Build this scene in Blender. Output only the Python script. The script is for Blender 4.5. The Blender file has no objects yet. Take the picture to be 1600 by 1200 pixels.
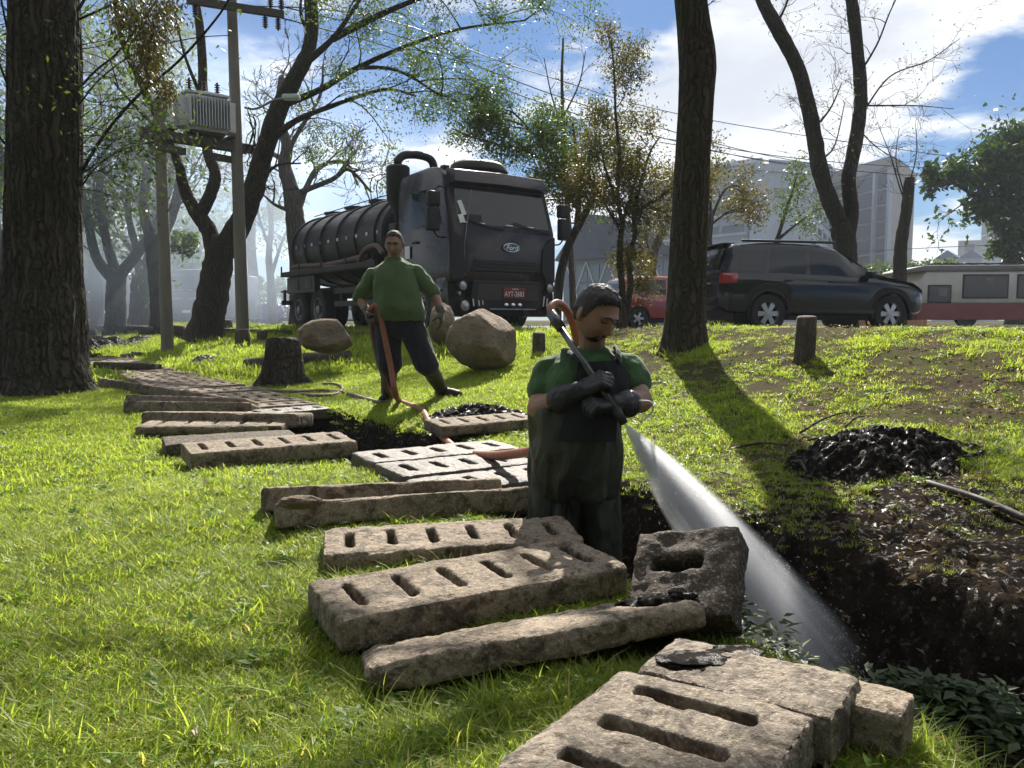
import bpy, bmesh, math, random
import numpy as np
from mathutils import Vector, Matrix, Quaternion, noise

R = math.radians
scene = bpy.context.scene
col = scene.collection
random.seed(7)
rng = np.random.default_rng(7)

# ------------------------------------------------------------------ camera, sky, sun, exposure
FPX, HCAM = 1245.0, 0.90            # focal length in photo pixels (1600 wide), camera height above the lawn
PITCH = math.atan(100 / FPX)
cam_d = bpy.data.cameras.new('camera')
cam = bpy.data.objects.new('camera', cam_d); col.objects.link(cam)
cam.location = (0, 0, HCAM); cam.rotation_euler = (math.pi / 2 - PITCH, 0, 0)
cam_d.sensor_width = 36.0; cam_d.lens = 36.0 * FPX / 1600.0
cam_d.clip_start = 0.05; cam_d.clip_end = 2000
scene.camera = cam

SUN_AZ, SUN_EL = R(6.0), R(40.0)     # azimuth from +Y towards +X
SUN_V = Vector((math.sin(SUN_AZ) * math.cos(SUN_EL), math.cos(SUN_AZ) * math.cos(SUN_EL), math.sin(SUN_EL)))
sl = bpy.data.lights.new('sun', 'SUN'); sl.energy = 5.0; sl.angle = R(0.53); sl.color = (1.0, 0.94, 0.84)
sun = bpy.data.objects.new('sun', sl); col.objects.link(sun)
sun.rotation_euler = SUN_V.to_track_quat('Z', 'Y').to_euler()

world = bpy.data.worlds.new('World'); scene.world = world; world.use_nodes = True
def build_world():
    nt = world.node_tree; N = nt.nodes; L = nt.links; N.clear()
    out = N.new('ShaderNodeOutputWorld')
    bg = N.new('ShaderNodeBackground'); bg.inputs['Strength'].default_value = 0.05
    sky = N.new('ShaderNodeTexSky'); sky.sky_type = 'NISHITA'; sky.sun_disc = False
    sky.sun_elevation = SUN_EL; sky.sun_rotation = SUN_AZ
    sky.air_density = 1.1; sky.dust_density = 0.35; sky.ozone_density = 2.5
    tc = N.new('ShaderNodeTexCoord')
    sep = N.new('ShaderNodeSeparateXYZ'); L.new(tc.outputs['Generated'], sep.inputs[0])
    def math_(op, a, b=None, clamp=False):
        m = N.new('ShaderNodeMath'); m.operation = op; m.use_clamp = clamp
        for i, v in enumerate((a, b)):
            if v is None: continue
            if isinstance(v, (int, float)): m.inputs[i].default_value = v
            else: L.new(v, m.inputs[i])
        return m.outputs[0]
    zc = math_('ADD', math_('MAXIMUM', sep.outputs[2], 0.0), 0.16)
    cx = math_('DIVIDE', sep.outputs[0], zc); cy = math_('DIVIDE', sep.outputs[1], zc)
    com = N.new('ShaderNodeCombineXYZ'); L.new(cx, com.inputs[0]); L.new(cy, com.inputs[1]); com.inputs[2].default_value = CLOUD_Z
    def fbm(off, scale, detail=10.0, rough=0.58):
        ad = N.new('ShaderNodeVectorMath'); ad.operation = 'ADD'; L.new(com.outputs[0], ad.inputs[0]); ad.inputs[1].default_value = off
        n = N.new('ShaderNodeTexNoise'); n.inputs['Scale'].default_value = scale; n.inputs['Detail'].default_value = detail
        n.inputs['Roughness'].default_value = rough; n.inputs['Distortion'].default_value = 0.15
        L.new(ad.outputs[0], n.inputs['Vector']); return n.outputs['Fac']
    def ramp(fac, a, b):
        r = N.new('ShaderNodeMapRange'); r.interpolation_type = 'SMOOTHSTEP'
        r.inputs['From Min'].default_value = a; r.inputs['From Max'].default_value = b; L.new(fac, r.inputs['Value']); return r.outputs[0]
    base = fbm((CLOUD_OFF[0], CLOUD_OFF[1], 0), 0.62)
    cov = ramp(base, 0.478, 0.545)
    lit = fbm((CLOUD_OFF[0] + 0.05, CLOUD_OFF[1] + 0.22, 0), 0.62)       # the same field sampled towards the sun: thick there = grey here
    shade = ramp(math_('SUBTRACT', lit, math_('MULTIPLY', base, 0.45)), 0.24, 0.40)
    mixc = N.new('ShaderNodeMix'); mixc.data_type = 'RGBA'; L.new(shade, mixc.inputs[0])
    mixc.inputs[6].default_value = (10.2, 10.3, 10.5, 1); mixc.inputs[7].default_value = (6.6, 7.0, 7.7, 1)
    mx = N.new('ShaderNodeMix'); mx.data_type = 'RGBA'; L.new(math_('MULTIPLY', cov, 0.97), mx.inputs[0])
    tint = N.new('ShaderNodeMix'); tint.data_type = 'RGBA'; tint.blend_type = 'MULTIPLY'; tint.inputs[0].default_value = 1.0; tint.inputs[7].default_value = (0.31, 0.47, 0.68, 1); L.new(sky.outputs[0], tint.inputs[6])
    L.new(tint.outputs[2], mx.inputs[6]); L.new(mixc.outputs[2], mx.inputs[7])
    L.new(mx.outputs[2], bg.inputs['Color']); L.new(bg.outputs[0], out.inputs[0])
CLOUD_OFF, CLOUD_Z = (8.378, 8.619), 0.0
build_world()

scene.view_settings.view_transform = 'Standard'; scene.view_settings.look = 'None'
scene.view_settings.gamma = 1.0; scene.view_settings.use_curve_mapping = False
scene.view_settings.exposure = 1.25
scene.render.engine = 'CYCLES'
scene.cycles.max_bounces = 8; scene.cycles.transparent_max_bounces = 12; scene.cycles.volume_bounces = 1
scene.cycles.diffuse_bounces = 3; scene.cycles.glossy_bounces = 3; scene.cycles.transmission_bounces = 5
scene.cycles.adaptive_threshold = 0.02; scene.cycles.use_denoising = True; scene.cycles.sample_clamp_indirect = 6.0
scene.cycles.volume_step_rate = 1.0; scene.cycles.volume_max_steps = 128

# ------------------------------------------------------------------ helpers
def ray(x, y):
    u = (600 - y) / FPX
    return Vector(((x - 800) / FPX, math.cos(PITCH) + u * math.sin(PITCH), -math.sin(PITCH) + u * math.cos(PITCH)))
def at(x, y, Y):
    d = ray(x, y); return Vector((0, 0, HCAM)) + d * (Y / d.y)
def atz(x, y, z):
    d = ray(x, y); return Vector((0, 0, HCAM)) + d * ((z - HCAM) / d.z)

def tag(o, label=None, cat=None, group=None, kind=None):
    for k, v in (('label', label), ('category', cat), ('group', group), ('kind', kind)):
        if v is not None: o[k] = v
    return o
def empty(name, loc=(0, 0, 0), rz=0.0, label=None, cat=None, group=None, kind=None):
    o = bpy.data.objects.new(name, None); col.objects.link(o); o.location = loc; o.rotation_euler = (0, 0, rz)
    o.empty_display_size = 0.1
    return tag(o, label, cat, group, kind)
def link(name, me, mat=None, parent=None, smooth=False):
    if mat is not None:
        for m in (mat if isinstance(mat, (list, tuple)) else [mat]): me.materials.append(m)
    if smooth: me.polygons.foreach_set('use_smooth', np.ones(len(me.polygons), dtype=bool))
    o = bpy.data.objects.new(name, me); col.objects.link(o)
    if parent is not None: o.parent = parent
    return o
def mesh_np(name, V, Fq):
    """mesh from numpy vertices (n,3) and faces (m,k)"""
    me = bpy.data.meshes.new(name); V = np.asarray(V, dtype=np.float32); Fq = np.asarray(Fq, dtype=np.int32)
    m, k = Fq.shape
    me.vertices.add(len(V)); me.vertices.foreach_set('co', V.ravel())
    me.loops.add(m * k); me.loops.foreach_set('vertex_index', Fq.ravel())
    me.polygons.add(m); me.polygons.foreach_set('loop_start', np.arange(0, m * k, k, dtype=np.int32))
    me.update(calc_edges=True); return me
def copy_tree(o, parent=None):
    c = o.copy(); col.objects.link(c); c.parent = parent
    for ch in o.children: copy_tree(ch, c)
    return c

class MB:
    """collects shapes; build() links them as one mesh object"""
    def __init__(s): s.v = []; s.f = []; s.m = []; s.cm = 0
    def add(s, vs, fs):
        b = len(s.v); s.v.extend([tuple(v) for v in vs])
        for f in fs: s.f.append(tuple(b + i for i in f)); s.m.append(s.cm)
        return s
    def box(s, c, size, rot=None, taper=None):
        x, y, z = (k / 2 for k in size); vs = []
        for sz in (-1, 1):
            t = 1.0 if (taper is None or sz < 0) else taper
            for sx, sy in ((-1, -1), (1, -1), (1, 1), (-1, 1)): vs.append(Vector((sx * x * t, sy * y * t, sz * z)))
        if rot is not None: vs = [rot @ v for v in vs]
        c = Vector(c)
        return s.add([v + c for v in vs], [(0, 3, 2, 1), (4, 5, 6, 7), (0, 1, 5, 4), (1, 2, 6, 5), (2, 3, 7, 6), (3, 0, 4, 7)])
    def prism(s, poly, axis, a, b):
        """poly: 2D points; extruded along axis ('x','y','z') from a to b"""
        def P(u, v, w): return {'x': (w, u, v), 'y': (u, w, v), 'z': (u, v, w)}[axis]
        n = len(poly); vs = [P(u, v, a) for u, v in poly] + [P(u, v, b) for u, v in poly]
        fs = [tuple(range(n))[::-1], tuple(range(n, 2 * n))] + [(i, (i + 1) % n, n + (i + 1) % n, n + i) for i in range(n)]
        return s.add(vs, fs)
    def tube(s, pts, rad, n=8, cap=True, squash=1.0):
        pts = [Vector(p) for p in pts]; k = len(pts)
        if isinstance(rad, (int, float)): rad = [rad] * k
        t0 = (pts[1] - pts[0]).normalized()
        u = t0.orthogonal().normalized(); vs = []
        for i, p in enumerate(pts):
            t = (pts[min(i + 1, k - 1)] - pts[max(i - 1, 0)])
            t = t.normalized() if t.length > 1e-9 else t0
            u = u - t * u.dot(t); u = u.normalized() if u.length > 1e-6 else t.orthogonal().normalized()
            w = t.cross(u)
            for j in range(n):
                a = 2 * math.pi * j / n
                vs.append(p + (u * math.cos(a) + w * math.sin(a) * squash) * rad[i])
        fs = [(i * n + j, i * n + (j + 1) % n, (i + 1) * n + (j + 1) % n, (i + 1) * n + j) for i in range(k - 1) for j in range(n)]
        if cap: fs += [tuple(range(n))[::-1], tuple(range((k - 1) * n, k * n))]
        return s.add(vs, fs)
    def lathe(s, prof, origin=(0, 0, 0), axis=(0, 0, 1), n=24, capped=True):
        """prof: (radius, height) along axis"""
        ax = Vector(axis).normalized(); u = ax.orthogonal().normalized(); w = ax.cross(u); o = Vector(origin); vs = []
        for r, h in prof:
            for j in range(n):
                a = 2 * math.pi * j / n; vs.append(o + ax * h + (u * math.cos(a) + w * math.sin(a)) * r)
        k = len(prof)
        fs = [(i * n + j, i * n + (j + 1) % n, (i + 1) * n + (j + 1) % n, (i + 1) * n + j) for i in range(k - 1) for j in range(n)]
        if capped: fs += [tuple(range(n))[::-1], tuple(range((k - 1) * n, k * n))]
        return s.add(vs, fs)
    def ell(s, c, r, rot=None, nu=16, nv=10):
        c = Vector(c); vs = []; r = (r, r, r) if isinstance(r, (int, float)) else r
        for i in range(nv + 1):
            ph = math.pi * i / nv
            for j in range(nu):
                a = 2 * math.pi * j / nu
                v = Vector((r[0] * math.sin(ph) * math.cos(a), r[1] * math.sin(ph) * math.sin(a), r[2] * math.cos(ph)))
                vs.append((rot @ v if rot is not None else v) + c)
        fs = [(i * nu + j, (i + 1) * nu + j, (i + 1) * nu + (j + 1) % nu, i * nu + (j + 1) % nu) for i in range(nv) for j in range(nu)]
        return s.add(vs, fs)
    def capsule(s, a, b, ra, rb, n=14):
        a, b = Vector(a), Vector(b); d = b - a; L = d.length; ax = d.normalized()
        prof = []
        for i in range(7):
            th = math.pi / 2 * (1 - i / 6); prof.append((max(ra * math.cos(th), 1e-4), -ra * math.sin(th)))
        for i in range(7):
            th = math.pi / 2 * i / 6; prof.append((max(rb * math.cos(th), 1e-4), L + rb * math.sin(th)))
        return s.lathe(prof, a, ax, n)
    def mesh(s, name='m'):
        me = bpy.data.meshes.new(name); me.from_pydata(s.v, [], s.f); me.update()
        if s.cm or any(s.m): me.polygons.foreach_set('material_index', s.m)
        return me
    def build(s, name, mat=None, parent=None, smooth=False, bevel=0.0, fix=True, segs=2, angle=None):
        me = s.mesh(name)
        bm = bmesh.new(); bm.from_mesh(me)
        if fix: bmesh.ops.recalc_face_normals(bm, faces=bm.faces)
        if bevel > 0:
            bmesh.ops.remove_doubles(bm, verts=bm.verts, dist=1e-5)
            ed = [e for e in bm.edges if len(e.link_faces) == 2 and e.calc_face_angle(0) > R(28)]
            bmesh.ops.bevel(bm, geom=ed, offset=bevel, segments=segs, profile=0.5, affect='EDGES', clamp_overlap=True)
        bm.to_mesh(me); bm.free()
        if angle is not None:
            me.polygons.foreach_set('use_smooth', np.ones(len(me.polygons), dtype=bool))
            me.set_sharp_from_angle(angle=R(angle))
        return link(name, me, mat, parent, smooth)

def crs(pts, k=6):
    """Catmull-Rom resample"""
    P = [Vector(p) for p in pts]
    if len(P) < 3: return [P[0].lerp(P[-1], i / k) for i in range(k + 1)]
    P = [P[0] * 2 - P[1]] + P + [P[-1] * 2 - P[-2]]; out = []
    for i in range(1, len(P) - 2):
        for j in range(k):
            t = j / k; a, b, c, d = P[i - 1], P[i], P[i + 1], P[i + 2]
            out.append(0.5 * ((2 * b) + (c - a) * t + (2 * a - 5 * b + 4 * c - d) * t * t + (3 * b - a - 3 * c + d) * t ** 3))
    out.append(P[-2]); return out

def remesh(mb_or_me, voxel, smooth_it=2, fac=0.5):
    """voxel-union of overlapping shapes into one continuous surface (evaluated once, plain mesh back)"""
    me = mb_or_me.mesh('tmp') if isinstance(mb_or_me, MB) else mb_or_me
    bm = bmesh.new(); bm.from_mesh(me); bmesh.ops.recalc_face_normals(bm, faces=bm.faces); bm.to_mesh(me); bm.free()
    o = bpy.data.objects.new('tmp', me); col.objects.link(o)
    m = o.modifiers.new('r', 'REMESH'); m.mode = 'VOXEL'; m.voxel_size = voxel
    if smooth_it:
        s = o.modifiers.new('s', 'SMOOTH'); s.iterations = smooth_it; s.factor = fac
    bpy.context.view_layer.update()
    dg = bpy.context.evaluated_depsgraph_get()
    out = bpy.data.meshes.new_from_object(o.evaluated_get(dg))
    bpy.data.objects.remove(o); bpy.data.meshes.remove(me)
    return out
def verts_of(me):
    a = np.empty(len(me.vertices) * 3, dtype=np.float32); me.vertices.foreach_get('co', a); return a.reshape(-1, 3).astype(np.float64)
def normals_of(me):
    a = np.empty(len(me.vertices) * 3, dtype=np.float32); me.vertices.foreach_get('normal', a); return a.reshape(-1, 3).astype(np.float64)
def set_verts(me, V):
    me.vertices.foreach_set('co', np.asarray(V, dtype=np.float32).ravel()); me.update()
_perm = np.random.default_rng(3).integers(0, 2 ** 31, 4096)
def vnoise(P, scale=1.0, seed=0):
    """vectorised value noise in -1..1"""
    P = np.asarray(P, dtype=np.float64) * scale + seed * 17.31
    I = np.floor(P).astype(np.int64); Fp = P - I; Fp = Fp * Fp * (3 - 2 * Fp); out = np.zeros(len(P))
    for dx in (0, 1):
        for dy in (0, 1):
            for dz in (0, 1):
                h = _perm[(I[:, 0] + dx) & 4095]; h = _perm[(h + I[:, 1] + dy) & 4095]; h = _perm[(h + I[:, 2] + dz) & 4095]
                w = (Fp[:, 0] if dx else 1 - Fp[:, 0]) * (Fp[:, 1] if dy else 1 - Fp[:, 1]) * (Fp[:, 2] if dz else 1 - Fp[:, 2])
                out += w * ((h & 0xFFFF) / 32767.5 - 1)
    return out
def fnoise(P, scale=1.0, oct=4, seed=0, gain=0.5):
    a, s, o, tot = 1.0, scale, 0, 0
    for i in range(oct): o = o + a * vnoise(P, s, seed + i); tot += a; a *= gain; s *= 2.03
    return o / tot

# ------------------------------------------------------------------ materials
class NT:
    def __init__(s, name):
        s.mat = bpy.data.materials.new(name); s.mat.use_nodes = True; s.t = s.mat.node_tree
        s.N = s.t.nodes; s.L = s.t.links; s.b = s.N['Principled BSDF']; s.out = s.N['Material Output']
        s.tc = s.N.new('ShaderNodeTexCoord')
    def n(s, t, **kw):
        nd = s.N.new(t)
        for k, v in kw.items(): setattr(nd, k, v)
        return nd
    def setin(s, sock, v):
        if hasattr(v, 'links') or hasattr(v, 'is_linked'): s.L.new(v, sock)
        else: sock.default_value = v
    def coords(s, scale=(1, 1, 1), space='Object'):
        mp = s.n('ShaderNodeMapping'); mp.inputs['Scale'].default_value = scale; s.L.new(s.tc.outputs[space], mp.inputs[0]); return mp.outputs[0]
    def noise(s, scale, detail=4, rough=0.55, vec=None, dist=0.0):
        nd = s.n('ShaderNodeTexNoise'); nd.inputs['Scale'].default_value = scale; nd.inputs['Detail'].default_value = detail
        nd.inputs['Roughness'].default_value = rough; nd.inputs['Distortion'].default_value = dist
        s.L.new(vec if vec is not None else s.tc.outputs['Object'], nd.inputs['Vector']); return nd.outputs['Fac']
    def rng(s, fac, a, b, c=0.0, d=1.0):
        r = s.n('ShaderNodeMapRange'); s.L.new(fac, r.inputs[0])
        for i, v in zip((1, 2, 3, 4), (a, b, c, d)): r.inputs[i].default_value = v
        return r.outputs[0]
    def mix(s, fac, a, b, blend='MIX'):
        m = s.n('ShaderNodeMix', data_type='RGBA', blend_type=blend)
        s.setin(m.inputs[0], fac)
        for i, v in ((6, a), (7, b)):
            if isinstance(v, (tuple, list)): m.inputs[i].default_value = (*v[:3], 1)
            else: s.L.new(v, m.inputs[i])
        return m.outputs[2]
    def math(s, op, a, b=0.0):
        m = s.n('ShaderNodeMath', operation=op); s.setin(m.inputs[0], a); s.setin(m.inputs[1], b); return m.outputs[0]
    def bump(s, h, strength=0.3, dist=0.01):
        b = s.n('ShaderNodeBump'); b.inputs['Strength'].default_value = strength; b.inputs['Distance'].default_value = dist
        s.L.new(h, b.inputs['Height']); s.L.new(b.outputs[0], s.b.inputs['Normal']); return b.outputs[0]
    def col(s, v):
        if isinstance(v, (tuple, list)): s.b.inputs['Base Color'].default_value = (*v[:3], 1)
        else: s.L.new(v, s.b.inputs['Base Color'])
    def rough(s, v): s.setin(s.b.inputs['Roughness'], v)

def mat_basic(name, c1, c2=None, scale=4.0, rough=0.6, bump=0.0, bscale=None, bdist=0.01, metal=0.0, coat=0.0, stretch=(1, 1, 1), spec=0.5, detail=5, rv=0.1):
    m = NT(name); vec = m.coords(stretch)
    c2 = c2 or tuple(min(1, k * 0.7) for k in c1)
    f = m.noise(scale, detail, 0.6, vec)
    m.col(m.mix(m.rng(f, 0.3, 0.7), c1, c2)); m.rough(m.rng(f, 0.3, 0.7, max(0.03, rough - rv), min(1, rough + rv)))
    m.b.inputs['Metallic'].default_value = metal; m.b.inputs['Coat Weight'].default_value = coat; m.b.inputs['Coat Roughness'].default_value = 0.12
    m.b.inputs['Specular IOR Level'].default_value = spec
    if bump: m.bump(m.noise(bscale or scale * 4, 6, 0.6, vec), bump, bdist)
    return m.mat

def mat_leaf(name, c1, c2, trans=0.45, rough=0.45, tint=(1.15, 1.25, 0.5), attr='tint'):
    """thin leaf: reflective + translucent, tone varies from leaf to leaf"""
    m = NT(name)
    a = m.n('ShaderNodeAttribute', attribute_name=attr)
    c = m.mix(a.outputs['Fac'], c1, c2)
    m.col(c); m.rough(rough); m.b.inputs['Specular IOR Level'].default_value = 0.35
    tr = m.n('ShaderNodeBsdfTranslucent'); m.L.new(m.mix(1.0, c, tint, 'MULTIPLY'), tr.inputs[0])
    mx = m.n('ShaderNodeMixShader'); mx.inputs[0].default_value = trans
    m.L.new(m.b.outputs[0], mx.inputs[1]); m.L.new(tr.outputs[0], mx.inputs[2]); m.L.new(mx.outputs[0], m.out.inputs[0])
    return m.mat

def mat_bark(name, c1, c2, moss=None, vs=0.12, scale=14.0, dist=0.03, strength=0.9):
    m = NT(name); vec = m.coords((1, 1, vs))
    f = m.noise(scale, 7, 0.65, vec, 0.4); g = m.noise(2.3, 4, 0.6)
    v = m.n('ShaderNodeTexVoronoi', feature='DISTANCE_TO_EDGE'); v.inputs['Scale'].default_value = scale * 1.1
    wv = m.n('ShaderNodeVectorMath', operation='ADD'); m.L.new(vec, wv.inputs[0])
    nz = m.n('ShaderNodeTexNoise'); nz.inputs['Scale'].default_value = 6; m.L.new(m.tc.outputs['Object'], nz.inputs[0])
    sc = m.n('ShaderNodeVectorMath', operation='SCALE'); m.L.new(nz.outputs['Color'], sc.inputs[0]); sc.inputs['Scale'].default_value = 0.12
    m.L.new(sc.outputs[0], wv.inputs[1]); m.L.new(wv.outputs[0], v.inputs['Vector'])
    crack = m.rng(v.outputs['Distance'], 0.0, 0.22)
    c = m.mix(m.rng(f, 0.3, 0.7), c1, c2); c = m.mix(m.rng(crack, 0, 1, 0.55, 0.0), c, tuple(k * 0.35 for k in c1))
    if moss: c = m.mix(m.rng(g, 0.48, 0.68, 0, 0.8), c, moss)
    m.col(c); m.rough(0.92); m.b.inputs['Specular IOR Level'].default_value = 0.2
    m.bump(m.math('ADD', m.math('MULTIPLY', f, 0.5), crack), strength, dist)
    return m.mat
# ------------------------------------------------------------------ terrain
DITCH = np.array([(3.2, -3.0), (1.95, 0.2), (1.50, 1.25), (1.22, 2.05), (0.70, 3.15), (0.28, 3.85), (-0.74, 5.5), (-2.3, 7.6), (-7.0, 14.6), (-13.0, 23.5), (-34, 56), (-120, 190)])
HALF = 0.40
def ditch_d(X, Y):
    """signed distance from the drain's centre line, positive on the bank (far / right) side"""
    P = np.stack([X, Y], -1); best = np.full(X.shape, 1e9); sign = np.ones(X.shape)
    for a, b in zip(DITCH[:-1], DITCH[1:]):
        d = b - a; L2 = d @ d; w = P - a
        t = np.clip((w @ d) / L2, 0, 1); q = w - t[..., None] * d
        dist = np.sqrt((q ** 2).sum(-1)); s = np.where(d[0] * w[..., 1] - d[1] * w[..., 0] > 0, -1.0, 1.0)
        up = dist < best - 1e-9; best = np.where(up, dist, best); sign = np.where(up, s, sign)
    return best * sign
def smooth(a, b, x):
    t = np.clip((x - a) / (b - a), 0, 1); return t * t * (3 - 2 * t)
def GZ(X, Y, fine=True):
    X = np.asarray(X, float); Y = np.asarray(Y, float)
    d = ditch_d(X, Y); p = d - HALF
    crest = 0.66 + 0.135 * smooth(0.3, 2.5, X) * (1 - smooth(11.5, 14, Y))
    bank = np.interp(p, [-1, 0, .8, 1.2, 2.0, 2.75, 3.4, 4.2], [0, .03, .085, .13, .26, .42, .64, .80])
    bank = bank * crest / 0.80
    flat = 0.645
    bank = np.where(p > 4.2, crest + (flat - crest) * smooth(4.8, 7.0, p), bank)
    P3 = np.stack([X.ravel(), Y.ravel(), np.zeros(X.size)], -1)
    n = (vnoise(P3, 0.9, 1) * 0.035 + vnoise(P3, 2.7, 2) * 0.016).reshape(X.shape)
    road = smooth(5.5, 7.0, p)
    z = bank + n * (1 - road)
    if fine: z = z + (vnoise(P3, 9, 4) * 0.006 + vnoise(P3, 23, 5) * 0.004).reshape(X.shape) * (1 - road)
    # open drain: steep wet walls and a flat muddy bed
    edge = HALF + (vnoise(P3, 2.2, 7) * 0.05 + vnoise(P3, 7, 8) * 0.03).reshape(X.shape)
    k = smooth(edge + 0.06, edge - 0.20, np.abs(d))
    mz = np.exp(-(((X - 1.6) / .9) ** 2 + ((Y - 3.0) / 1.2) ** 2)) * (d > 0)
    if fine: z = z + mz * ((1 - np.abs(fnoise(P3, 7, 3, 41, .6)) * 2.4) * .04 + fnoise(P3, 30, 2, 43) * .012).reshape(X.shape)
    bed = -0.66 + (vnoise(P3, 6, 9) * 0.03).reshape(X.shape)
    z = z * (1 - k) + bed * k
    return z
def gz(x, y): return float(GZ(np.array([x]), np.array([y]))[0])
def on(x, y, lo=1.0, hi=80.0):
    """where the sight line through photo pixel (x, y) meets the terrain (open drain ignored)"""
    d = ray(x, y); o = Vector((0, 0, HCAM)); ts = np.linspace(lo, hi, 4000)
    X, Y, Z = o.x + d.x * ts, o.y + d.y * ts, o.z + d.z * ts
    g = np.maximum(GZ(X, Y, False), -0.02); i = np.argmax(Z <= g)
    if Z[i] > g[i]: i = len(ts) - 1
    return Vector((X[i], Y[i], g[i]))

def lines(a, b, lo, hi, step, grow):
    """grid lines from a to b, spaced `step` in lo..hi and growing outside"""
    c = list(np.arange(lo, hi + 1e-6, step)); s = step; x = hi
    while x < b: s *= grow; x += s; c.append(min(x, b))
    s = step; x = lo; pre = []
    while x > a: s *= grow; x -= s; pre.append(max(x, a))
    return np.array(sorted(set(pre + c)))
def build_ground():
    xs = lines(-420, 420, -1.6, 2.6, 0.028, 1.05); ys = lines(-24, 640, 1.2, 6.2, 0.028, 1.045)
    X, Y = np.meshgrid(xs, ys); Z = GZ(X, Y); nx, ny = len(xs), len(ys)
    V = np.stack([X.ravel(), Y.ravel(), Z.ravel()], -1)
    i = np.arange(ny - 1)[:, None] * nx + np.arange(nx - 1)[None]; i = i.ravel()
    me = mesh_np('ground', V, np.stack([i, i + 1, i + nx + 1, i + nx], -1))
    d = ditch_d(X, Y).ravel(); P3 = np.stack([V[:, 0], V[:, 1], V[:, 2] * 0], -1)
    nn = vnoise(P3, 1.1, 11) * 0.45 + vnoise(P3, 3.3, 12) * 0.3 + vnoise(P3, 9, 14) * 0.2
    mud = np.clip(1.25 - np.abs(d + 0.02) / (HALF + 0.16) * 0.62 + nn * 0.5, 0, 1) ** 1.3
    mud = np.maximum(mud, smooth(HALF + .30, HALF + .12, np.abs(d) + nn * .12))
    # trodden, sludge-splashed bank on the right-hand side
    sp = np.exp(-(((V[:, 0] - 1.75) / 0.95) ** 2 + ((V[:, 1] - 3.2) / 1.2) ** 2)) * (1.35 + nn * 1.3) * (d > 0); mud = np.maximum(mud, np.clip(sp, 0, 1))
    a = me.attributes.new('mud', 'FLOAT', 'POINT'); a.data.foreach_set('value', mud.astype(np.float32))
    m = NT('ground_soil')
    at_ = m.n('ShaderNodeAttribute', attribute_name='mud').outputs['Fac']
    f = m.noise(1.1, 6, 0.6); g = m.noise(9, 6, 0.65); h = m.noise(60, 4, 0.7)
    turf = m.mix(m.rng(f, .3, .7), (0.045, 0.065, 0.014), (0.075, 0.08, 0.026))
    turf = m.mix(m.rng(g, .45, .7, 0, .75), turf, (0.085, 0.062, 0.04))
    sx = m.n('ShaderNodeSeparateXYZ'); m.L.new(m.tc.outputs['Object'], sx.inputs[0]); turf = m.mix(m.math('MULTIPLY', m.rng(sx.outputs[0], .4, 1.6), m.rng(m.noise(3.0, 5, .65), .38, .56)), turf, (0.062, 0.047, 0.032))   # bare leaf-mould soil on the right-hand bank
    turf = m.mix(m.rng(h, .5, .75, 0, .6), turf, (0.03, 0.035, 0.012))
    mudc = m.mix(m.rng(g, .35, .7), (0.010, 0.008, 0.0065), (0.034, 0.025, 0.018))
    c = m.mix(m.rng(at_, .35, .7), turf, mudc); m.col(c)
    wet = m.math('MULTIPLY', m.rng(at_, .4, .7), m.rng(m.noise(38, 4, .6), .56, .66)); m.rough(m.rng(wet, 0, 1, .95, .22)); m.L.new(m.rng(wet, 0, 1, .02, .55), m.b.inputs['Specular IOR Level'])
    m.bump(m.math('ADD', m.math('MULTIPLY', g, .6), m.math('MULTIPLY', h, .4)), 0.8, 0.03)
    o = link('ground', me, m.mat, None, True); tag(o, kind='structure')
    return o
ground = build_ground()

def build_road():
    xs = np.linspace(-90, 110, 120); V = []; F = []
    # road strip parallel to the drain behind the bank: edges at 6.6 and 15 m from the drain
    def line_at(off):
        pts = []
        for (x, y), (x2, y2) in zip([(-2.3, 7.6), (-7, 14.6), (-13, 23.5), (-34, 56)], [(-7, 14.6), (-13, 23.5), (-34, 56), (-120, 190)]):
            pass
        return off
    poly = [(-60, 96), (-18.2, 36), (-6.4, 20.5), (-2.2, 14.6), (1.2, 12.6), (6, 11.9), (30, 11.2), (120, 10), (140, 32), (40, 30), (14, 30), (2, 33), (-8, 42), (-44, 104)]
    me = bpy.data.meshes.new('road'); me.from_pydata([(x, y, 0.653) for x, y in poly], [], [tuple(range(len(poly)))]); me.update()
    mt = mat_basic('asphalt', (0.062, 0.060, 0.058), (0.04, 0.04, 0.041), 1.5, 0.85, 0.5, 80, 0.01)
    tag(link('road', me, mt), kind='structure')
build_road()

def build_water():
    """thin dark water standing in the open drain"""
    n = 120; P = []
    seg = DITCH[:9]; L = np.r_[0, np.cumsum(np.hypot(*(seg[1:] - seg[:-1]).T))]
    s = np.linspace(0, L[-1], n); cx = np.interp(s, L, seg[:, 0]); cy = np.interp(s, L, seg[:, 1])
    tx, ty = np.gradient(cx), np.gradient(cy); l = np.hypot(tx, ty); nx, ny = ty / l, -tx / l
    V = []; F = []
    for i in range(n):
        for w in (-0.36, 0.36): V.append((cx[i] + nx[i] * w, cy[i] + ny[i] * w, -0.645))
    for i in range(n - 1): F.append((2 * i, 2 * i + 1, 2 * i + 3, 2 * i + 2))
    m = NT('drain_water'); m.col((0.012, 0.010, 0.008)); m.rough(0.08); m.bump(m.noise(14, 3), 0.25, 0.02)
    me = bpy.data.meshes.new('water'); me.from_pydata(V, [], F); me.update()
    tag(link('water', me, m.mat), kind='structure')
build_water()
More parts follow.
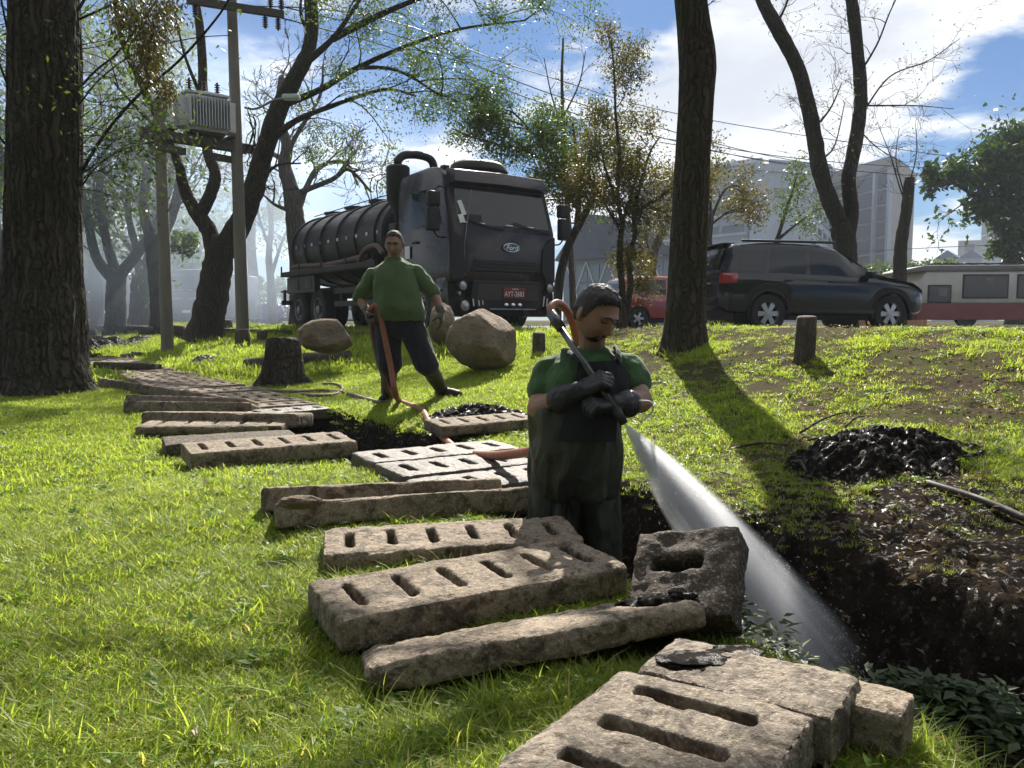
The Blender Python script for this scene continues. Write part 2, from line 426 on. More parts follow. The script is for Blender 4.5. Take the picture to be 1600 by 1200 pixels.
# ------------------------------------------------------------------ concrete drain covers
def concrete(name, wet=0.0, c1=(0.29, 0.232, 0.17), c2=(0.145, 0.113, 0.082)):
    m = NT(name); oi = m.n('ShaderNodeObjectInfo')
    ad = m.n('ShaderNodeVectorMath', operation='ADD'); m.L.new(m.tc.outputs['Object'], ad.inputs[0])
    cm = m.n('ShaderNodeCombineXYZ'); m.L.new(m.math('MULTIPLY', oi.outputs['Random'], 37.0), cm.inputs[0]); m.L.new(cm.outputs[0], ad.inputs[1]); v = ad.outputs[0]
    f = m.noise(4.0, 7, 0.65, v); g = m.noise(95, 3, 0.6, v); s = m.noise(38, 5, 0.7, v); d = m.noise(9, 6, 0.7, v, 0.6)
    c = m.mix(m.rng(f, .3, .7), c1, c2)
    c = m.mix(m.rng(g, .52, .68, 0, .7), c, (0.42, 0.35, 0.26)); c = m.mix(m.rng(s, .52, .62, 0, .85), c, (0.085, 0.066, 0.048))
    c = m.mix(m.rng(d, .52, .62, 0, .85), c, (0.05, 0.037, 0.026))
    if wet: c = m.mix(wet, c, (0.045, 0.043, 0.045))
    m.col(c); m.rough(m.rng(d, .4, .7, .9, .75) if not wet else m.rng(f, .35, .65, .35, .6))
    m.b.inputs['Specular IOR Level'].default_value = 0.3 if not wet else 0.35
    m.bump(m.math('ADD', m.math('MULTIPLY', g, .35), m.math('ADD', s, m.math('MULTIPLY', d, .8))), 1.0, 0.012)
    return m.mat
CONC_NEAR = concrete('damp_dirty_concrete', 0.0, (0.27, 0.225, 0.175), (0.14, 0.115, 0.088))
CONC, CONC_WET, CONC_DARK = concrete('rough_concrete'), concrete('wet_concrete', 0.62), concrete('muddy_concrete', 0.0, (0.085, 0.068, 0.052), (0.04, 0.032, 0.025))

def slab_mesh(L, W, T, slots, slot_w=0.032, frac=0.56, voxel=0.009, rough=0.006, seed=0, x_off=0.0, round_end=False):
    """slotted concrete plank: slots run across the width; union of bars, then eroded"""
    mb = MB(); e = (1 - frac) / 2 * W
    if slots:
        mb.box((0, -W / 2 + e / 2, T / 2), (L, e, T)); mb.box((0, W / 2 - e / 2, T / 2), (L, e, T))
        pitch = L / (slots + 0.25); xs = [(-slots / 2 + 0.5 + i) * pitch + x_off for i in range(slots)]
        edges = [-L / 2] + [k for x in xs for k in (x - slot_w / 2, x + slot_w / 2)] + [L / 2]
        for a, b in zip(edges[::2], edges[1::2]):
            if b > a: mb.box(((a + b) / 2, 0, T / 2), (b - a, W - e * 1.2, T))
    else: mb.box((0, 0, T / 2), (L, W, T))
    me = remesh(mb, voxel, 1)
    V = verts_of(me); N = normals_of(me)
    k = fnoise(V, 40, 3, seed) * rough * .75 + fnoise(V, 5, 2, seed + 5) * rough * 0.45 - np.clip(vnoise(V, 34, seed + 9) - 0.35, 0, 1) * rough * 1.5
    # worn corners
    q = np.stack([np.abs(V[:, 0]) / (L / 2), np.abs(V[:, 1]) / (W / 2), np.abs(V[:, 2] - T / 2) / (T / 2)], -1)
    near = (np.clip((np.abs(V[:, 0]) - L / 2 + 0.03) / 0.03, 0, 1) + np.clip((np.abs(V[:, 1]) - W / 2 + 0.03) / 0.03, 0, 1) + np.clip((np.abs(V[:, 2] - T / 2) - T / 2 + 0.02) / 0.02, 0, 1))
    k -= np.clip(near - 1.0, 0, 2) * 0.006 * (1 + 1.6 * np.clip(vnoise(V, 7, seed + 3), -0.4, 1))
    set_verts(me, V + N * k[:, None]); me.name = 'slab'
    return me
def frame_from(pL, pR, roll):
    ex = (pR - pL).normalized(); up = Vector((0, 0, 1)); ey = up.cross(ex).normalized()
    if ey.y < 0: ey = -ey
    ey = Quaternion(ex, roll) @ ey; ez = ex.cross(ey).normalized()
    if ez.z < 0 and abs(roll) < R(80): ez = -ez
    return Matrix((ex, ey, ez)).transposed()
SLABS = []
def slab(pl, pr, zl, zr, W, T, slots, roll, label, mat=None, L=None, seed=1, voxel=0.009, name='concrete_slab', top=False, **kw):
    """pl, pr: photo pixels of the near bottom edge's ends, at heights zl, zr"""
    A, B = atz(*pl, zl), atz(*pr, zr); L = L or (B - A).length; M3 = frame_from(A, B, R(roll))
    c = A + (B - A).normalized() * (L / 2) + (M3 @ Vector((0, 1, 0))) * (W / 2)
    if top: c = c - (M3 @ Vector((0, 0, 1))) * T          # pl, pr were the top edge's ends
    me = slab_mesh(L, W, T, slots, seed=seed, voxel=voxel, **kw)
    o = link(name, me, mat or CONC, None, True); o.matrix_world = Matrix.Translation(c) @ M3.to_4x4()
    tag(o, label, 'concrete slab', 'lifted drain covers')
    SLABS.append((A, B, M3, W, T)); return o

# near row, front to back
slab((842, 1290), (1300, 1180), 0.02, 0.02, 0.86, 0.115, 0, 0, 'x') if False else None
def near_slab():
    # large cover lying along the drain in the lower right, its slots facing the camera
    p = [Vector((0.66, 1.47, 0)), Vector((0.335, 1.72, 0))]
    ex = Vector((-0.60, -0.80, 0)); ey = Vector((0.80, -0.60, 0))
    def put(origin, L, W, T, slots, z, tilt, pitch, label, seed, mat=CONC, **kw):
        # origin: top-left far corner; x axis runs towards the camera, y to the right
        q = Quaternion((ex), R(tilt)); e2 = q @ ey; q2 = Quaternion(e2, R(pitch)); e1 = q2 @ ex; ez = e1.cross(e2)
        M3 = Matrix((e1, e2, ez)).transposed()
        c = Vector((origin[0], origin[1], z)) + e1 * L / 2 + e2 * W / 2
        me = slab_mesh(L, W, T, slots, seed=seed, slot_w=0.042, voxel=0.0065, rough=0.006, **kw)
        o = link('concrete_slab', me, mat, None, True); o.matrix_world = Matrix.Translation(c) @ M3.to_4x4()
        tag(o, label, 'concrete slab', 'lifted drain covers')
    put((0.255, 1.78), 0.92, 0.44, 0.105, 6, 0.005, 2.0, 1.5, 'large slotted cover filling the bottom edge, nearest the camera', 31, CONC_NEAR, frac=0.60)
    put((0.42, 1.945), 0.235, 0.44, 0.105, 0, 0.01, 2, 1, 'broken piece of cover with damp dirt behind the nearest slotted cover', 32, CONC_NEAR)
    put((0.745, 1.735), 0.13, 0.15, 0.11, 0, 0.0, 0, 0, 'small square block end beside the broken cover piece at the drain edge', 33)
near_slab()
slab((577, 1090), (1112, 985), -0.01, 0.06, 0.24, 0.078, 0, -12, 'long rounded beam of concrete lying in shade across the grass', None, seed=4, rough=0.009)
slab((530, 968), (985, 880), 0.105, 0.115, 0.345, 0.105, 6, 1, 'sunlit six-slot cover tilted in the grass behind the long rounded beam', None, seed=5, top=True)
slab((503, 866), (917, 841), 0.095, 0.095, 0.34, 0.10, 6, 1, 'six-slot cover directly in front of the worker in waders', None, seed=6, top=True)
slab((430, 828), (850, 797), 0.03, 0.03, 0.40, 0.115, 0, -17, 'leaning cover with a dirt clod on its near end, front one of two', None, seed=7)
slab((407, 801), (787, 783), 0.04, 0.04, 0.40, 0.115, 0, -17, 'leaning cover behind the one with the dirt clod', None, seed=8)
slab((298, 737), (561, 714), 0.0, 0.0, 0.46, 0.11, 6, 1, 'six-slot cover alone on the sunny grass at mid left', None, seed=9, voxel=0.011)
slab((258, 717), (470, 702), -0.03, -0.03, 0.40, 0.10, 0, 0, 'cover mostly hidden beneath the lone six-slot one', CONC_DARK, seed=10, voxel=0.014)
slab((210, 681), (440, 680), 0.0, 0.0, 0.42, 0.075, 5, 2, 'thin five-slot cover lying flat in front of the row of leaning covers', None, seed=11, voxel=0.012)
slab((218, 666), (462, 669), 0.03, 0.03, 0.44, 0.12, 4, -6, 'cover lying on edge just behind the thin five-slot one', None, seed=12, voxel=0.012)
slab((190, 645), (390, 648), 0.03, 0.02, 0.42, 0.12, 0, -14, 'second cover of the leaning pair beside the big trunk, nearer one', None, seed=13, voxel=0.012)
slab((192, 634), (384, 641), 0.05, 0.03, 0.42, 0.12, 0, -14, 'farther cover of the leaning pair beside the big trunk', None, seed=14, voxel=0.012)
slab((690, 685), (842, 671), 0.04, 0.05, 0.34, 0.09, 5, 3, 'short slotted cover on the far bank below the black sludge heap', None, seed=15, voxel=0.012)
def slanting():
    A, B = atz(150, 603, 0.02), atz(342, 637, 0.05)
    me = slab_mesh((B - A).length, 0.4, 0.12, 5, seed=16, voxel=0.013)
    ex = (B - A).normalized(); ey = Vector((0, 0, 1)).cross(ex).normalized(); ey = Quaternion(ex, R(-16)) @ ey; ez = ex.cross(ey)
    o = link('concrete_slab', me, CONC, None, True); o.matrix_world = Matrix.Translation((A + B) / 2 + ey * 0.2) @ Matrix((ex, ey, ez)).transposed().to_4x4()
    tag(o, 'cover slanting away from the foot of the big trunk beside the walkway', 'concrete slab', 'lifted drain covers')
slanting()
def leaning_piece():
    """cover half stood up on the long beam, caked with sludge"""
    me = slab_mesh(0.40, 0.36, 0.115, 0, seed=21, voxel=0.008, rough=0.014)
    # one slot: cut by union of bars instead
    mb = MB(); mb.box((.02, -0.075, .055), (.32, .16, .11)); mb.box((.02, 0.105, .055), (.32, .10, .11)); mb.box((-.11, 0.03, .055), (.06, .16, .11)); mb.box((.13, 0.03, .055), (.10, .16, .11))
    bpy.data.meshes.remove(me); me = remesh(mb, 0.008, 4)
    V = verts_of(me); N = normals_of(me); set_verts(me, V + N * (fnoise(V, 18, 4, 3) * 0.014)[:, None])
    a, b = at(962, 955, 2.28), at(1098, 950, 2.16); c = at(1012, 836, 2.46); d = at(1148, 828, 2.33)
    ex = ((b - a) + (d - c)).normalized(); ey = ((c - a) + (d - b)); ey = (ey - ex * ey.dot(ex)).normalized(); ez = ex.cross(ey)
    ctr = (a + b + c + d) / 4; M3 = Matrix((ex, ey, ez)).transposed()
    o = link('concrete_slab', me, CONC_DARK, None, True); o.matrix_world = Matrix.Translation(ctr - ez * 0.115) @ M3.to_4x4()
    tag(o, 'dark broken cover piece propped up at the foot of the water jet', 'concrete slab', 'lifted drain covers')
    return ctr
LEAN_C = leaning_piece()

# covers still in place over the drain
def walkway():
    root = empty('walkway', (-4.5, 10.8, 0), kind='structure'); bpy.context.view_layer.update()
    inv = Matrix.Translation((4.5, -10.8, 0))
    meshes = [slab_mesh(1.06, 0.43, 0.10, 6, seed=40 + i, voxel=0.016, slot_w=0.06, frac=0.5) for i in range(3)]
    for me in meshes: me.materials.append(CONC)
    wetm = [slab_mesh(1.02, 0.41, 0.10, 5, seed=50 + i, voxel=0.012, slot_w=0.05, frac=0.5) for i in range(2)]
    for me in wetm: me.materials.append(CONC_WET)
    seg = DITCH; L = np.r_[0, np.cumsum(np.hypot(*(seg[1:] - seg[:-1]).T))]
    def place(s, me, dz, jit):
        x = np.interp(s, L, seg[:, 0]); y = np.interp(s, L, seg[:, 1]); x2 = np.interp(s + .2, L, seg[:, 0]); y2 = np.interp(s + .2, L, seg[:, 1])
        a = math.atan2(y2 - y, x2 - x) - math.pi / 2 + random.uniform(-jit, jit)
        o = bpy.data.objects.new('slab', me); col.objects.link(o); o.parent = root
        for p in me.polygons: pass
        o.location = (x + 4.5 + random.uniform(-.03, .03), y - 10.8, -0.045 + dz); o.rotation_euler = (random.uniform(-.02, .02), random.uniform(-.02, .02), a); return o
    for me in meshes + wetm: me.polygons.foreach_set('use_smooth', np.ones(len(me.polygons), dtype=bool))
    s0 = L[7]
    for i in range(27):
        if i in (17, 18): continue
        place(s0 + 0.35 + i * 0.45, meshes[i % 3], random.uniform(0, .02), .03)
    place(s0 - 0.15, wetm[1], 0.0, .03)
    sB = L[5] + 0.55
    for i in range(3): place(sB + i * 0.43, wetm[i % 2], 0.01 * i, .03)
walkway()
def loose_slab():
    o = link('concrete_slab', slab_mesh(1.0, .42, .11, 6, seed=61, voxel=.018, slot_w=.06), CONC_DARK, None, True)
    p = atz(200, 577, 0.06); o.location = p; o.rotation_euler = (R(-5), R(2), R(8)); tag(o, 'dark cover shifted across the gap in the far walkway', 'concrete slab', 'lifted drain covers')
loose_slab()

# ------------------------------------------------------------------ sludge heaps, boulders, posts, stump
MUD = NT('wet_sludge')
def _mud():
    m = MUD; g = m.noise(26, 6, 0.7); f = m.noise(5, 4)
    m.col(m.mix(m.rng(g, .35, .7), (0.008, 0.007, 0.0065), (0.026, 0.020, 0.016))); m.rough(m.rng(m.noise(30, 4), .52, .64, .8, .25)); m.L.new(m.rng(m.noise(30, 4), .52, .64, .04, .5), m.b.inputs['Specular IOR Level'])
    m.bump(g, 0.9, 0.02)
_mud(); MUD = MUD.mat
def heap(c, rx, ry, h, label, seed, rz=0.0, lump=0.35, n=110, name='sludge_heap', mat=None):
    u = np.linspace(-1.25, 1.25, n); U, Vv = np.meshgrid(u, u); r = np.sqrt(U ** 2 + Vv ** 2)
    P = np.stack([U.ravel() * rx, Vv.ravel() * ry, np.zeros(U.size)], -1)
    w = (fnoise(P, 3.0, 3, seed) * 0.3).reshape(U.shape)
    base = np.clip(1 - (r + w) ** 1.4, -0.6, 1)
    l = 1 - np.abs(fnoise(P, 7.5, 4, seed + 3, 0.6)).reshape(U.shape) * 2.2; l2 = fnoise(P, 30, 2, seed + 6).reshape(U.shape)
    z = h * base + lump * h * np.clip(base + 0.35, 0, 1) * (l - 0.4) + 0.012 * l2
    ca, sa = math.cos(rz), math.sin(rz)
    X = U * rx * ca - Vv * ry * sa; Y = U * rx * sa + Vv * ry * ca
    g = GZ(c.x + X, c.y + Y, False) - c.z
    Z = g - 0.03 + z; Z = np.where(base < -0.2, g - 0.06, Z)
    V = np.stack([X.ravel(), Y.ravel(), Z.ravel()], -1)
    i = (np.arange(n - 1)[:, None] * n + np.arange(n - 1)[None]).ravel()
    fr = np.stack([i, i + 1, i + n + 1, i + n], -1); keep = (r.ravel()[fr].min(-1) < 1.3); fr = fr[keep]; us = np.unique(fr); mp = np.zeros(len(V), int); mp[us] = np.arange(len(us)); V = V[us]; fr = mp[fr]
    me = mesh_np(name, V, fr); o = link(name, me, mat or MUD, None, True); o.location = c; return tag(o, label, 'mud heap', 'heaps of dug-out sludge')
heap(on(1372, 722), 0.66, 0.44, 0.19, 'big black sludge heap with twigs on the bank at right', 3, 0.1, 0.42, 170)
heap(on(742, 660), 0.58, 0.38, 0.17, 'shiny black sludge heap between the standing man and the drain', 4, -0.2, 0.3, 140)
heap(on(322, 566), 0.42, 0.5, 0.14, 'small dark sludge heap on the sunny slope near the poles', 5, 0.0, 0.4, 60)
heap(on(208, 558), 0.5, 0.45, 0.13, 'low brown sludge heap by the far end of the walkway', 6, 0.0, 0.4, 60)
heap(on(150, 546), 1.4, 1.1, 0.36, 'large far sludge heap beside the big trunk', 7, 0.2, 0.4, 80)
heap(on(215, 535), 0.8, 0.7, 0.22, 'farthest sludge heap under the smoky trees', 8, 0.4, 0.4, 60)

def ico(sub, name='rock'):
    bm = bmesh.new(); bmesh.ops.create_icosphere(bm, subdivisions=sub, radius=1.0); me = bpy.data.meshes.new(name); bm.to_mesh(me); bm.free(); return me
STONE = mat_basic('boulder_stone', (0.30, 0.225, 0.15), (0.12, 0.09, 0.065), 2.6, 0.9, 1.0, 18, 0.05, detail=8)
def boulder(c, r, label, seed, rz=0, cuts=7, tilt=0.0):
    me = ico(5, 'boulder'); V = verts_of(me); rg = np.random.default_rng(seed)
    for _ in range(cuts):
        n = rg.normal(size=3); n /= np.linalg.norm(n); n[2] = abs(n[2]) * 0.7; n /= np.linalg.norm(n); dd = rg.uniform(0.62, 0.9)
        k = V @ n - dd; V = V - np.clip(k, 0, 9)[:, None] * n * 0.85
    V = V * (1 + 0.10 * fnoise(V, 1.6, 3, seed) + 0.07 * (.5 - np.abs(fnoise(V, 3.5, 4, seed + 2))))[:, None]
    set_verts(me, V * np.array(r)); o = link('boulder', me, STONE, None, True); o.location = c; o.rotation_euler = (0, R(tilt), rz)
    tag(o, label, 'boulder', 'boulders along the bank'); return o
b = at(757, 530, 9.6); boulder(b, (0.45, 0.42, 0.36), 'large tan boulder on the slope in front of the lorry bumper', 2, 0.5, 8, 8)
b = at(510, 525, 11.5); boulder(b, (0.42, 0.38, 0.24), 'rounded grey boulder above the tree stump', 5, 0.2, 5)
b = at(690, 506, 12.0); boulder(b, (0.20, 0.2, 0.33), 'upright pale boulder behind the standing man in green', 9, 1.1, 7)

OLDWOOD = mat_bark('weathered_post_wood', (0.075, 0.058, 0.044), (0.14, 0.115, 0.09), None, 0.08, 30, 0.006, 0.6)
def post(px, py, Y, r, h, label, lean=(0, 0), seed=0):
    p = at(px, py, Y); mb = MB(); z0 = gz(p.x, p.y); mb.lathe([(r * 1.02, -0.15), (r, 0), (r * 0.99, h * 0.5), (r * 0.97, h - 0.012), (r * 0.86, h)], n=18)
    me = mb.mesh(); V = verts_of(me); V[:, :2] *= (1 + 0.06 * fnoise(V, 7, 2, seed))[:, None]; V[:, 2] += np.where(V[:, 2] > h * .8, V[:, 0] * 0.12, 0); set_verts(me, V)
    o = link('wooden_bollard', me, OLDWOOD, None, True); o.location = (p.x, p.y, z0); o.rotation_euler = (lean[0], lean[1], seed)
    tag(o, label, 'bollard', 'cut-log bollards along the verge'); return o
post(1256, 592, 6.9, 0.088, 0.37, 'single log bollard on the bank below the black off-road car', (0.02, 0.02), 1)
post(842, 545, 10.2, 0.085, 0.26, 'log bollard by the tan boulder behind the worker in waders', (0, 0), 2)
post(280, 523, 25, 0.19, 0.42, 'thick log bollard just beside the short utility pole', (0, .02), 3)
post(294, 526, 24, 0.14, 0.34, 'slim log bollard close to the forked tree foot, in front of the thick one', (.04, 0), 4)
post(355, 522, 24, 0.165, 0.36, 'log bollard between the forked tree and the tall utility pole', (0, 0), 5)
post(379, 540, 18, 0.17, 0.42, 'dark log bollard touching the tall utility pole foot', (0, 0), 6)
post(410, 530, 19, 0.13, 0.24, 'low log bollard beside the tree stump', (0, 0), 7)
post(232, 522, 29, 0.19, 0.34, 'log bollard left of the short utility pole', (0, 0), 8)
post(221, 520, 30, 0.12, 0.36, 'thin log bollard left of the short utility pole, farther', (0, 0), 9)
post(166, 519, 33, 0.18, 0.34, 'log bollard under the smoky trees, middle of the far row', (0, 0), 10)
post(143, 518, 34, 0.22, 0.42, 'leftmost log bollard of the far row near the big trunk', (0, 0), 11)
def log_and_stump():
    mb = MB(); c = at(445, 592, 10.4); z0 = gz(c.x, c.y); n = 40; vs = []; rings = [(0.33, -0.1), (0.30, 0.0), (0.235, 0.15), (0.205, 0.4), (0.19, 0.60), (0.16, 0.62), (0.02, 0.59)]
    mb.lathe(rings, n=n); me = mb.mesh(); V = verts_of(me); a = np.arctan2(V[:, 1], V[:, 0]); fl = np.clip(0.3 - V[:, 2], 0, .4) / .4
    V[:, :2] *= (1 + 0.16 * fnoise(V, 5, 3, 4) + 0.35 * fl * np.cos(a * 5 + 1))[:, None]; V[:, 2] += 0.05 * fnoise(V, 9, 2, 6) * (V[:, 2] > .4); set_verts(me, V)
    o = link('tree_stump', me, mat_bark('stump_bark', (0.045, 0.036, 0.03), (0.085, 0.07, 0.055)), None, True); o.location = (c.x, c.y, z0); o.scale = (1.15, 1, 1)
    tag(o, 'dark flared tree stump on the slope left of the standing man', 'tree stump')
    mb = MB(); a, b2 = at(385, 532, 13.2), at(545, 520, 12.6); a.z = gz(a.x, a.y) + .07; b2.z = gz(b2.x, b2.y) + .07
    mb.tube(crs([a, a.lerp(b2, .5) + Vector((0, 0, .02)), b2], 5), 0.12, 12)
    tag(mb.build('fallen_log', OLDWOOD, None, True), 'dark log lying along the top of the bank behind the stump', 'log')
log_and_stump()
# ------------------------------------------------------------------ grass, weeds, fallen leaves (one mass each)
def tuft_mesh(name, n, h0, h1, w, spread, lean, seed, segs=3):
    rg = np.random.default_rng(seed); V = []; F = []; T = []
    for k in range(n):
        a = rg.uniform(0, 2 * math.pi); r = spread * math.sqrt(rg.uniform()); bx, by = r * math.cos(a), r * math.sin(a)
        az = rg.uniform(0, 2 * math.pi); h = rg.uniform(h0, h1); le = lean * rg.uniform(0.3, 1.3); ww = w * rg.uniform(.6, 1.25)
        dx, dy = math.cos(az), math.sin(az); sx, sy = -dy, dx; b = len(V); tn = rg.uniform()
        for i in range(segs + 1):
            t = i / segs; off = h * le * t ** 1.7; z = h * (t - 0.35 * le * t * t) - 0.01; hw = ww * (1 - t ** 1.5) / 2
            if i == segs: V.append((bx + dx * off, by + dy * off, z)); T.append(tn)
            else:
                V.append((bx + dx * off + sx * hw, by + dy * off + sy * hw, z)); V.append((bx + dx * off - sx * hw, by + dy * off - sy * hw, z)); T += [tn, tn]
        for i in range(segs - 1): F.append((b + 2 * i, b + 2 * i + 1, b + 2 * i + 3, b + 2 * i + 2))
        F.append((b + 2 * segs - 2, b + 2 * segs - 1, b + 2 * segs))
    me = bpy.data.meshes.new(name); me.from_pydata(V, [], F); me.update()
    at_ = me.attributes.new('tint', 'FLOAT', 'POINT'); at_.data.foreach_set('value', np.array(T, dtype=np.float32))
    return me
def leafy_mesh(name, n, size, h, seed, curl=0.3, flat=False):
    rg = np.random.default_rng(seed); V = []; F = []; T = []
    for k in range(n):
        a = rg.uniform(0, 6.28); r = size * (0.3 + rg.uniform()) if not flat else rg.uniform(0, size * .4); z = h * rg.uniform(.3, 1); L = size * rg.uniform(.6, 1.1); W = L * rg.uniform(.35, .55)
        d = Vector((math.cos(a), math.sin(a), rg.uniform(-.2, .5) if not flat else rg.uniform(-.1, .25))).normalized(); s = d.cross(Vector((rg.normal() * .3, rg.normal() * .3, 1))).normalized(); u = s.cross(d)
        c = Vector((math.cos(a) * r * .5, math.sin(a) * r * .5, z)); b = len(V); tn = rg.uniform()
        for p in (c, c + d * L * .4 + s * W / 2 + u * curl * W * .3, c + d * L - u * curl * L * .2, c + d * L * .4 - s * W / 2 + u * curl * W * .3, c + d * L * .45): V.append(p)
        F += [(b, b + 1, b + 4), (b + 1, b + 2, b + 4), (b + 2, b + 3, b + 4), (b + 3, b, b + 4)]; T += [tn] * 5
    me = bpy.data.meshes.new(name); me.from_pydata([tuple(v) for v in V], [], F); me.update()
    at_ = me.attributes.new('tint', 'FLOAT', 'POINT'); at_.data.foreach_set('value', np.array(T, dtype=np.float32)); return me
def mat_grass(name, a, b, straw, trans=0.58):
    m = NT(name); at_ = m.n('ShaderNodeAttribute', attribute_name='tint').outputs['Fac']
    oi = m.n('ShaderNodeObjectInfo'); rn = oi.outputs['Random']
    pos = m.n('ShaderNodeVectorMath', operation='ADD'); m.L.new(oi.outputs['Location'], pos.inputs[0])
    big = m.noise(0.55, 3, .6, pos.outputs[0])
    c = m.mix(m.math('ADD', m.math('MULTIPLY', at_, .55), m.math('MULTIPLY', rn, .45)), a, b)
    c = m.mix(m.rng(big, .35, .65, 0, .5), c, b)
    c = m.mix(m.rng(at_, .88, .93, 0, .75), c, straw)
    m.col(c); m.rough(.5); m.b.inputs['Specular IOR Level'].default_value = .25
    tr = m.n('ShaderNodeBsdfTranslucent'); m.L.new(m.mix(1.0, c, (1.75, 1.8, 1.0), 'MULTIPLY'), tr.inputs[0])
    mx = m.n('ShaderNodeMixShader'); mx.inputs[0].default_value = trans
    m.L.new(m.b.outputs[0], mx.inputs[1]); m.L.new(tr.outputs[0], mx.inputs[2]); m.L.new(mx.outputs[0], m.out.inputs[0]); return m.mat
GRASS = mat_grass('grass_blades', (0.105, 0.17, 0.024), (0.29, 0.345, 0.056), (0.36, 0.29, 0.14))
WEED = mat_grass('weed_leaves', (0.05, 0.10, 0.02), (0.13, 0.22, 0.03), (0.2, 0.2, 0.06), .4)
DEAD = mat_grass('dead_leaves', (0.075, 0.048, 0.03), (0.22, 0.16, 0.105), (0.45, 0.37, 0.28), .25)

def scatter(name, sources, pts, rot, scl, mat, label):
    """points mesh + geometry nodes: instance one of the source meshes on each point"""
    src = bpy.data.collections.new(name + '_source')
    for i, me in enumerate(sources):
        me.materials.append(mat); o = bpy.data.objects.new(f'{name}_{i:02d}', me); src.objects.link(o)
    me = bpy.data.meshes.new(name); me.vertices.add(len(pts)); me.vertices.foreach_set('co', np.asarray(pts, np.float32).ravel()); me.update()
    for nm, typ, dat in (('rot', 'FLOAT_VECTOR', rot), ('scl', 'FLOAT', scl)):
        a = me.attributes.new(nm, typ, 'POINT'); a.data.foreach_set('vector' if typ == 'FLOAT_VECTOR' else 'value', np.asarray(dat, np.float32).ravel())
    o = link(name, me, mat); tag(o, label, name.split('_')[-1], kind='stuff')
    ng = bpy.data.node_groups.new(name + '_scatter', 'GeometryNodeTree')
    ng.interface.new_socket('Geometry', in_out='INPUT', socket_type='NodeSocketGeometry'); ng.interface.new_socket('Geometry', in_out='OUTPUT', socket_type='NodeSocketGeometry')
    N, L = ng.nodes, ng.links; gi, go = N.new('NodeGroupInput'), N.new('NodeGroupOutput')
    ci = N.new('GeometryNodeCollectionInfo'); ci.inputs['Collection'].default_value = src; ci.inputs['Separate Children'].default_value = True; ci.inputs['Reset Children'].default_value = True
    ip = N.new('GeometryNodeInstanceOnPoints'); ip.inputs['Pick Instance'].default_value = True
    ri = N.new('FunctionNodeRandomValue'); ri.data_type = 'INT'; ri.inputs[4].default_value = 0; ri.inputs[5].default_value = len(sources) - 1
    ra = N.new('GeometryNodeInputNamedAttribute'); ra.data_type = 'FLOAT_VECTOR'; ra.inputs['Name'].default_value = 'rot'
    sa = N.new('GeometryNodeInputNamedAttribute'); sa.data_type = 'FLOAT'; sa.inputs['Name'].default_value = 'scl'
    L.new(gi.outputs[0], ip.inputs['Points']); L.new(ci.outputs[0], ip.inputs['Instance']); L.new(ri.outputs[2], ip.inputs['Instance Index'])
    e2r = N.new('FunctionNodeEulerToRotation'); L.new(ra.outputs[0], e2r.inputs[0]); L.new(e2r.outputs[0], ip.inputs['Rotation']); L.new(sa.outputs[0], ip.inputs['Scale'])
    L.new(ip.outputs[0], go.inputs[0]); md = o.modifiers.new('scatter', 'NODES'); md.node_group = ng
    return o
def in_slab(X, Y):
    """true under a flat-lying cover (no grass through the concrete)"""
    bad = np.zeros(X.shape, bool)
    bpy.context.view_layer.update()
    for o in list(bpy.data.objects):
        if o.name.startswith(('concrete_slab', 'slab')):
            mw = o.matrix_world.inverted(); bb = [Vector(c) for c in o.bound_box]; lo = [min(c[i] for c in bb) for i in range(3)]; hi = [max(c[i] for c in bb) for i in range(3)]
            m = np.array(mw); lx = m[0, 0] * X + m[0, 1] * Y + m[0, 3]; ly = m[1, 0] * X + m[1, 1] * Y + m[1, 3]
            bad |= (lx > lo[0] + .015) & (lx < hi[0] - .015) & (ly > lo[1] + .015) & (ly < hi[1] - .015)
    return bad
def sample_area(n, y0, y1, xr=0.70, power=1.0):
    Y = y0 + (y1 - y0) * rng.uniform(size=n) ** power; X = (rng.uniform(-1, 1, n)) * (Y * xr + 0.5); return X, Y
def cover(X, Y):
    """how much grass grows here 0..1"""
    d = ditch_d(X, Y); P = np.stack([X, Y, X * 0], -1); p = d - HALF
    k = np.ones(X.shape); k *= np.where(np.abs(d) < HALF - .02, 0, 1)
    nz = fnoise(P, .8, 4, 21, .6); n2 = fnoise(P, 3.0, 3, 22, .6)
    k *= np.clip((np.abs(d) - HALF + .03) / .22 + n2 * .7, 0, 1)
    right = smooth(0.2, 1.4, X) * (d > 0)
    k *= 1 - right * np.clip(0.74 + nz * 1.5 + n2 * .9, 0, .96)                       # worn, leaf-strewn bank on the right
    k *= 1 - 0.93 * np.exp(-(((X - 1.7) / .8) ** 2 + ((Y - 3.0) / 1.1) ** 2)) * (d > 0)
    k *= 1 - .5 * (d < 0) * np.clip(n2 * 1.6 - .25, 0, 1)
    k *= 1 - smooth(5.4, 6.6, p)
    return k
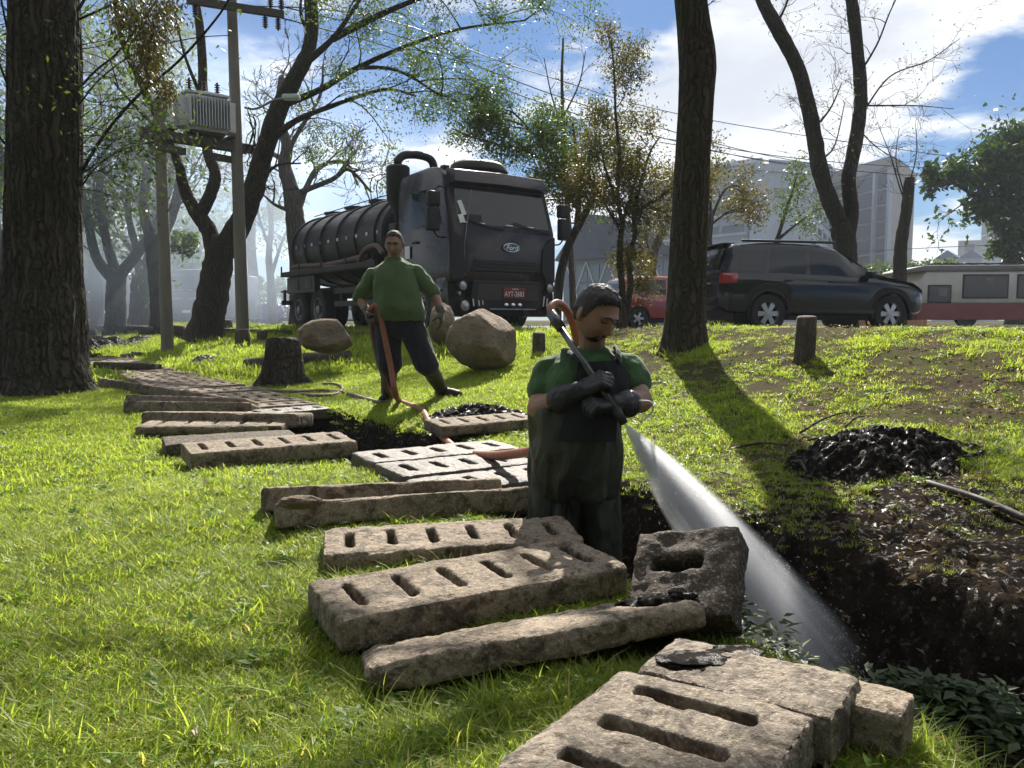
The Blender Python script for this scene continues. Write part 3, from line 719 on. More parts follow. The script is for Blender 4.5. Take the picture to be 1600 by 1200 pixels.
def build_grass():
    # three ranges: fine near turf, mid turf, far turf
    near = [tuft_mesh('t', 30, .014, .046, .0040, .045, 1.05, 100 + i) for i in range(7)] + [tuft_mesh('t', 16, .03, .08, .0046, .04, 1.1, 120 + i) for i in range(2)]
    mid = [tuft_mesh('t', 30, .018, .048, .0070, .085, 1.05, 140 + i, 2) for i in range(6)]
    far = [tuft_mesh('t', 30, .05, .12, .020, .26, .8, 160 + i, 2) for i in range(5)]
    for nm, src, (n, y0, y1, pw), s0, s1, lab in (('grass', near, (64000, 1.15, 4.3, .85), .65, 1.3, 'short sunlit grass blades on the near lawn'),
                                              ('grass', mid, (56000, 4.2, 11.5, .85), .7, 1.35, 'short grass over the middle lawn and bank'),
                                              ('grass', far, (26000, 11.3, 46, 1.1), .7, 1.3, 'far grass along the tree-lined verge')):
        X, Y = sample_area(n, y0, y1, power=pw)
        k = cover(X, Y); keep = (rng.uniform(size=len(X)) < k) & ~in_slab(X, Y); X, Y, k = X[keep], Y[keep], k[keep]
        Z = GZ(X, Y); m = len(X)
        P = np.stack([X, Y, X * 0], -1); tall = 1 + .45 * fnoise(P, 1.5, 3, 31)
        scl = rng.uniform(s0, s1, m) * (.5 + .5 * k) * tall
        rot = np.stack([rng.normal(0, .16, m), rng.normal(0, .16, m), rng.uniform(0, 6.28, m)], -1)
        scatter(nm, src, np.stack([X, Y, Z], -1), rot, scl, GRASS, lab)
    # tall tussocks in the foreground and along the covers
    tt = [tuft_mesh('t', 26, .04, .12, .005, .05, 1.0, 180 + i, 4) for i in range(5)]
    spots = []
    for px, py, n, s in ((150, 1130, 14, 1), (420, 1100, 12, .9), (640, 1150, 26, 1), (760, 1120, 22, 1), (860, 1140, 14, .9), (700, 960, 16, .8), (880, 935, 12, .8), (560, 990, 8, .7), (420, 1190, 10, 1.0), (1330, 1120, 12, .9), (1420, 1150, 14, .9), (1530, 1110, 12, .9), (1480, 1190, 14, 1), (250, 1010, 6, .7), (60, 1180, 10, 1), (480, 850, 6, .6), (300, 1180, 8, 1),
                         (1085, 545, 18, 1.3), (1120, 520, 20, 1.2), (1045, 540, 8, 1.0), (960, 545, 10, 1.0), (1130, 560, 10, 1), (745, 590, 4, .9), (690, 560, 6, .9), (440, 590, 8, 1), (560, 560, 8, 1), (240, 612, 5, .9), (150, 618, 8, 1.1), (40, 625, 8, 1.2), (830, 520, 5, 1), (1560, 560, 10, 1.1)):
        p = on(px, py)
        for _ in range(n): spots.append((p.x + random.gauss(0, .035 * p.y + .03), p.y + random.gauss(0, .04 * p.y + .02), s * random.uniform(.6, 1.15)))
    S = np.array(spots); X, Y = S[:, 0], S[:, 1]; keep = ~in_slab(X, Y) & (np.abs(ditch_d(X, Y)) > HALF); X, Y, s = X[keep], Y[keep], S[keep, 2]
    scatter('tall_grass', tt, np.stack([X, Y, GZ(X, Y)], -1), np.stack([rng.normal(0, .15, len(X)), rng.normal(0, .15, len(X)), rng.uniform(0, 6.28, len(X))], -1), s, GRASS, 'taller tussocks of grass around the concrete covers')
    # broad-leaved weeds
    ws = [leafy_mesh('w', 9, .035, .03, 200 + i) for i in range(4)]
    X, Y = sample_area(5200, 1.2, 8, power=.8); k = cover(X, Y); keep = (rng.uniform(size=len(X)) < k * .9) & ~in_slab(X, Y); X, Y = X[keep], Y[keep]; m = len(X)
    scatter('weeds', ws, np.stack([X, Y, GZ(X, Y)], -1), np.stack([rng.normal(0, .2, m), rng.normal(0, .2, m), rng.uniform(0, 6.28, m)], -1), rng.uniform(.5, 1.3, m), WEED, 'small broad-leaved weeds growing through the turf')
    # dark plants on the drain's near edge
    wd = [leafy_mesh('w', 26, .05, .12, 220 + i) for i in range(4)]; spots = []
    for px, py, n in ((1400, 1060, 22), (1480, 1075, 22), (1560, 1090, 20), (1150, 1000, 12), (1230, 1025, 10), (1100, 985, 8), (1600, 1120, 14), (1440, 1110, 10)):
        p = atz(px, py, -0.03)
        for _ in range(n): spots.append((p.x + random.gauss(0, .045), p.y + random.gauss(0, .04), random.uniform(.5, 1.1)))
    S = np.array(spots)
    scatter('undergrowth', wd, np.stack([S[:, 0], S[:, 1], np.maximum(GZ(S[:, 0], S[:, 1]), -.14)], -1), np.stack([S[:, 2] * 0, S[:, 2] * 0, rng.uniform(0, 6.28, len(S))], -1), S[:, 2], mat_grass('dark_plant_leaves', (0.018, 0.032, 0.01), (0.045, 0.075, 0.016), (.08, .1, .03), .25), 'dark leafy plants on the edge of the open drain')
    # fallen leaves
    dl = [leafy_mesh('d', 1, .042, .014, 240 + i, .8, True) for i in range(6)]
    X, Y = sample_area(38000, 1.2, 13, power=.8); d = ditch_d(X, Y); P = np.stack([X, Y, X * 0], -1)
    pr = .07 + .93 * smooth(.2, 1.3, X) * (d > 0) * np.clip(.55 + fnoise(P, 1.2, 3, 33) * 1.3, 0, 1)
    keep = (rng.uniform(size=len(X)) < pr) & (np.abs(d) > HALF - .05) & ~in_slab(X, Y); X, Y = X[keep], Y[keep]; m = len(X)
    scatter('fallen_leaves', dl, np.stack([X, Y, GZ(X, Y) + .012], -1), np.stack([rng.normal(0, .45, m), rng.normal(0, .45, m), rng.uniform(0, 6.28, m)], -1), rng.uniform(.5, 1.4, m), DEAD, 'brown fallen leaves littering the turf and the bank')
build_grass()
# ------------------------------------------------------------------ trees
BARK_DARK = mat_bark('dark_rough_bark', (0.050, 0.040, 0.032), (0.095, 0.078, 0.060), (0.045, 0.052, 0.026))
BARK_MID = mat_bark('grey_brown_bark', (0.075, 0.062, 0.050), (0.13, 0.11, 0.09), (0.06, 0.065, 0.035), 0.15, 9.0)
BARK_BIG = mat_bark('deeply_furrowed_bark', (0.055, 0.043, 0.033), (0.10, 0.08, 0.06), (0.04, 0.045, 0.025), 0.10, 11.0, 0.05, 1.0)
LEAF_FINE = mat_leaf('feathery_green_leaves', (0.055, 0.095, 0.022), (0.125, 0.17, 0.045), 0.5)
LEAF_GREEN = mat_leaf('mid_green_leaves', (0.045, 0.08, 0.02), (0.11, 0.15, 0.035), 0.45)
LEAF_GOLD = mat_leaf('bronze_green_leaves', (0.062, 0.082, 0.022), (0.16, 0.125, 0.036), 0.5, tint=(1.2, 1.1, .5))
LEAF_DARK = mat_leaf('dark_evergreen_leaves', (0.028, 0.055, 0.018), (0.07, 0.11, 0.03), 0.35)

class Tree:
    def __init__(s, seed):
        s.rg = random.Random(seed); s.wood = MB(); s.twigs = MB(); s.tips = []; s.np = np.random.default_rng(seed)
    def limb(s, pts, r0, r1, n=10, k=6, wob=0.04, flare=0.0, store=True):
        P = crs(pts, k); m = len(P)
        rad = []
        for i in range(m):
            t = i / (m - 1); r = r0 + (r1 - r0) * t
            if flare: r *= 1 + flare * math.exp(-t * 14)
            rad.append(r * (1 + 0.05 * s.rg.uniform(-1, 1)))
        P = [p + Vector((s.rg.uniform(-1, 1), s.rg.uniform(-1, 1), s.rg.uniform(-.4, .4))) * wob * rad[i] * (0 if i == 0 else 1) for i, p in enumerate(P)]
        s.wood.tube(P, rad, n); return P, rad
    def grow(s, p, d, L, r, lvl, droop=0.0, up=0.15, split=(3, 5), ang=(25, 60), ratio=.62, wig=.22, nseg=6, twig_r=.006, minr=.004):
        """a branch from p along d, with side branches; ends recorded as tips for leaves"""
        rg = s.rg; pts = [p]; cur = p.copy(); dd = d.normalized()
        for i in range(nseg):
            dd = (dd + Vector((rg.gauss(0, wig), rg.gauss(0, wig), rg.gauss(0, wig * .7) + up * .3 - droop * (i / nseg)))).normalized()
            cur = cur + dd * (L / nseg); pts.append(cur.copy())
        rad = [max(minr, r * (1 - .72 * i / nseg)) for i in range(nseg + 1)]
        (s.wood if r > .03 else s.twigs).tube(pts, rad, 7 if r > .05 else (5 if r > .02 else 3), cap=False)
        if lvl <= 0: s.tips.append(pts); return
        for _ in range(rg.randint(*split)):
            t = rg.uniform(.28, 1.0); i = min(nseg - 1, int(t * nseg)); q = pts[i].lerp(pts[i + 1], t * nseg - i)
            base = (pts[i + 1] - pts[i]).normalized(); ax = base.orthogonal().normalized(); ax = Quaternion(base, rg.uniform(0, 6.28)) @ ax
            nd = Quaternion(ax, R(rg.uniform(*ang))) @ base
            s.grow(q, nd, L * ratio * rg.uniform(.7, 1.15), max(minr, rad[i] * .62), lvl - 1, droop, up, split, ang, ratio, wig, max(4, nseg - 1), twig_r, minr)
        s.tips.append(pts[-3:])
    def leaves(s, per, size, spread, drop=0.0, aspect=.45, mask=None):
        pos = []
        for pts in s.tips:
            for _ in range(max(1, int(per * s.rg.uniform(.4, 1.6)))):
                t = s.rg.uniform(.15, 1) * (len(pts) - 1); i = min(len(pts) - 2, int(t)); q = pts[i].lerp(pts[i + 1], t - i); pos.append(q)
        A = np.array([tuple(p) for p in pos]) + s.np.normal(0, spread, (len(pos), 3)); A[:, 2] -= np.abs(s.np.normal(0, 1, len(A))) * drop
        return A
    def finish(s, name, label, base, bark, leafmat=None, A=None, size=.05, aspect=.45, cat='tree', group=None, hang=0.3):
        root = empty(name, base, label=label, cat=cat, group=group); b = Vector(base)
        for mb, nm in ((s.wood, 'trunk'), (s.twigs, 'branches')):
            if not mb.v: continue
            mb.v = [(v[0] - b.x, v[1] - b.y, v[2] - b.z) for v in mb.v]; o = mb.build(nm, bark, root, True, fix=False)
            if nm == 'branches': tag(o, kind='stuff')
        if A is not None and len(A): tag(leaf_mesh('crown', A - np.array(base), size, leafmat, root, s.np, aspect, hang), kind='stuff')
        return root
def leaf_mesh(name, A, size, mat, root, rg, aspect=.45, hang=.3):
    n = len(A); d = rg.normal(size=(n, 3)); d[:, 2] -= hang; d /= np.linalg.norm(d, axis=1)[:, None]
    u = rg.normal(size=(n, 3)); s = np.cross(d, u); s /= np.linalg.norm(s, axis=1)[:, None] + 1e-9
    L = size * rg.uniform(.6, 1.35, n)[:, None]; W = L * aspect
    V = np.stack([A, A + d * L * .45 + s * W / 2, A + d * L, A + d * L * .45 - s * W / 2], 1).reshape(-1, 3)
    me = mesh_np(name, V, np.arange(4 * n).reshape(n, 4)); t = me.attributes.new('tint', 'FLOAT', 'POINT')
    cl = np.clip(.5 + .45 * fnoise(A, 1.2, 2, 5) + rg.normal(0, .22, n), 0, 1); t.data.foreach_set('value', np.repeat(cl, 4).astype(np.float32))
    return link(name, me, mat, root)

def px_limb(*q): return [at(x, y, Y) for x, y, Y in q]

def big_left_tree():
    T = Tree(11); Y = 9.8; b = at(66, 612, Y); b.z = gz(b.x, b.y) - .05
    # trunk as its own displaced surface with bark ridges
    path = crs([b, at(66, 560, Y), at(66, 480, Y), at(68, 380, Y), at(70, 250, Y), at(70, 100, Y), at(68, -60, Y), at(66, -260, Y + .2), at(70, -420, Y + .4)], 26)
    n = 150; m = len(path); V = np.zeros((m * n, 3)); base = b
    for i, p in enumerate(path):
        h = p.z - b.z; r = .425 - .012 * h + .30 * math.exp(-h / .33) + .06 * math.exp(-((h - .9) / .5) ** 2)
        for j in range(n):
            a = 2 * math.pi * j / n; root = 1 + .32 * math.exp(-h / .30) * (math.cos(5 * a + .6) * .5 + math.cos(3 * a + 2) * .4)
            V[i * n + j] = (p.x + r * root * math.cos(a), p.y + r * root * math.sin(a), p.z)
    C = np.repeat(np.array([tuple(p) for p in path]), n, 0); D = V - C; D /= np.linalg.norm(D, axis=1)[:, None]
    ang = np.arctan2(D[:, 1], D[:, 0]); Q = np.stack([np.cos(ang) * 1.0, np.sin(ang) * 1.0, (V[:, 2]) * .16], -1)
    rid = 1 - np.abs(fnoise(Q, 9.0, 3, 3, .55)) * 2.4; Q2 = np.stack([np.cos(ang), np.sin(ang), V[:, 2] * .5], -1)
    V = V + D * (rid * .020 + fnoise(Q2, 2.0, 3, 8) * .045 + fnoise(Q2, 24, 2, 9) * .006)[:, None]
    i = (np.arange(m - 1)[:, None] * n + np.arange(n)[None]); j = (np.arange(m - 1)[:, None] * n + (np.arange(n)[None] + 1) % n)
    F = np.stack([i.ravel(), j.ravel(), j.ravel() + n, i.ravel() + n], -1)
    root = T_root = None
    # arching bare twigs out of the trunk
    def arc(q, r0, r1): T.twigs.tube(crs(px_limb(*q), 5), list(np.linspace(r0, r1, (len(q) - 1) * 5 + 1)), 5, cap=False); T.tips.append(px_limb(*q)[-3:])
    arc([(128, 268, 9.6), (160, 215, 9.4), (215, 150, 9.2), (280, 95, 9.0), (345, 20, 8.9), (370, -30, 8.9)], .022, .010)
    arc([(128, 290, 9.7), (150, 262, 9.5), (190, 235, 9.3), (245, 220, 9.2)], .012, .004)
    arc([(122, 140, 9.7), (150, 110, 9.4), (190, 75, 9.2), (260, -20, 9.0)], .016, .008)
    arc([(122, 165, 9.7), (160, 120, 9.5), (220, 80, 9.3), (300, 60, 9.1), (360, 55, 9)], .012, .004)
    arc([(124, 30, 9.7), (160, 14, 9.5), (200, -4, 9.4), (240, -20, 9.3)], .016, .008)
    arc([(122, 15, 9.6), (135, -10, 9.4), (140, -60, 9.2)], .02, .012)
    arc([(18, 150, 9.7), (5, 115, 9.5), (-15, 60, 9.4), (-20, 10, 9.4)], .016, .008)
    arc([(18, 75, 9.7), (10, 40, 9.6), (2, 0, 9.5), (-10, -60, 9.4)], .016, .008)
    arc([(16, 235, 9.7), (0, 215, 9.5), (-30, 190, 9.4)], .016, .010)
    arc([(125, 150, 9.6), (150, 160, 9.4), (200, 150, 9.2), (250, 120, 9.1)], .008, .003)
    arc([(30, 20, 9.3), (60, 30, 9.1), (90, 60, 9.0), (110, 80, 9)], .005, .003)
    arc([(0, 60, 9.3), (40, 110, 9.1), (80, 150, 9.0), (120, 185, 8.9)], .006, .003)
    for k in range(46):
        px, py = random.choice([(125, random.uniform(0, 300)), (18, random.uniform(0, 240))]); q = at(px, py, 9.5)
        d = Vector((1 if px > 60 else -1, random.uniform(-.5, .6), random.uniform(-.3, .9))); T.grow(q, d, random.uniform(.5, 1.5), .007, 1, .25, .1, (2, 4), (20, 60), .6, .2, 6, minr=.0022)
    # crown above the picture: unseen boughs and leaves, bulked up to dim the overhead light
    for k in range(7):
        a = k * .9 + .3; q = at(68, -200 - 26 * k, Y + .2); d = Vector((math.cos(a), math.sin(a), .75)); T.grow(q, d, 3.4, .13, 3, .25, .25, (4, 5), (25, 60), .62, .2)
    # hanging dead sprays high right of the trunk
    A = T.leaves(13, .06, .16, .1)
    dead = []
    for cx, cy, sp, n in ((235, 70, 26, 1500), (232, 105, 20, 900), (262, 140, 14, 500), (195, 20, 30, 900), (225, 30, 30, 900), (262, 20, 24, 700)):
        for _ in range(n):
            p = at(random.gauss(cx, sp * .55), random.gauss(cy, sp * .8), random.gauss(9.0, .35)); dead.append(tuple(p))
    root = T.finish('big_tree', 'massive furrowed trunk with arching bare twigs at the left edge', tuple(b), BARK_BIG, LEAF_FINE, A, .07, .4)
    me = mesh_np('trunk', V - np.array(b), F); o = link('trunk', me, BARK_BIG, root, True)
    tag(leaf_mesh('withered_leaves', np.array(dead) - np.array(b), .055, mat_leaf('withered_leaves', (0.028, .022, .010), (.085, .068, .028), .35), root, np.random.default_rng(2), .3, 1.6), kind='stuff')
    for q in [(1, 0)]: pass
big_left_tree()

def trunk_tree_near():
    T = Tree(21); Y = 8.6; b = at(1070, 552, Y); b.z = gz(b.x, b.y) - .08
    path = crs([b, at(1070, 520, Y), at(1073, 440, Y), at(1077, 350, Y), at(1082, 250, Y), at(1088, 150, Y), at(1090, 90, Y), at(1080, 0, Y), at(1070, -120, Y), at(1075, -300, Y), at(1060, -520, Y)], 14); n = 72; m = len(path); V = np.zeros((m * n, 3))
    for i, p in enumerate(path):
        h = p.z - b.z; r = .198 - .009 * h + .065 * math.exp(-h / .22) + .018 * math.exp(-((h - 3.1) / .35) ** 2)
        for j in range(n):
            a = 2 * math.pi * j / n; V[i * n + j] = (p.x + r * math.cos(a) * (1 + .2 * math.exp(-h / .2) * math.cos(4 * a)), p.y + r * math.sin(a), p.z)
    C = np.repeat(np.array([tuple(p) for p in path]), n, 0); D = V - C; D /= np.linalg.norm(D, axis=1)[:, None]; ang = np.arctan2(D[:, 1], D[:, 0])
    Q = np.stack([np.cos(ang), np.sin(ang), V[:, 2] * .3], -1); V = V + D * ((1 - np.abs(fnoise(Q, 5, 3, 3)) * 2) * .008 + fnoise(Q, 1.8, 3, 8) * .02)[:, None]
    i = (np.arange(m - 1)[:, None] * n + np.arange(n)[None]); j = (np.arange(m - 1)[:, None] * n + (np.arange(n)[None] + 1) % n)
    for k in range(8):  # unseen crown added above the frame to block light from overhead
        a = k * 2.1 + .4; T.grow(path[-1 - k * 3], Vector((math.cos(a), math.sin(a), .55)), 2.9, .09, 3, .1, .2, (4, 5))
    q = at(1100, 12, Y - .1); T.grow(q, Vector((.6, -.2, .3)), .25, .008, 1, minr=.002)
    A8 = T.leaves(4, .06, .25); A8 = A8[A8[:, 2] > 7.0]; gx = A8[:, 0] - SUN_V.x / SUN_V.z * A8[:, 2]; gy = A8[:, 1] - SUN_V.y / SUN_V.z * A8[:, 2]; A8 = A8[~((gx > -.3) & (gx < 1.3) & (gy > 1.0) & (gy < 2.6))]  # leaves cut away where they would shade the nearest covers
    root = T.finish('tall_tree', 'tall single dark trunk on the bank beside the black car', tuple(b), BARK_DARK, LEAF_FINE, A8, .16)
    link('trunk', mesh_np('trunk', V - np.array(b), np.stack([i.ravel(), j.ravel(), j.ravel() + n, i.ravel() + n], -1)), BARK_DARK, root, True)
trunk_tree_near()

def forked_tree_left():
    T = Tree(31); b = at(318, 528, 22); b.z = gz(b.x, b.y) - .1; Y = 22
    T.limb([b, at(327, 490, Y), at(336, 440, Y), at(344, 395, Y), at(352, 372, Y)], .46, .36, 16, flare=.6)
    T.limb(px_limb((338, 405, Y), (326, 360, Y), (305, 330, Y), (288, 295, Y), (282, 265, Y - .4)), .26, .12, 12)
    T.limb(px_limb((312, 338, Y), (330, 300, Y), (336, 270, Y), (324, 235, Y), (318, 160, Y), (314, 60, Y), (300, -40, Y)), .18, .10, 12)
    T.limb(px_limb((346, 395, Y), (375, 350, Y), (395, 300, Y - .3), (412, 240, Y - .6), (436, 170, Y - .8), (462, 120, Y - 1), (486, 60, Y - 1), (482, -60, Y - 1)), .34, .15, 14)
    T.limb(px_limb((282, 265, Y - .4), (262, 215, Y - .6), (225, 140, Y - .8), (190, 60, Y - 1), (180, -20, Y - 1)), .12, .06, 10)
    br = [((470, 105, 21), (520, 60, 20.6), (555, 10, 20.4), (590, -40, 20.3)), ((440, 165, 21.2), (500, 140, 20.8), (560, 105, 20.6), (640, 70, 20.3), (720, 45, 20), (820, 32, 19.8)),
          ((418, 225, 21.4), (460, 190, 21), (520, 165, 20.5), (600, 140, 20.2), (650, 150, 20)), ((486, 60, 21), (470, 20, 21.2), (475, -30, 21.4)), ((520, 60, 20.6), (600, 20, 20), (680, -10, 19.5), (760, -20, 19)),
          ((318, 160, 22), (290, 90, 21.5), (275, 30, 21)), ((560, 105, 20.6), (620, 110, 20), (690, 150, 19.6)), ((395, 300, 21.7), (430, 260, 21.5), (470, 255, 21.2)), ((262, 215, 21.4), (215, 170, 21), (170, 120, 20.6))]
    for i, q in enumerate(br):
        P, rad = T.limb(px_limb(*q), .10 if i in (0, 1, 2, 4) else .06, .02, 7)
        for k in range(6, len(P), 3 if i in (0, 1, 4, 6) else 4):
            d = (P[min(k + 1, len(P) - 1)] - P[k - 1]).normalized(); d = (d + Vector((T.rg.gauss(0, .6), T.rg.gauss(0, .6), T.rg.gauss(0, .55)))).normalized()
            T.grow(P[k], d, T.rg.uniform(1.0, 2.0), .022, 2, .25, .05, (3, 4), (20, 55), .62, .2, 5, minr=.006)
    for k in range(4):
        a = k * 1.6; T.grow(at(484, -60 - 30 * k, 21), Vector((math.cos(a), math.sin(a), .7)), 3.2, .10, 3, .2, .2, (4, 5))
    for x, y in ((300, -60), (230, -70), (400, -90), (350, -130), (470, -160), (250, -160)):
        a = x * .37; T.grow(at(x, y, 20.6), Vector((math.cos(a), math.sin(a), .35)), 2.6, .06, 2, .2, .1, (4, 5))
    A = T.leaves(32, .09, .16, .1)
    # keep the lower left limbs mostly bare
    T.finish('forked_tree', 'dark forked tree behind the utility poles, its branches arching over the lorry', tuple(b), BARK_DARK, LEAF_FINE, A, .092, .34)
forked_tree_left()

def simple_tree(name, label, base_px, Y, limbs, bark, leaf, per, lsize, spread, seed, sub=(2, 1.4, .05), step=4, group=None, droop=.15, up=.1, aspect=.45, drop=0.0, minr=.006, flare=.35, first_k=4):
    """limbs: list of (pixel points, r0, r1); side branches sprout along each limb"""
    T = Tree(seed); b = at(*base_px, Y); b.z = gz(b.x, b.y) - .08
    for i, (q, r0, r1) in enumerate(limbs):
        P, rad = T.limb([b if (j == 0 and i == 0) else at(x, y, Y + dy) for j, (x, y, dy) in enumerate(q)], r0, r1, 12 if r0 > .12 else 8, flare=flare if i == 0 else 0)
        if sub and (i > 0 or len(limbs) == 1):
            lv, L, r = sub
            for k in range(first_k, len(P), step):
                d = (P[min(k + 1, len(P) - 1)] - P[k - 1]).normalized(); d = (d + Vector((T.rg.gauss(0, .65), T.rg.gauss(0, .65), T.rg.gauss(0, .5)))).normalized()
                T.grow(P[k], d, L * T.rg.uniform(.6, 1.2), min(r, rad[k] * .7), lv, droop, up, (3, 4), (20, 60), .62, .22, 5, minr=minr)
            T.tips.append(P[-4:])
    A = T.leaves(per, lsize, spread, drop) if per else None
    return T.finish(name, label, tuple(b), bark, leaf, A, lsize, aspect, group=group)

# behind the tank: bare twisted tree
simple_tree('bare_tree', 'bare twisted grey tree rising behind the tank', (470, 505), 27, [
    ([(470, 505, 0), (468, 420, 0), (462, 350, 0), (456, 300, 0)], .34, .30), ([(456, 300, 0), (445, 260, 0), (448, 225, 0), (435, 180, 0), (440, 120, .5)], .26, .10),
    ([(462, 340, 0), (480, 290, .4), (500, 260, .6), (540, 255, .8), (560, 290, 1)], .12, .04), ([(470, 300, 0), (520, 280, -.5), (545, 265, -.8), (580, 300, -1)], .10, .04),
    ([(448, 240, 0), (470, 200, .6), (500, 150, .8), (505, 100, 1)], .10, .03), ([(455, 330, 0), (430, 320, -.5), (412, 305, -.8)], .08, .03), ([(445, 250, 0), (425, 240, .4)], .10, .08)],
    BARK_MID, None, 0, .06, .2, 41, (3, 1.5, .04), 3, droop=0, up=.12, minr=.008)
simple_tree('slender_tree', 'pale slender tree between the tall pole and the tank end', (425, 508), 44, [
    ([(425, 508, 0), (424, 450, 0), (420, 400, 0), (424, 350, 0), (418, 300, 0)], .26, .10), ([(424, 430, 0), (440, 380, 1), (455, 345, 1)], .12, .04), ([(422, 390, 0), (405, 340, -1), (400, 300, -1)], .10, .04), ([(422, 350, 0), (430, 300, .5), (432, 255, 0)], .1, .04)],
    BARK_MID, LEAF_FINE, 13, .2, .45, 42, (2, 2.0, .05), 3, aspect=.4)
# leafy trees right of the lorry
simple_tree('leaning_tree', 'slender leaning tree with loose green crown just behind the lorry cab', (868, 500), 19.5, [
    ([(868, 500, 0), (874, 440, 0), (888, 385, 0), (908, 345, 0), (924, 315, 0)], .12, .085), ([(924, 315, 0), (945, 285, .2), (985, 260, .4)], .06, .02), ([(900, 360, 0), (905, 300, .2), (900, 240, .4), (895, 190, .6)], .07, .025),
    ([(895, 375, 0), (905, 320, .4), (880, 265, .8), (850, 225, 1), (815, 195, 1.2), (760, 180, 1.4)], .06, .02), ([(900, 300, .2), (865, 260, .5), (830, 240, .8), (790, 225, 1)], .05, .015), ([(905, 330, 0), (880, 290, -.4), (860, 270, -.6), (840, 200, -.6)], .05, .015), ([(850, 225, 1), (800, 230, 1.2), (740, 215, 1.5), (705, 200, 1.6)], .04, .012), ([(830, 205, 1), (800, 175, 1.1), (770, 168, 1.2)], .03, .012)],
    BARK_MID, LEAF_GREEN, 32, .085, .18, 43, (2, .95, .022), 3, minr=.004)
simple_tree('twin_stem_tree', 'small twin-stemmed tree with bronze-green crown beside the red car', (974, 500), 17.5, [
    ([(974, 500, 0), (972, 450, 0), (968, 400, 0), (972, 350, 0)], .085, .06), ([(978, 500, .1), (985, 440, .1), (982, 400, .1), (992, 370, .1), (990, 335, .1)], .075, .05), ([(970, 360, 0), (955, 335, 0), (940, 310, .2), (925, 280, .2)], .045, .015), ([(972, 352, 0), (965, 300, .1), (968, 240, .3), (962, 180, .4), (960, 120, .5), (955, 60, .6)], .05, .015),
    ([(990, 340, .1), (1010, 320, 0), (1035, 305, -.2), (1065, 280, -.3)], .045, .015), ([(990, 335, .1), (1000, 290, .3), (1015, 240, .5), (1030, 215, .5)], .045, .015), ([(972, 350, 0), (985, 310, .4), (1000, 260, .4)], .04, .015), ([(962, 310, .1), (945, 260, -.3), (938, 225, -.3)], .035, .012), ([(1010, 320, 0), (1045, 330, .6), (1080, 300, 1)], .03, .012)],
    BARK_MID, LEAF_GOLD, 40, .07, .15, 44, (2, .72, .018), 3, minr=.0035)
simple_tree('thin_tree', 'thin tall tree with sparse twigs between the two leafy trees', (897, 500), 24, [
    ([(897, 500, 0), (892, 400, 0), (885, 300, 0), (880, 200, 0), (878, 120, .2), (880, 60, .2)], .10, .03), ([(880, 200, 0), (862, 150, .2), (850, 90, .3)], .03, .012), ([(882, 180, 0), (905, 130, .3), (915, 80, .4)], .03, .012), ([(886, 300, 0), (910, 240, .3), (925, 180, .5)], .03, .012)],
    BARK_MID, LEAF_FINE, 3, .08, .2, 45, (2, .9, .014), 3, minr=.005)
simple_tree('yellowing_tree', 'yellowing leafy bough showing right of the tall single trunk', (1110, 505), 26, [
    ([(1110, 505, 0), (1112, 440, 0), (1108, 380, 0), (1112, 330, 0)], .13, .08), ([(1112, 340, 0), (1130, 300, 0), (1150, 290, .3), (1172, 305, .4)], .05, .015), ([(1110, 330, 0), (1112, 280, 0), (1125, 245, .2)], .05, .015), ([(1112, 350, 0), (1140, 330, 0), (1165, 325, .2)], .04, .015), ([(1108, 340, 0), (1085, 300, .4), (1060, 260, .5)], .04, .015)],
    BARK_MID, LEAF_GOLD, 16, .11, .2, 46, (2, .8, .02), 3, minr=.006)
simple_tree('forked_tree', 'dark forked trunk with bare twigs rising behind the black off-road car', (1320, 500), 20.5, [
    ([(1322, 500, 0), (1322, 430, 0), (1320, 380, 0), (1312, 350, 0)], .30, .27), ([(1314, 352, 0), (1295, 310, 0), (1280, 260, 0), (1268, 190, .2), (1248, 110, .3), (1215, 45, .3), (1192, 0, .3), (1180, -60, .4)], .215, .16), ([(1322, 385, 0), (1330, 330, 0), (1326, 280, 0), (1338, 215, .1), (1345, 150, .2), (1338, 60, .2), (1328, -20, .2), (1325, -80, .2)], .19, .14),
    ([(1342, 165, .2), (1380, 165, .5), (1430, 165, .8), (1490, 170, 1)], .03, .008), ([(1340, 120, .2), (1370, 70, -.3), (1390, 20, -.5), (1410, -20, -.6)], .03, .01), ([(1345, 180, .2), (1390, 120, .4), (1450, 95, .6), (1500, 60, .8)], .025, .008), ([(1282, 190, .1), (1300, 165, .2), (1315, 130, .3)], .03, .012), ([(1285, 250, 0), (1305, 225, -.2), (1320, 160, -.3)], .025, .01), ([(1340, 200, .1), (1370, 230, .5), (1420, 260, .8)], .02, .008), ([(1212, 40, .3), (1225, 15, .3), (1235, -10, .3)], .04, .02)],
    BARK_DARK, LEAF_FINE, .8, .07, .25, 47, (2, .95, .012), 3, droop=.05, up=.15, minr=.0038)
simple_tree('lopped_tree', 'lopped leaning trunk with a few bare shoots beside the old tram', (1404, 500), 25, [
    ([(1402, 500, 0), (1406, 430, 0), (1408, 380, 0), (1416, 330, 0), (1421, 278, 0)], .22, .16), ([(1416, 320, 0), (1405, 290, .1), (1390, 240, .2), (1370, 190, .4)], .03, .008), ([(1412, 300, 0), (1400, 250, -.2), (1405, 200, -.3)], .025, .008), ([(1420, 290, 0), (1432, 240, .2), (1430, 190, .4)], .025, .006)],
    BARK_DARK, None, 0, .06, .2, 48, (2, .9, .010), 4, droop=0, up=.2, minr=.004)
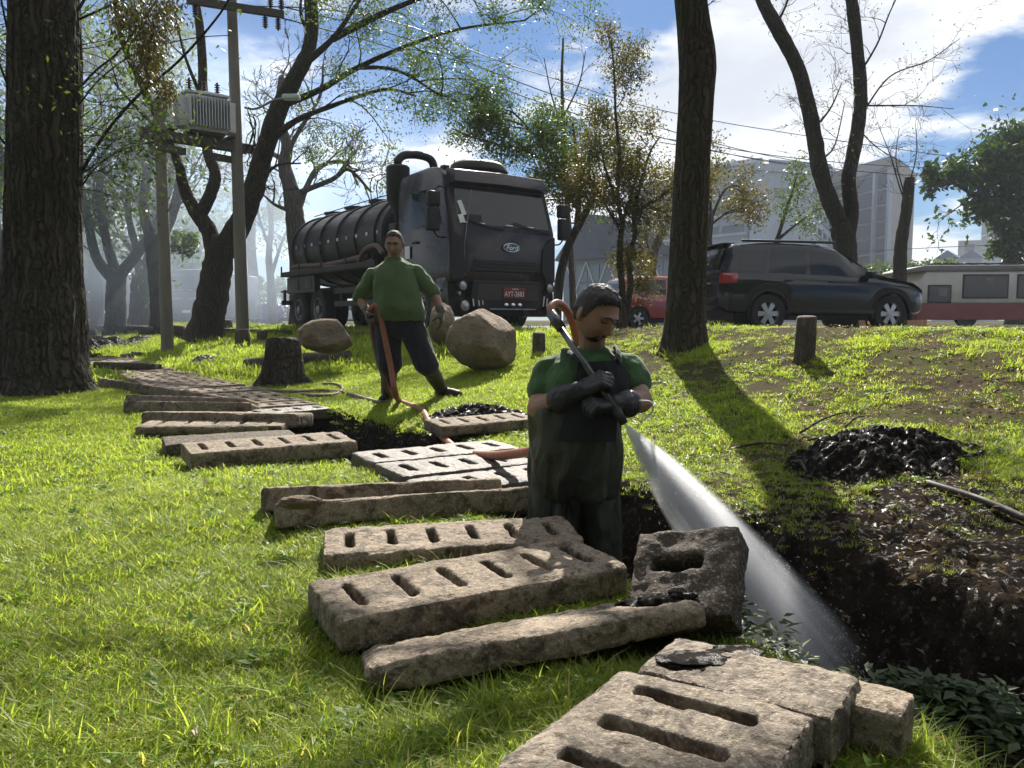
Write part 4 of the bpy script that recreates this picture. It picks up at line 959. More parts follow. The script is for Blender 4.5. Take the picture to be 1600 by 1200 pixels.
simple_tree('sprouting_tree', 'slanting pollard with one clump of green sprouts above the black car roof', (1195, 500), 27, [
    ([(1195, 500, 0), (1205, 430, 0), (1215, 372, 0)], .14, .10), ([(1215, 372, 0), (1228, 330, 0), (1238, 300, 0), (1246, 270, 0)], .07, .02), ([(1218, 372, 0), (1245, 350, 0), (1280, 325, 0)], .06, .015)],
    BARK_MID, LEAF_GREEN, 10, .12, .2, 49, (2, .45, .012), 3, minr=.005)
simple_tree('sawn_tree', 'short sawn-off forked trunk in front of the glass hall', (1018, 505), 30, [
    ([(1018, 505, 0), (1018, 450, 0), (1020, 400, 0), (1036, 360, 0)], .20, .15), ([(1020, 410, 0), (1010, 370, 0), (1012, 320, .2)], .05, .02)],
    BARK_MID, None, 0, .06, .2, 50, (2, .8, .012), 4, droop=0, up=.2)

# smoky trees on the left, dense right-hand evergreen
def crown_points(blobs, n, seed, Y):
    rg = np.random.default_rng(seed); out = []
    for (x, y, r) in blobs:
        c = at(x, y, Y); R3 = r * Y / FPX; k = int(n * r * r / sum(q[2] ** 2 for q in blobs))
        d = rg.normal(size=(k, 3)); d /= np.linalg.norm(d, axis=1)[:, None]; rr = R3 * rg.uniform(.25, 1, k) ** .5
        P = np.array(tuple(c)) + d * rr[:, None] * np.array([1, 1, .8]); P += rg.normal(0, R3 * .08, P.shape); out.append(P)
    P = np.concatenate(out); keep = fnoise(P, 9.0 / Y * 5, 3, seed, .6) > -.06; return P[keep]
def mass_tree(name, label, base_px, Y, limbs, blobs, n, bark, leaf, lsize, seed, group=None):
    T = Tree(seed); b = at(*base_px, Y); b.z = gz(b.x, b.y) - .1
    for i, (q, r0, r1) in enumerate(limbs):
        P, rad = T.limb([b if (j == 0 and i == 0) else at(x, y, Y) for j, (x, y) in enumerate(q)], r0, r1, 12, flare=.35 if i == 0 else 0)
        if i:
            for k in range(5, len(P), 3):
                d = (P[min(k + 1, len(P) - 1)] - P[k - 1]).normalized(); d = (d + Vector((T.rg.gauss(0, .7), T.rg.gauss(0, .7), T.rg.gauss(0, .5)))).normalized()
                T.grow(P[k], d, T.rg.uniform(1.2, 2.6), .05, 2, .1, .1, (3, 4), minr=.012)
    A = np.concatenate([crown_points(blobs, n, seed, Y), T.leaves(5, lsize, .5)]) if blobs else T.leaves(7, lsize, .45)
    return T.finish(name, label, tuple(b), bark, leaf, A, lsize, .5, group=group)
G = 'smoky trees along the verge'
mass_tree('shade_tree', 'smoky spreading tree with three low limbs just right of the big trunk', (180, 520), 33, [([(182, 520), (181, 470), (182, 430)], .42, .38), ([(180, 440), (150, 400), (135, 330), (120, 260)], .26, .10), ([(183, 435), (215, 395), (245, 350), (262, 300), (270, 240)], .26, .10), ([(182, 430), (165, 370), (155, 300), (165, 220), (150, 120)], .22, .08), ([(215, 395), (200, 330), (205, 250), (195, 170)], .16, .06)],
          [(150, 230, 60), (210, 190, 55), (150, 330, 40), (200, 110, 70), (140, 60, 60), (215, 300, 26)], 6500, BARK_DARK, LEAF_FINE, .24, 61, G)
mass_tree('shade_tree', 'smoky tree with a short thick bole left of the short pole', (218, 520), 36, [([(220, 520), (220, 470), (222, 430)], .48, .44), ([(222, 440), (238, 390), (246, 320), (240, 240), (225, 150)], .34, .12), ([(220, 440), (212, 400), (190, 370)], .22, .10), ([(244, 340), (262, 280), (255, 200), (235, 100)], .2, .08)],
          [(250, 60, 60), (225, 250, 40), (190, 380, 26)], 3000, BARK_DARK, LEAF_FINE, .24, 62, G)
mass_tree('shade_tree', 'dark leaning tree seen directly behind the short pole', (252, 524), 30, [([(256, 524), (250, 470), (246, 420), (240, 370)], .38, .34), ([(240, 380), (225, 330), (232, 260), (250, 200)], .24, .1), ([(244, 390), (270, 330), (282, 270), (262, 200), (220, 120)], .22, .1)],
          [(240, 180, 40), (290, 380, 24)], 3000, BARK_DARK, LEAF_FINE, .22, 63, G)
mass_tree('shade_tree', 'faint smoky tree hugging the big trunk on its right', (150, 520), 42, [([(152, 520), (152, 460), (146, 410)], .34, .3), ([(148, 420), (130, 360), (140, 300), (120, 200)], .22, .1), ([(150, 420), (172, 380), (180, 320)], .2, .08)],
          [(140, 390, 40), (160, 300, 40), (100, 200, 50)], 3500, BARK_DARK, LEAF_FINE, .26, 64, G)
mass_tree('shade_tree', 'pale leafy tree glowing behind the dark bus', (300, 515), 62, [([(300, 515), (300, 460)], .5, .4), ([(300, 470), (285, 420), (280, 350)], .3, .1), ([(300, 470), (325, 420), (330, 380)], .3, .1)],
          [(290, 400, 36), (270, 350, 34), (320, 360, 26), (300, 440, 20)], 5000, BARK_MID, LEAF_FINE, .34, 65, G)
mass_tree('shade_tree', 'green tree at the far left edge behind the big trunk', (10, 520), 30, [([(8, 520), (8, 460), (10, 400)], .4, .34), ([(10, 410), (-10, 340), (0, 260), (-20, 150)], .24, .1), ([(10, 400), (30, 330), (20, 250)], .2, .1)],
          [(0, 300, 40), (10, 150, 60), (-20, 220, 60), (20, 400, 26), (0, 60, 50)], 6000, BARK_DARK, LEAF_FINE, .2, 66, G)
mass_tree('shade_tree', 'high pale crown filling the gap above the transformer', (400, 512), 58, [([(398, 512), (396, 440), (392, 360), (398, 290)], .4, .3), ([(398, 300), (380, 230), (385, 160)], .24, .1), ([(398, 310), (420, 240), (425, 190)], .22, .1), ([(396, 330), (370, 290), (350, 240)], .2, .08)],
          [(350, 260, 22), (400, 240, 22), (425, 330, 18)], 2600, BARK_MID, LEAF_FINE, .3, 67, G)
mass_tree('evergreen_tree', 'dense dark evergreen tree at the right edge above the old tram', (1585, 500), 44, [([(1585, 500), (1580, 430), (1575, 370)], .4, .3), ([(1578, 380), (1540, 320), (1480, 280)], .2, .06), ([(1578, 380), (1590, 300), (1560, 230)], .22, .08)],
          [(1570, 250, 62), (1520, 260, 40), (1470, 270, 28), (1590, 330, 55), (1545, 320, 36), (1610, 240, 60), (1580, 390, 32), (1455, 295, 14)], 17000, BARK_DARK, LEAF_DARK, .34, 68)
def bush(name, label, blobs, Y, n, leaf, lsize, seed, group=None):
    A = crown_points(blobs, n, seed, Y); c = at(blobs[0][0], 505, Y); c.z = gz(c.x, c.y); A[:, 2] = np.maximum(A[:, 2], c.z + .05)
    root = empty(name, c, label=label, cat='bush', group=group); rg = np.random.default_rng(seed)
    tag(leaf_mesh('foliage', A - np.array(tuple(c)), lsize, leaf, root, rg, .5), kind='stuff'); mb = MB()
    for k in range(9):
        e = A[rg.integers(len(A))] - np.array(tuple(c)); mb.tube([(e[0] * .25, e[1] * .25, -.1), (e[0] * .6, e[1] * .6, e[2] * .55), tuple(e)], [.06, .04, .015], 5)
    mb.build('stem', BARK_MID, root, True)
for i, (x, Y, lab) in enumerate(((20, 80, 'far leafy tree at the left frame edge behind the smoke'), (95, 74, 'far leafy tree hidden mostly by the big trunk'), (165, 82, 'far leafy tree in the smoke right of the big trunk'), (230, 76, 'far leafy tree filling the gap left of the short pole'), (285, 90, 'far leafy tree above the dark bus'), (345, 96, 'far leafy tree between forked tree and tall pole'))):
    mass_tree('backdrop_tree', lab, (x, 512), Y, [([(x, 512), (x + 2, 440), (x - 3, 390)], .45, .35), ([(x, 430), (x - 18, 370), (x - 22, 320)], .25, .1), ([(x, 430), (x + 20, 370), (x + 16, 300)], .25, .1)], [(x, 390, 42), (x - 24, 430, 30), (x + 24, 420, 32), (x + 4, 330 - (i % 3) * 20, 36), (x, 470, 28)] if i < 5 else [(x, 440, 22), (x - 8, 470, 20), (x + 10, 465, 20)], 4200, BARK_MID, LEAF_GREEN, .62, 80 + i, 'far trees behind the smoke')
bush('bush', 'hazy grey-green bushes left of the lopped trunk', [(1370, 430, 26), (1400, 440, 24), (1350, 445, 20), (1440, 425, 26), (1480, 420, 20)], 70, 5000, LEAF_GREEN, .34, 71)
bush('bush', 'far wooded hill edge seen below the tank tail', [(440, 450, 22), (410, 460, 22), (460, 470, 20), (380, 470, 18), (350, 465, 18), (395, 440, 16)], 110, 5000, LEAF_GREEN, .5, 72)
bush('bush', 'far green scrub behind the parked cars at left', [(330, 480, 16), (360, 482, 14), (300, 478, 16), (240, 485, 18), (200, 488, 18), (160, 480, 20), (120, 480, 20)], 95, 4200, LEAF_GREEN, .5, 73)

def shading_trees_behind():
    """unseen belt of trees added behind the camera to darken shaded sides"""
    rg = np.random.default_rng(91); P = []; mb = MB()
    for k in range(13):
        x, y = -24 + k * 4.2 + rg.normal(0, 1), -7.5 - rg.uniform(0, 5); h = rg.uniform(14, 19); n = 2200
        d = rg.normal(size=(n, 3)); d /= np.linalg.norm(d, axis=1)[:, None]; c = np.array([x, y, h * .56]); P.append(c + d * rg.uniform(.3, 1, n)[:, None] ** .4 * np.array([4.2, 3.2, h * .46])); mb.tube([(x, y, -.2), (x + .2, y, 2.5), (x, y + .2, h * .6)], [.4, .3, .15], 8)  # added crowns, close and low, block sky light from behind
    b = np.array([0, -14, 0.0]); root = empty('shading_trees', tuple(b), label='unseen belt of trees added behind the viewer for shade', cat='shading_trees', kind='stuff')
    leaf_mesh('foliage', np.concatenate(P) - b, 1.0, LEAF_GREEN, root, rg, .6); mb.v = [(v[0], v[1] + 14, v[2]) for v in mb.v]; mb.build('trunks', BARK_DARK, root)
shading_trees_behind()
# ------------------------------------------------------------------ vehicles
PAINT_TRUCK = mat_basic('dark_aubergine_paint', (0.020, 0.012, 0.015), (0.030, 0.021, 0.023), 3, 0.22, 0.05, 200, 0.001, coat=0.2, spec=.3)
TANK_PAINT = mat_basic('dusty_black_tank_paint', (0.020, 0.018, 0.022), (0.040, 0.037, 0.040), 5, 0.42, 0.1, 40, 0.002, coat=0.0, spec=.3)
BLACK_PLASTIC = mat_basic('black_plastic', (0.014, 0.013, 0.013), (0.022, 0.021, 0.021), 8, 0.55, spec=.3)
RUBBER = mat_basic('tyre_rubber', (0.014, 0.013, 0.013), (0.03, 0.027, 0.025), 12, 0.85, 0.3, 60, 0.004)
STEEL = mat_basic('dull_steel', (0.30, 0.30, 0.31), (0.18, 0.175, 0.17), 6, 0.42, metal=0.9)
CHROME = mat_basic('bright_chrome', (0.75, 0.75, 0.76), (0.6, 0.6, 0.6), 6, 0.12, metal=1.0, rv=.04)
ALLOY = mat_basic('alloy_wheel_metal', (0.55, 0.55, 0.56), (0.42, 0.42, 0.43), 6, 0.35, metal=0.7)
RUST = mat_basic('dark_frame_steel', (0.03, 0.026, 0.024), (0.055, 0.042, 0.034), 9, 0.7, 0.2, 50, .003)
WHITE_P = mat_basic('white_paint', (0.78, 0.78, 0.76), (0.68, 0.68, 0.66), 5, 0.45)
LAMP_RED = mat_basic('red_lens', (0.42, 0.012, 0.014), (0.30, 0.01, 0.012), 20, 0.12, coat=1.0)
LAMP_CLEAR = mat_basic('lamp_lens', (0.50, 0.50, 0.50), (0.30, 0.30, 0.31), 40, 0.10, coat=1.0, metal=.3)
HOSE_MAT = mat_basic('orange_rubber_hose', (0.27, 0.085, 0.035), (0.19, 0.07, 0.035), 30, 0.5, 0.15, 120, 0.002)
HOSE_DULL = mat_basic('dull_suction_hose', (0.15, 0.085, 0.065), (0.09, 0.06, 0.05), 14, 0.65)
def glass_mat(name, tint=(0.02, 0.024, 0.028), rough=0.03, alpha=0.25):
    m = NT(name); m.col(tint); m.rough(rough); m.b.inputs['Specular IOR Level'].default_value = 0.45; m.b.inputs['Coat Weight'].default_value = 0.0; m.b.inputs['Coat Roughness'].default_value = .02
    tr = m.n('ShaderNodeBsdfTransparent'); tr.inputs[0].default_value = (0.55, 0.6, 0.62, 1); mx = m.n('ShaderNodeMixShader'); mx.inputs[0].default_value = alpha
    m.L.new(m.b.outputs[0], mx.inputs[1]); m.L.new(tr.outputs[0], mx.inputs[2]); m.L.new(mx.outputs[0], m.out.inputs[0]); return m.mat
GLASS = glass_mat('tinted_car_glass', alpha=.12); GLASS_CLEAR = glass_mat('windscreen_glass', (0.03, .035, .04), .04, .62)

def text_mesh(body, size, depth=0.004, shear=0.0, font_scale=1.0):
    cu = bpy.data.curves.new('t', 'FONT'); cu.body = body; cu.size = size; cu.extrude = depth; cu.align_x = 'CENTER'; cu.align_y = 'CENTER'; cu.shear = shear; cu.resolution_u = 2
    o = bpy.data.objects.new('t', cu); col.objects.link(o); bpy.context.view_layer.update()
    me = bpy.data.meshes.new_from_object(o.evaluated_get(bpy.context.evaluated_depsgraph_get())); bpy.data.objects.remove(o); bpy.data.curves.remove(cu); me.materials.clear(); return me
def put_text(body, size, loc, M3, mat, parent, shear=0.0, depth=.004, sx=1.0):
    o = link('lettering', text_mesh(body, size, depth, shear), mat, parent); o.matrix_local = Matrix.Translation(loc) @ M3.to_4x4() @ Matrix.Diagonal((sx, 1, 1, 1)); return o
def axes(x, y, z): return Matrix((Vector(x), Vector(y), Vector(z))).transposed()

def wheel(parent, c, r, w, side, rim=ALLOY, spokes=6, name='wheel', truck=False):
    """axle along local y; side=-1 faces -y"""
    e = empty(name, c); e.parent = parent; s = side
    mb = MB(); mb.lathe([(r * .60, -w / 2), (r * .9, -w / 2), (r * .985, -w * .38), (r, -w * .2), (r, w * .2), (r * .985, w * .38), (r * .9, w / 2), (r * .60, w / 2), (r * .58, 0)], (0, 0, 0), (0, 1, 0), 40, False); mb.build('tyre', RUBBER, e, angle=35)
    mb = MB(); f = s * w / 2
    if truck:
        mb.lathe([(r * .60, 0), (r * .56, f * .95), (r * .50, f * .9), (r * .46, f * .45), (r * .22, f * .4), (r * .20, f * 1.0), (r * .12, f * 1.1), (.001, f * 1.1)], (0, 0, 0), (0, 1, 0), 32, False)
        for k in range(8): a = k * math.pi / 4; mb.box((math.cos(a) * r * .32, f * .48, math.sin(a) * r * .32), (.035, .05, .035))
        mb.build('rim', STEEL, e, angle=35)
    else:
        mb.lathe([(r * .62, f * .2), (r * .66, f * .92), (r * .60, f * .95), (r * .57, f * .6), (r * .57, f * .2)], (0, 0, 0), (0, 1, 0), 36, False); mb.lathe([(r * .17, f * .5), (r * .16, f * .92), (.001, f * .95)], (0, 0, 0), (0, 1, 0), 20, False)
        for k in range(spokes):
            a = 2 * math.pi * k / spokes; d = Vector((math.cos(a), 0, math.sin(a))); t = Vector((-math.sin(a), 0, math.cos(a))); p0, p1 = d * r * .12, d * r * .60; y0, y1 = f * .88, f * .78; vs = []
            for p, y, hw in ((p0, y0, r * .10), (p1, y1, r * .14)):
                for q in (-1, 1):
                    for dy in (0, -.03 * s): vs.append(p + t * q * hw + Vector((0, y + dy, 0)))
            mb.add(vs, [(0, 2, 6, 4), (1, 5, 7, 3), (0, 4, 5, 1), (2, 3, 7, 6), (0, 1, 3, 2), (4, 6, 7, 5)])
        mb.build('rim', rim, e, angle=35)
        mb = MB(); mb.lathe([(r * .56, f * .15), (.001, f * .15)], (0, 0, 0), (0, 1, 0), 24, False); mb.build('brake_disc', BLACK_PLASTIC, e)
    return e

def lorry():
    z0 = .655; hd = Vector((math.sin(R(36)), -math.cos(R(36)), 0)); lf = Vector((-hd.y, hd.x, 0))
    root = empty('tanker_lorry', (-0.09, 15.35, z0), math.atan2(hd.y, hd.x), 'dark vacuum tanker lorry parked at the top of the bank', 'lorry')
    root.scale = (1.0, 1.0, 1.015); P = root; W = 1.24
    # cab shell
    prof = [(-.06, .92), (-.05, 1.2), (-.07, 1.93), (-.30, 2.72), (-.34, 2.86), (-.50, 3.02), (-.85, 3.10), (-2.05, 3.06), (-2.14, 2.9), (-2.14, .95), (-1.72, .92), (-1.62, .70), (-1.30, .58)]
    mb = MB(); n = len(prof)
    prof = [(-.06, .92), (-.05, 1.2), (-.07, 1.93), (-.30, 2.72), (-.36, 2.90), (-.55, 3.04), (-.95, 3.11), (-2.02, 3.08), (-2.14, 2.92), (-2.14, .92)]
    secs = [(-W, .10, .05), (-W + .02, .04, .02), (-W + .12, 0, 0), (W - .12, 0, 0), (W - .02, .04, .02), (W, .10, .05)]
    vs = []; k = len(prof)
    for y, back, dn in secs:
        for x, z in prof:
            xx = x - back if x > -1.2 else x + back * .4; zz = z - dn if z > 2.85 else z
            tum = .06 * max(0, (z - 1.9) / 1.2); yy = y * (1 - tum); vs.append((xx, yy, zz))
    fs = [tuple(range(k)), tuple(range((len(secs) - 1) * k, len(secs) * k))[::-1]]
    for a in range(len(secs) - 1):
        for i in range(k): j = (i + 1) % k; fs.append((a * k + i, a * k + j, (a + 1) * k + j, (a + 1) * k + i))
    mb.add(vs, fs); cab = mb.build('cab', PAINT_TRUCK, P, bevel=.035, segs=3, angle=40)
    # windscreen with a dark surround, set 8 mm proud of the shell
    def slope(z, off): return -.07 - (z - 1.93) / (2.72 - 1.93) * .23 + off
    def screen(name, y0, y1, z0_, z1_, off, mat, inset=0.0, parent=P):
        m = MB(); a = [(slope(z0_, off) - (.03 if abs(y0) > 1 else 0), y0, z0_), (slope(z0_, off), y1, z0_), (slope(z1_, off), y1 * .97, z1_), (slope(z1_, off), y0 * .97, z1_)]
        b = [(x - .03, y, z) for x, y, z in a]; m.add(a + b, [(0, 1, 2, 3), (7, 6, 5, 4), (0, 4, 5, 1), (1, 5, 6, 2), (2, 6, 7, 3), (3, 7, 4, 0)]); return m.build(name, mat, parent)
    screen('windscreen_surround', -1.13, 1.13, 1.90, 2.74, .012, BLACK_PLASTIC)
    ws = screen('windscreen', -1.06, 1.06, 1.99, 2.68, .022, GLASS)
    # reflections' neighbours: A-pillar stickers seen on the near corner of the screen
    for yy, zz, w, h in ((-.93, 2.28, .10, .28), (-.97, 2.08, .12, .16)):
        m = MB(); x = slope(zz, .026); m.box((x, yy, zz), (.004, w, h), Matrix.Rotation(R(-16), 3, 'Y') @ Matrix.Rotation(.25, 3, 'X')); m.build('sticker', WHITE_P, ws)
    for yy in (-.95, -.55, .1, .6):
        m = MB(); m.box((slope(2.02, .03), yy, 2.015), (.01, .16, .02), Matrix.Rotation(R(-16), 3, 'Y')); m.build('sticker', WHITE_P, ws)
    # visor and roof air unit
    m = MB(); m.add([(-.26, -1.17, 2.70), (-.10, -1.10, 2.74), (-.08, 0, 2.76), (-.10, 1.10, 2.74), (-.26, 1.17, 2.70), (-.34, 1.15, 3.0), (-.24, 1.02, 2.98), (-.22, 0, 3.0), (-.24, -1.02, 2.98), (-.34, -1.15, 3.0), (-.42, 0, 2.98), (-.42, 0, 2.72)],
                    [(0, 1, 8, 9), (1, 2, 7, 8), (2, 3, 6, 7), (3, 4, 5, 6), (9, 8, 7, 10), (10, 7, 6, 5), (0, 11, 2, 1), (11, 4, 3, 2), (0, 9, 10, 11), (11, 10, 5, 4)])
    m.build('visor', PAINT_TRUCK, P, bevel=.012, angle=40)
    m = MB(); m.lathe([(.62, 0), (.66, .06), (.62, .16), (.50, .23), (.001, .25)], (-1.05, .05, 3.09), (0, 0, 1), 28); m.v = [(x, y * 1.0, z) for x, y, z in m.v]; m.v = [((x + 1.05) * .75 - 1.05, (y - .05) * .95 + .05, z) for x, y, z in m.v]; m.build('roof_air_unit', BLACK_PLASTIC, P, angle=40)
    m = MB(); m.box((-.62, -1.0, 3.07), (.16, .12, .06)); m.build('marker_lamp', BLACK_PLASTIC, P, bevel=.015)
    m = MB(); m.box((-.62, 1.0, 3.07), (.16, .12, .06)); m.build('marker_lamp', BLACK_PLASTIC, P, bevel=.015)
    # front panel lines, upper grille
    m = MB(); m.prism([(-.82, 1.13), (.82, 1.13), (.72, 1.36), (-.72, 1.36)], 'x', -.075, -.028); m.build('upper_grille', BLACK_PLASTIC, P, bevel=.02)
    for i in range(3): m = MB(); m.box((-.024, 0, 1.18 + i * .06), (.02, 1.36 - i * .06, .022)); m.build('grille_bar', RUST, P)
    for s in (-1, 1):
        m = MB(); m.prism([(s * .98, .98), (s * 1.2, .98), (s * 1.2, 1.85), (s * 1.14, 1.85), (s * .90, 1.62), (s * .86, 1.2)], 'x', -.10, -.034); m.build('corner_panel', BLACK_PLASTIC, P, bevel=.012)
        # wiper, mirror, step, window
        m = MB(); m.tube([(slope(1.96, .05), s * .55 + .2, 1.95), (slope(2.06, .045), s * .55 - .35, 2.08)], .014, 6); m.tube([(slope(1.93, .05), s * .55 + .5, 1.93), (slope(1.96, .05), s * .55 + .2, 1.95)], .016, 6); m.build('wiper', BLACK_PLASTIC, P)
        mr = empty('mirror', (-.18, s * 1.52, 2.3)); mr.parent = P
        m = MB(); m.box((0, 0, .10), (.16, .24, .26)); m.box((0, .02 * s, -.26), (.15, .25, .42)); m.build('mirror_housing', BLACK_PLASTIC, mr, bevel=.035, segs=3, angle=40)
        m = MB(); m.tube(crs([(-.12, -.36 * s, .32), (-.04, -.14 * s, .33), (0, 0, .22)], 4), .016, 6); m.build('mirror_arm', BLACK_PLASTIC, mr); m = MB(); m.tube(crs([(-.10, -.32 * s, -.56), (-.02, -.1 * s, -.56), (0, 0, -.46)], 4), .016, 6); m.build('mirror_arm', BLACK_PLASTIC, mr)
        m = MB(); m.add([(-.42, s * 1.236, 2.0), (-1.55, s * 1.236, 2.0), (-1.55, s * 1.18, 2.68), (-.62, s * 1.18, 2.68)], [(0, 1, 2, 3)]); m.v = [(x, y * 1.01, z) for x, y, z in m.v]; m.build('side_window', GLASS, P)
        m = MB()
        for z in (.45, .78): m.box((-.62, s * 1.17, z), (.55, .22, .05))
        m.box((-.62, s * 1.08, .62), (.6, .04, .5)); m.build('cab_step', RUST, P)
        m = MB(); m.box((-1.35, s * 1.25, 1.72), (.18, .03, .05)); m.build('door_handle', BLACK_PLASTIC, P, bevel=.01)
        wheel(P, (-1.32, s * 1.02, .50), .50, .30, s, truck=True)
        m = MB(); a = [(math.cos(t), math.sin(t)) for t in np.linspace(0, math.pi, 13)]; m.tube([(-1.32 + .60 * c, s * 1.12, .55 + .60 * q) for c, q in a], .05, 6, squash=3); m.build('mudguard', BLACK_PLASTIC, P, angle=40)
    # bumper with lamps, plate
    m = MB(); m.prism([(0.02, .30), (.03, .6), (0.0, .95), (-.06, 1.02), (-.5, 1.02), (-.75, .9), (-.78, .42), (-.6, .30)], 'y', -1.25, 1.25); m.v = [(x - .16 * max(0, (abs(y) - 1.0) / .25) ** 2 if x > -.2 else x, y, z) for x, y, z in m.v]
    bm_ = m.build('bumper', PAINT_TRUCK, P, bevel=.03, angle=40)
    m = MB(); m.prism([(-.72, .44), (.72, .44), (.86, .62), (.80, .97), (-.80, .97), (-.86, .62)], 'x', -.04, .038); m.build('bumper_grille', BLACK_PLASTIC, P, bevel=.02)
    m = MB(); m.prism([(-.74, .60), (.74, .60), (.70, .90), (-.70, .90)], 'x', .03, .048); m.build('bumper_recess', RUST, P, bevel=.01)
    m = MB(); m.box((.045, .1, .445), (.02, 1.1, .022)); m.build('trim_strip', STEEL, P)
    for y, z, r in ((-1.02, .86, .085), (-.98, .50, .10), (1.02, .86, .085), (1.06, .50, .10), (-1.1, .72, .04)):
        hl = empty('headlight', (.02, y, z)); hl.parent = P
        m = MB(); m.lathe([(r * 1.25, -.05), (r * 1.22, .02), (r * 1.02, .03)], (0, 0, 0), (1, 0, 0), 24, False); m.build('lamp_ring', BLACK_PLASTIC, hl, angle=40)
        m = MB(); m.lathe([(r, .012), (r * .7, .028), (.001, .034)], (0, 0, 0), (1, 0, 0), 24, False); m.build('lens', LAMP_CLEAR, hl, angle=60)
    for k, (y, z, h) in enumerate(((-.80, .56, .14), (-.68, .58, .16), (-.60, .62, .20), (.86, .60, .2), (.94, .58, .16), (1.12, .62, .2))):
        m = MB(); m.box((.036 if abs(y) < 1 else .0, y, z), (.012, .022, h), Matrix.Rotation(.15 * (-1 if y > 0 else 1), 3, 'X')); m.build('reflector_strip', WHITE_P, P)
    # three work lamps under the plate
    for y in (-.06, .1, .26): m = MB(); m.ell((.06, y, .52), (.02, .06, .04)); m.build('work_lamp', CHROME, P, True)
    pl = MB(); pl.box((.06, .12, .745), (.015, .52, .20)); plate = pl.build('number_plate', mat_basic('red_plate', (0.22, 0.018, 0.022), (0.18, .015, .018), 3, .4), P, bevel=.006)
    M3 = axes((0, 1, 0), (0, 0, 1), (1, 0, 0))
    put_text('AYT-2683', .135, (.069, .12, .725), M3, WHITE_P, plate, sx=.82); m = MB(); m.box((.069, .14, .822), (.004, .14, .012)); m.build('town_line', WHITE_P, plate)
    # oval emblem
    em = MB(); em.lathe([(.15, 0), (.15, .012), (.001, .014)], (0, 0, 0), (1, 0, 0), 40); em.v = [(x - .040, y * 1.25 + .12, z * .52 + 1.60) for x, y, z in em.v]; emb = em.build('emblem', mat_basic('emblem_dark', (.01, .012, .02), None, 5, .2), P)
    ring = MB(); pts = [(-.026, .12 + .1875 * 1.0 * math.cos(a), 1.60 + .078 * math.sin(a)) for a in np.linspace(0, 2 * math.pi, 41)]; ring.tube(pts, .008, 6, cap=False); ring.build('emblem_ring', CHROME, emb, True)
    put_text('Ford', .145, (-.02, .12, 1.598), M3, CHROME, emb, shear=.35)
    m = MB(); m.tube([(-.05, -.92, 1.05), (-.03, -.95, 1.6), (-.02, -.80, 2.6)], .007, 5); m.build('aerial', STEEL, P)
    # chassis
    m = MB()
    for y in (-.42, .42): m.box((-4.9, y, .95), (7.2, .09, .26))
    for x in (-2.6, -4, -5.4, -6.8, -8.2): m.box((x, 0, .95), (.1, .8, .18))
    m.build('chassis', RUST, P)
    # tank: elliptical barrel with dished ends
    def ellp(x, sc=1.0, n=40): return [(x, 1.12 * sc * math.cos(a), 2.06 + .90 * sc * math.sin(a)) for a in np.linspace(0, 2 * math.pi, n, endpoint=False)]
    m = MB(); st = [(-8.62, .02), (-8.58, .45), (-8.48, .78), (-8.36, .94), (-8.25, 1), (-3.05, 1), (-2.95, .93), (-2.85, .7), (-2.8, .3), (-2.79, .02)]; vs = []
    for x, sc in st: vs += ellp(x, sc)
    n = 40; m.add(vs, [(i * n + j, i * n + (j + 1) % n, (i + 1) * n + (j + 1) % n, (i + 1) * n + j) for i in range(len(st) - 1) for j in range(n)]); tank = m.build('tank', TANK_PAINT, P, angle=35)
    for x in (-3.35, -4.35, -5.35, -6.35, -7.35, -8.2):
        m = MB(); m.tube([Vector(p) for p in ellp(x, 1.012)] + [Vector(ellp(x, 1.012)[0])], .035, 6, cap=False); m.build('hoop', TANK_PAINT, tank, True)
    for i in range(10):
        x = -3.2 - i * .52; m = MB(); a = R(184); y, z = 1.13 * math.cos(a), 2.06 + .9 * math.sin(a); m.box((x, y - .008, z + .10), (.09, .012, .07)); m.build('reflector', WHITE_P if i % 3 else mat_basic('dull_reflector', (.5, .4, .4), None, 3, .4), tank)
    for x in (-7.9, -6.6, -5.2):
        m = MB(); m.lathe([(.28, 0), (.28, .1), (.32, .1), (.32, .15), (.1, .18), (.001, .18)], (x, 0, 2.92), (0, 0, 1), 20); m.build('hatch', TANK_PAINT, tank, angle=40)
    m = MB()
    for y in (-.45, .45): m.tube([(-8.3, y, 2.98), (-5, y, 3.02), (-3.2, y, 3.02)], .012, 6)
    for a, b2 in ((-4.3, -3.2),):
        for y in (-.55,): m.tube(crs([(a, y, 2.9), (a, y, 3.35), (b2, y, 3.36), (b2, y, 2.9)], 3), .012, 6); m.tube(crs([(a + .3, y - .3, 2.75), (a + .3, y - .3, 3.35), (b2, y - .1, 3.35)], 3), .012, 6)
    m.build('hand_rail', BLACK_PLASTIC, tank)
    # side trays, suction hoses, lockers, guard
    for s in (-1, 1):
        m = MB(); m.box((-5.7, s * 1.20, 1.38), (5.6, .30, .04)); m.box((-5.7, s * 1.34, 1.43), (5.6, .02, .10))
        for x in (-8.45, -7.2, -5.8, -4.4, -3.0): m.box((x, s * 1.34, 1.50), (.04, .03, .26))
        m.build('hose_tray', RUST, P)
        for j, (z, x0, x1) in enumerate(((1.47, -8.5, -3.2), (1.57, -8.1, -3.6))):
            m = MB(); pts = [(x, s * (1.20 + .05 * math.sin(x * 2 + j)), z + .035 * math.sin(x * 1.7 + j * 2)) for x in np.linspace(x0, x1, 30)]; m.tube(pts, .062, 10); m.build('suction_hose', HOSE_DULL, P, True)
        m = MB(); m.tube(crs([(-3.9, s * 1.24, 1.50), (-3.5, s * 1.28, 1.72), (-3.0, s * 1.26, 1.78), (-2.7, s * 1.25, 1.60)], 6), .06, 10); m.build('suction_hose', HOSE_DULL, P, True)
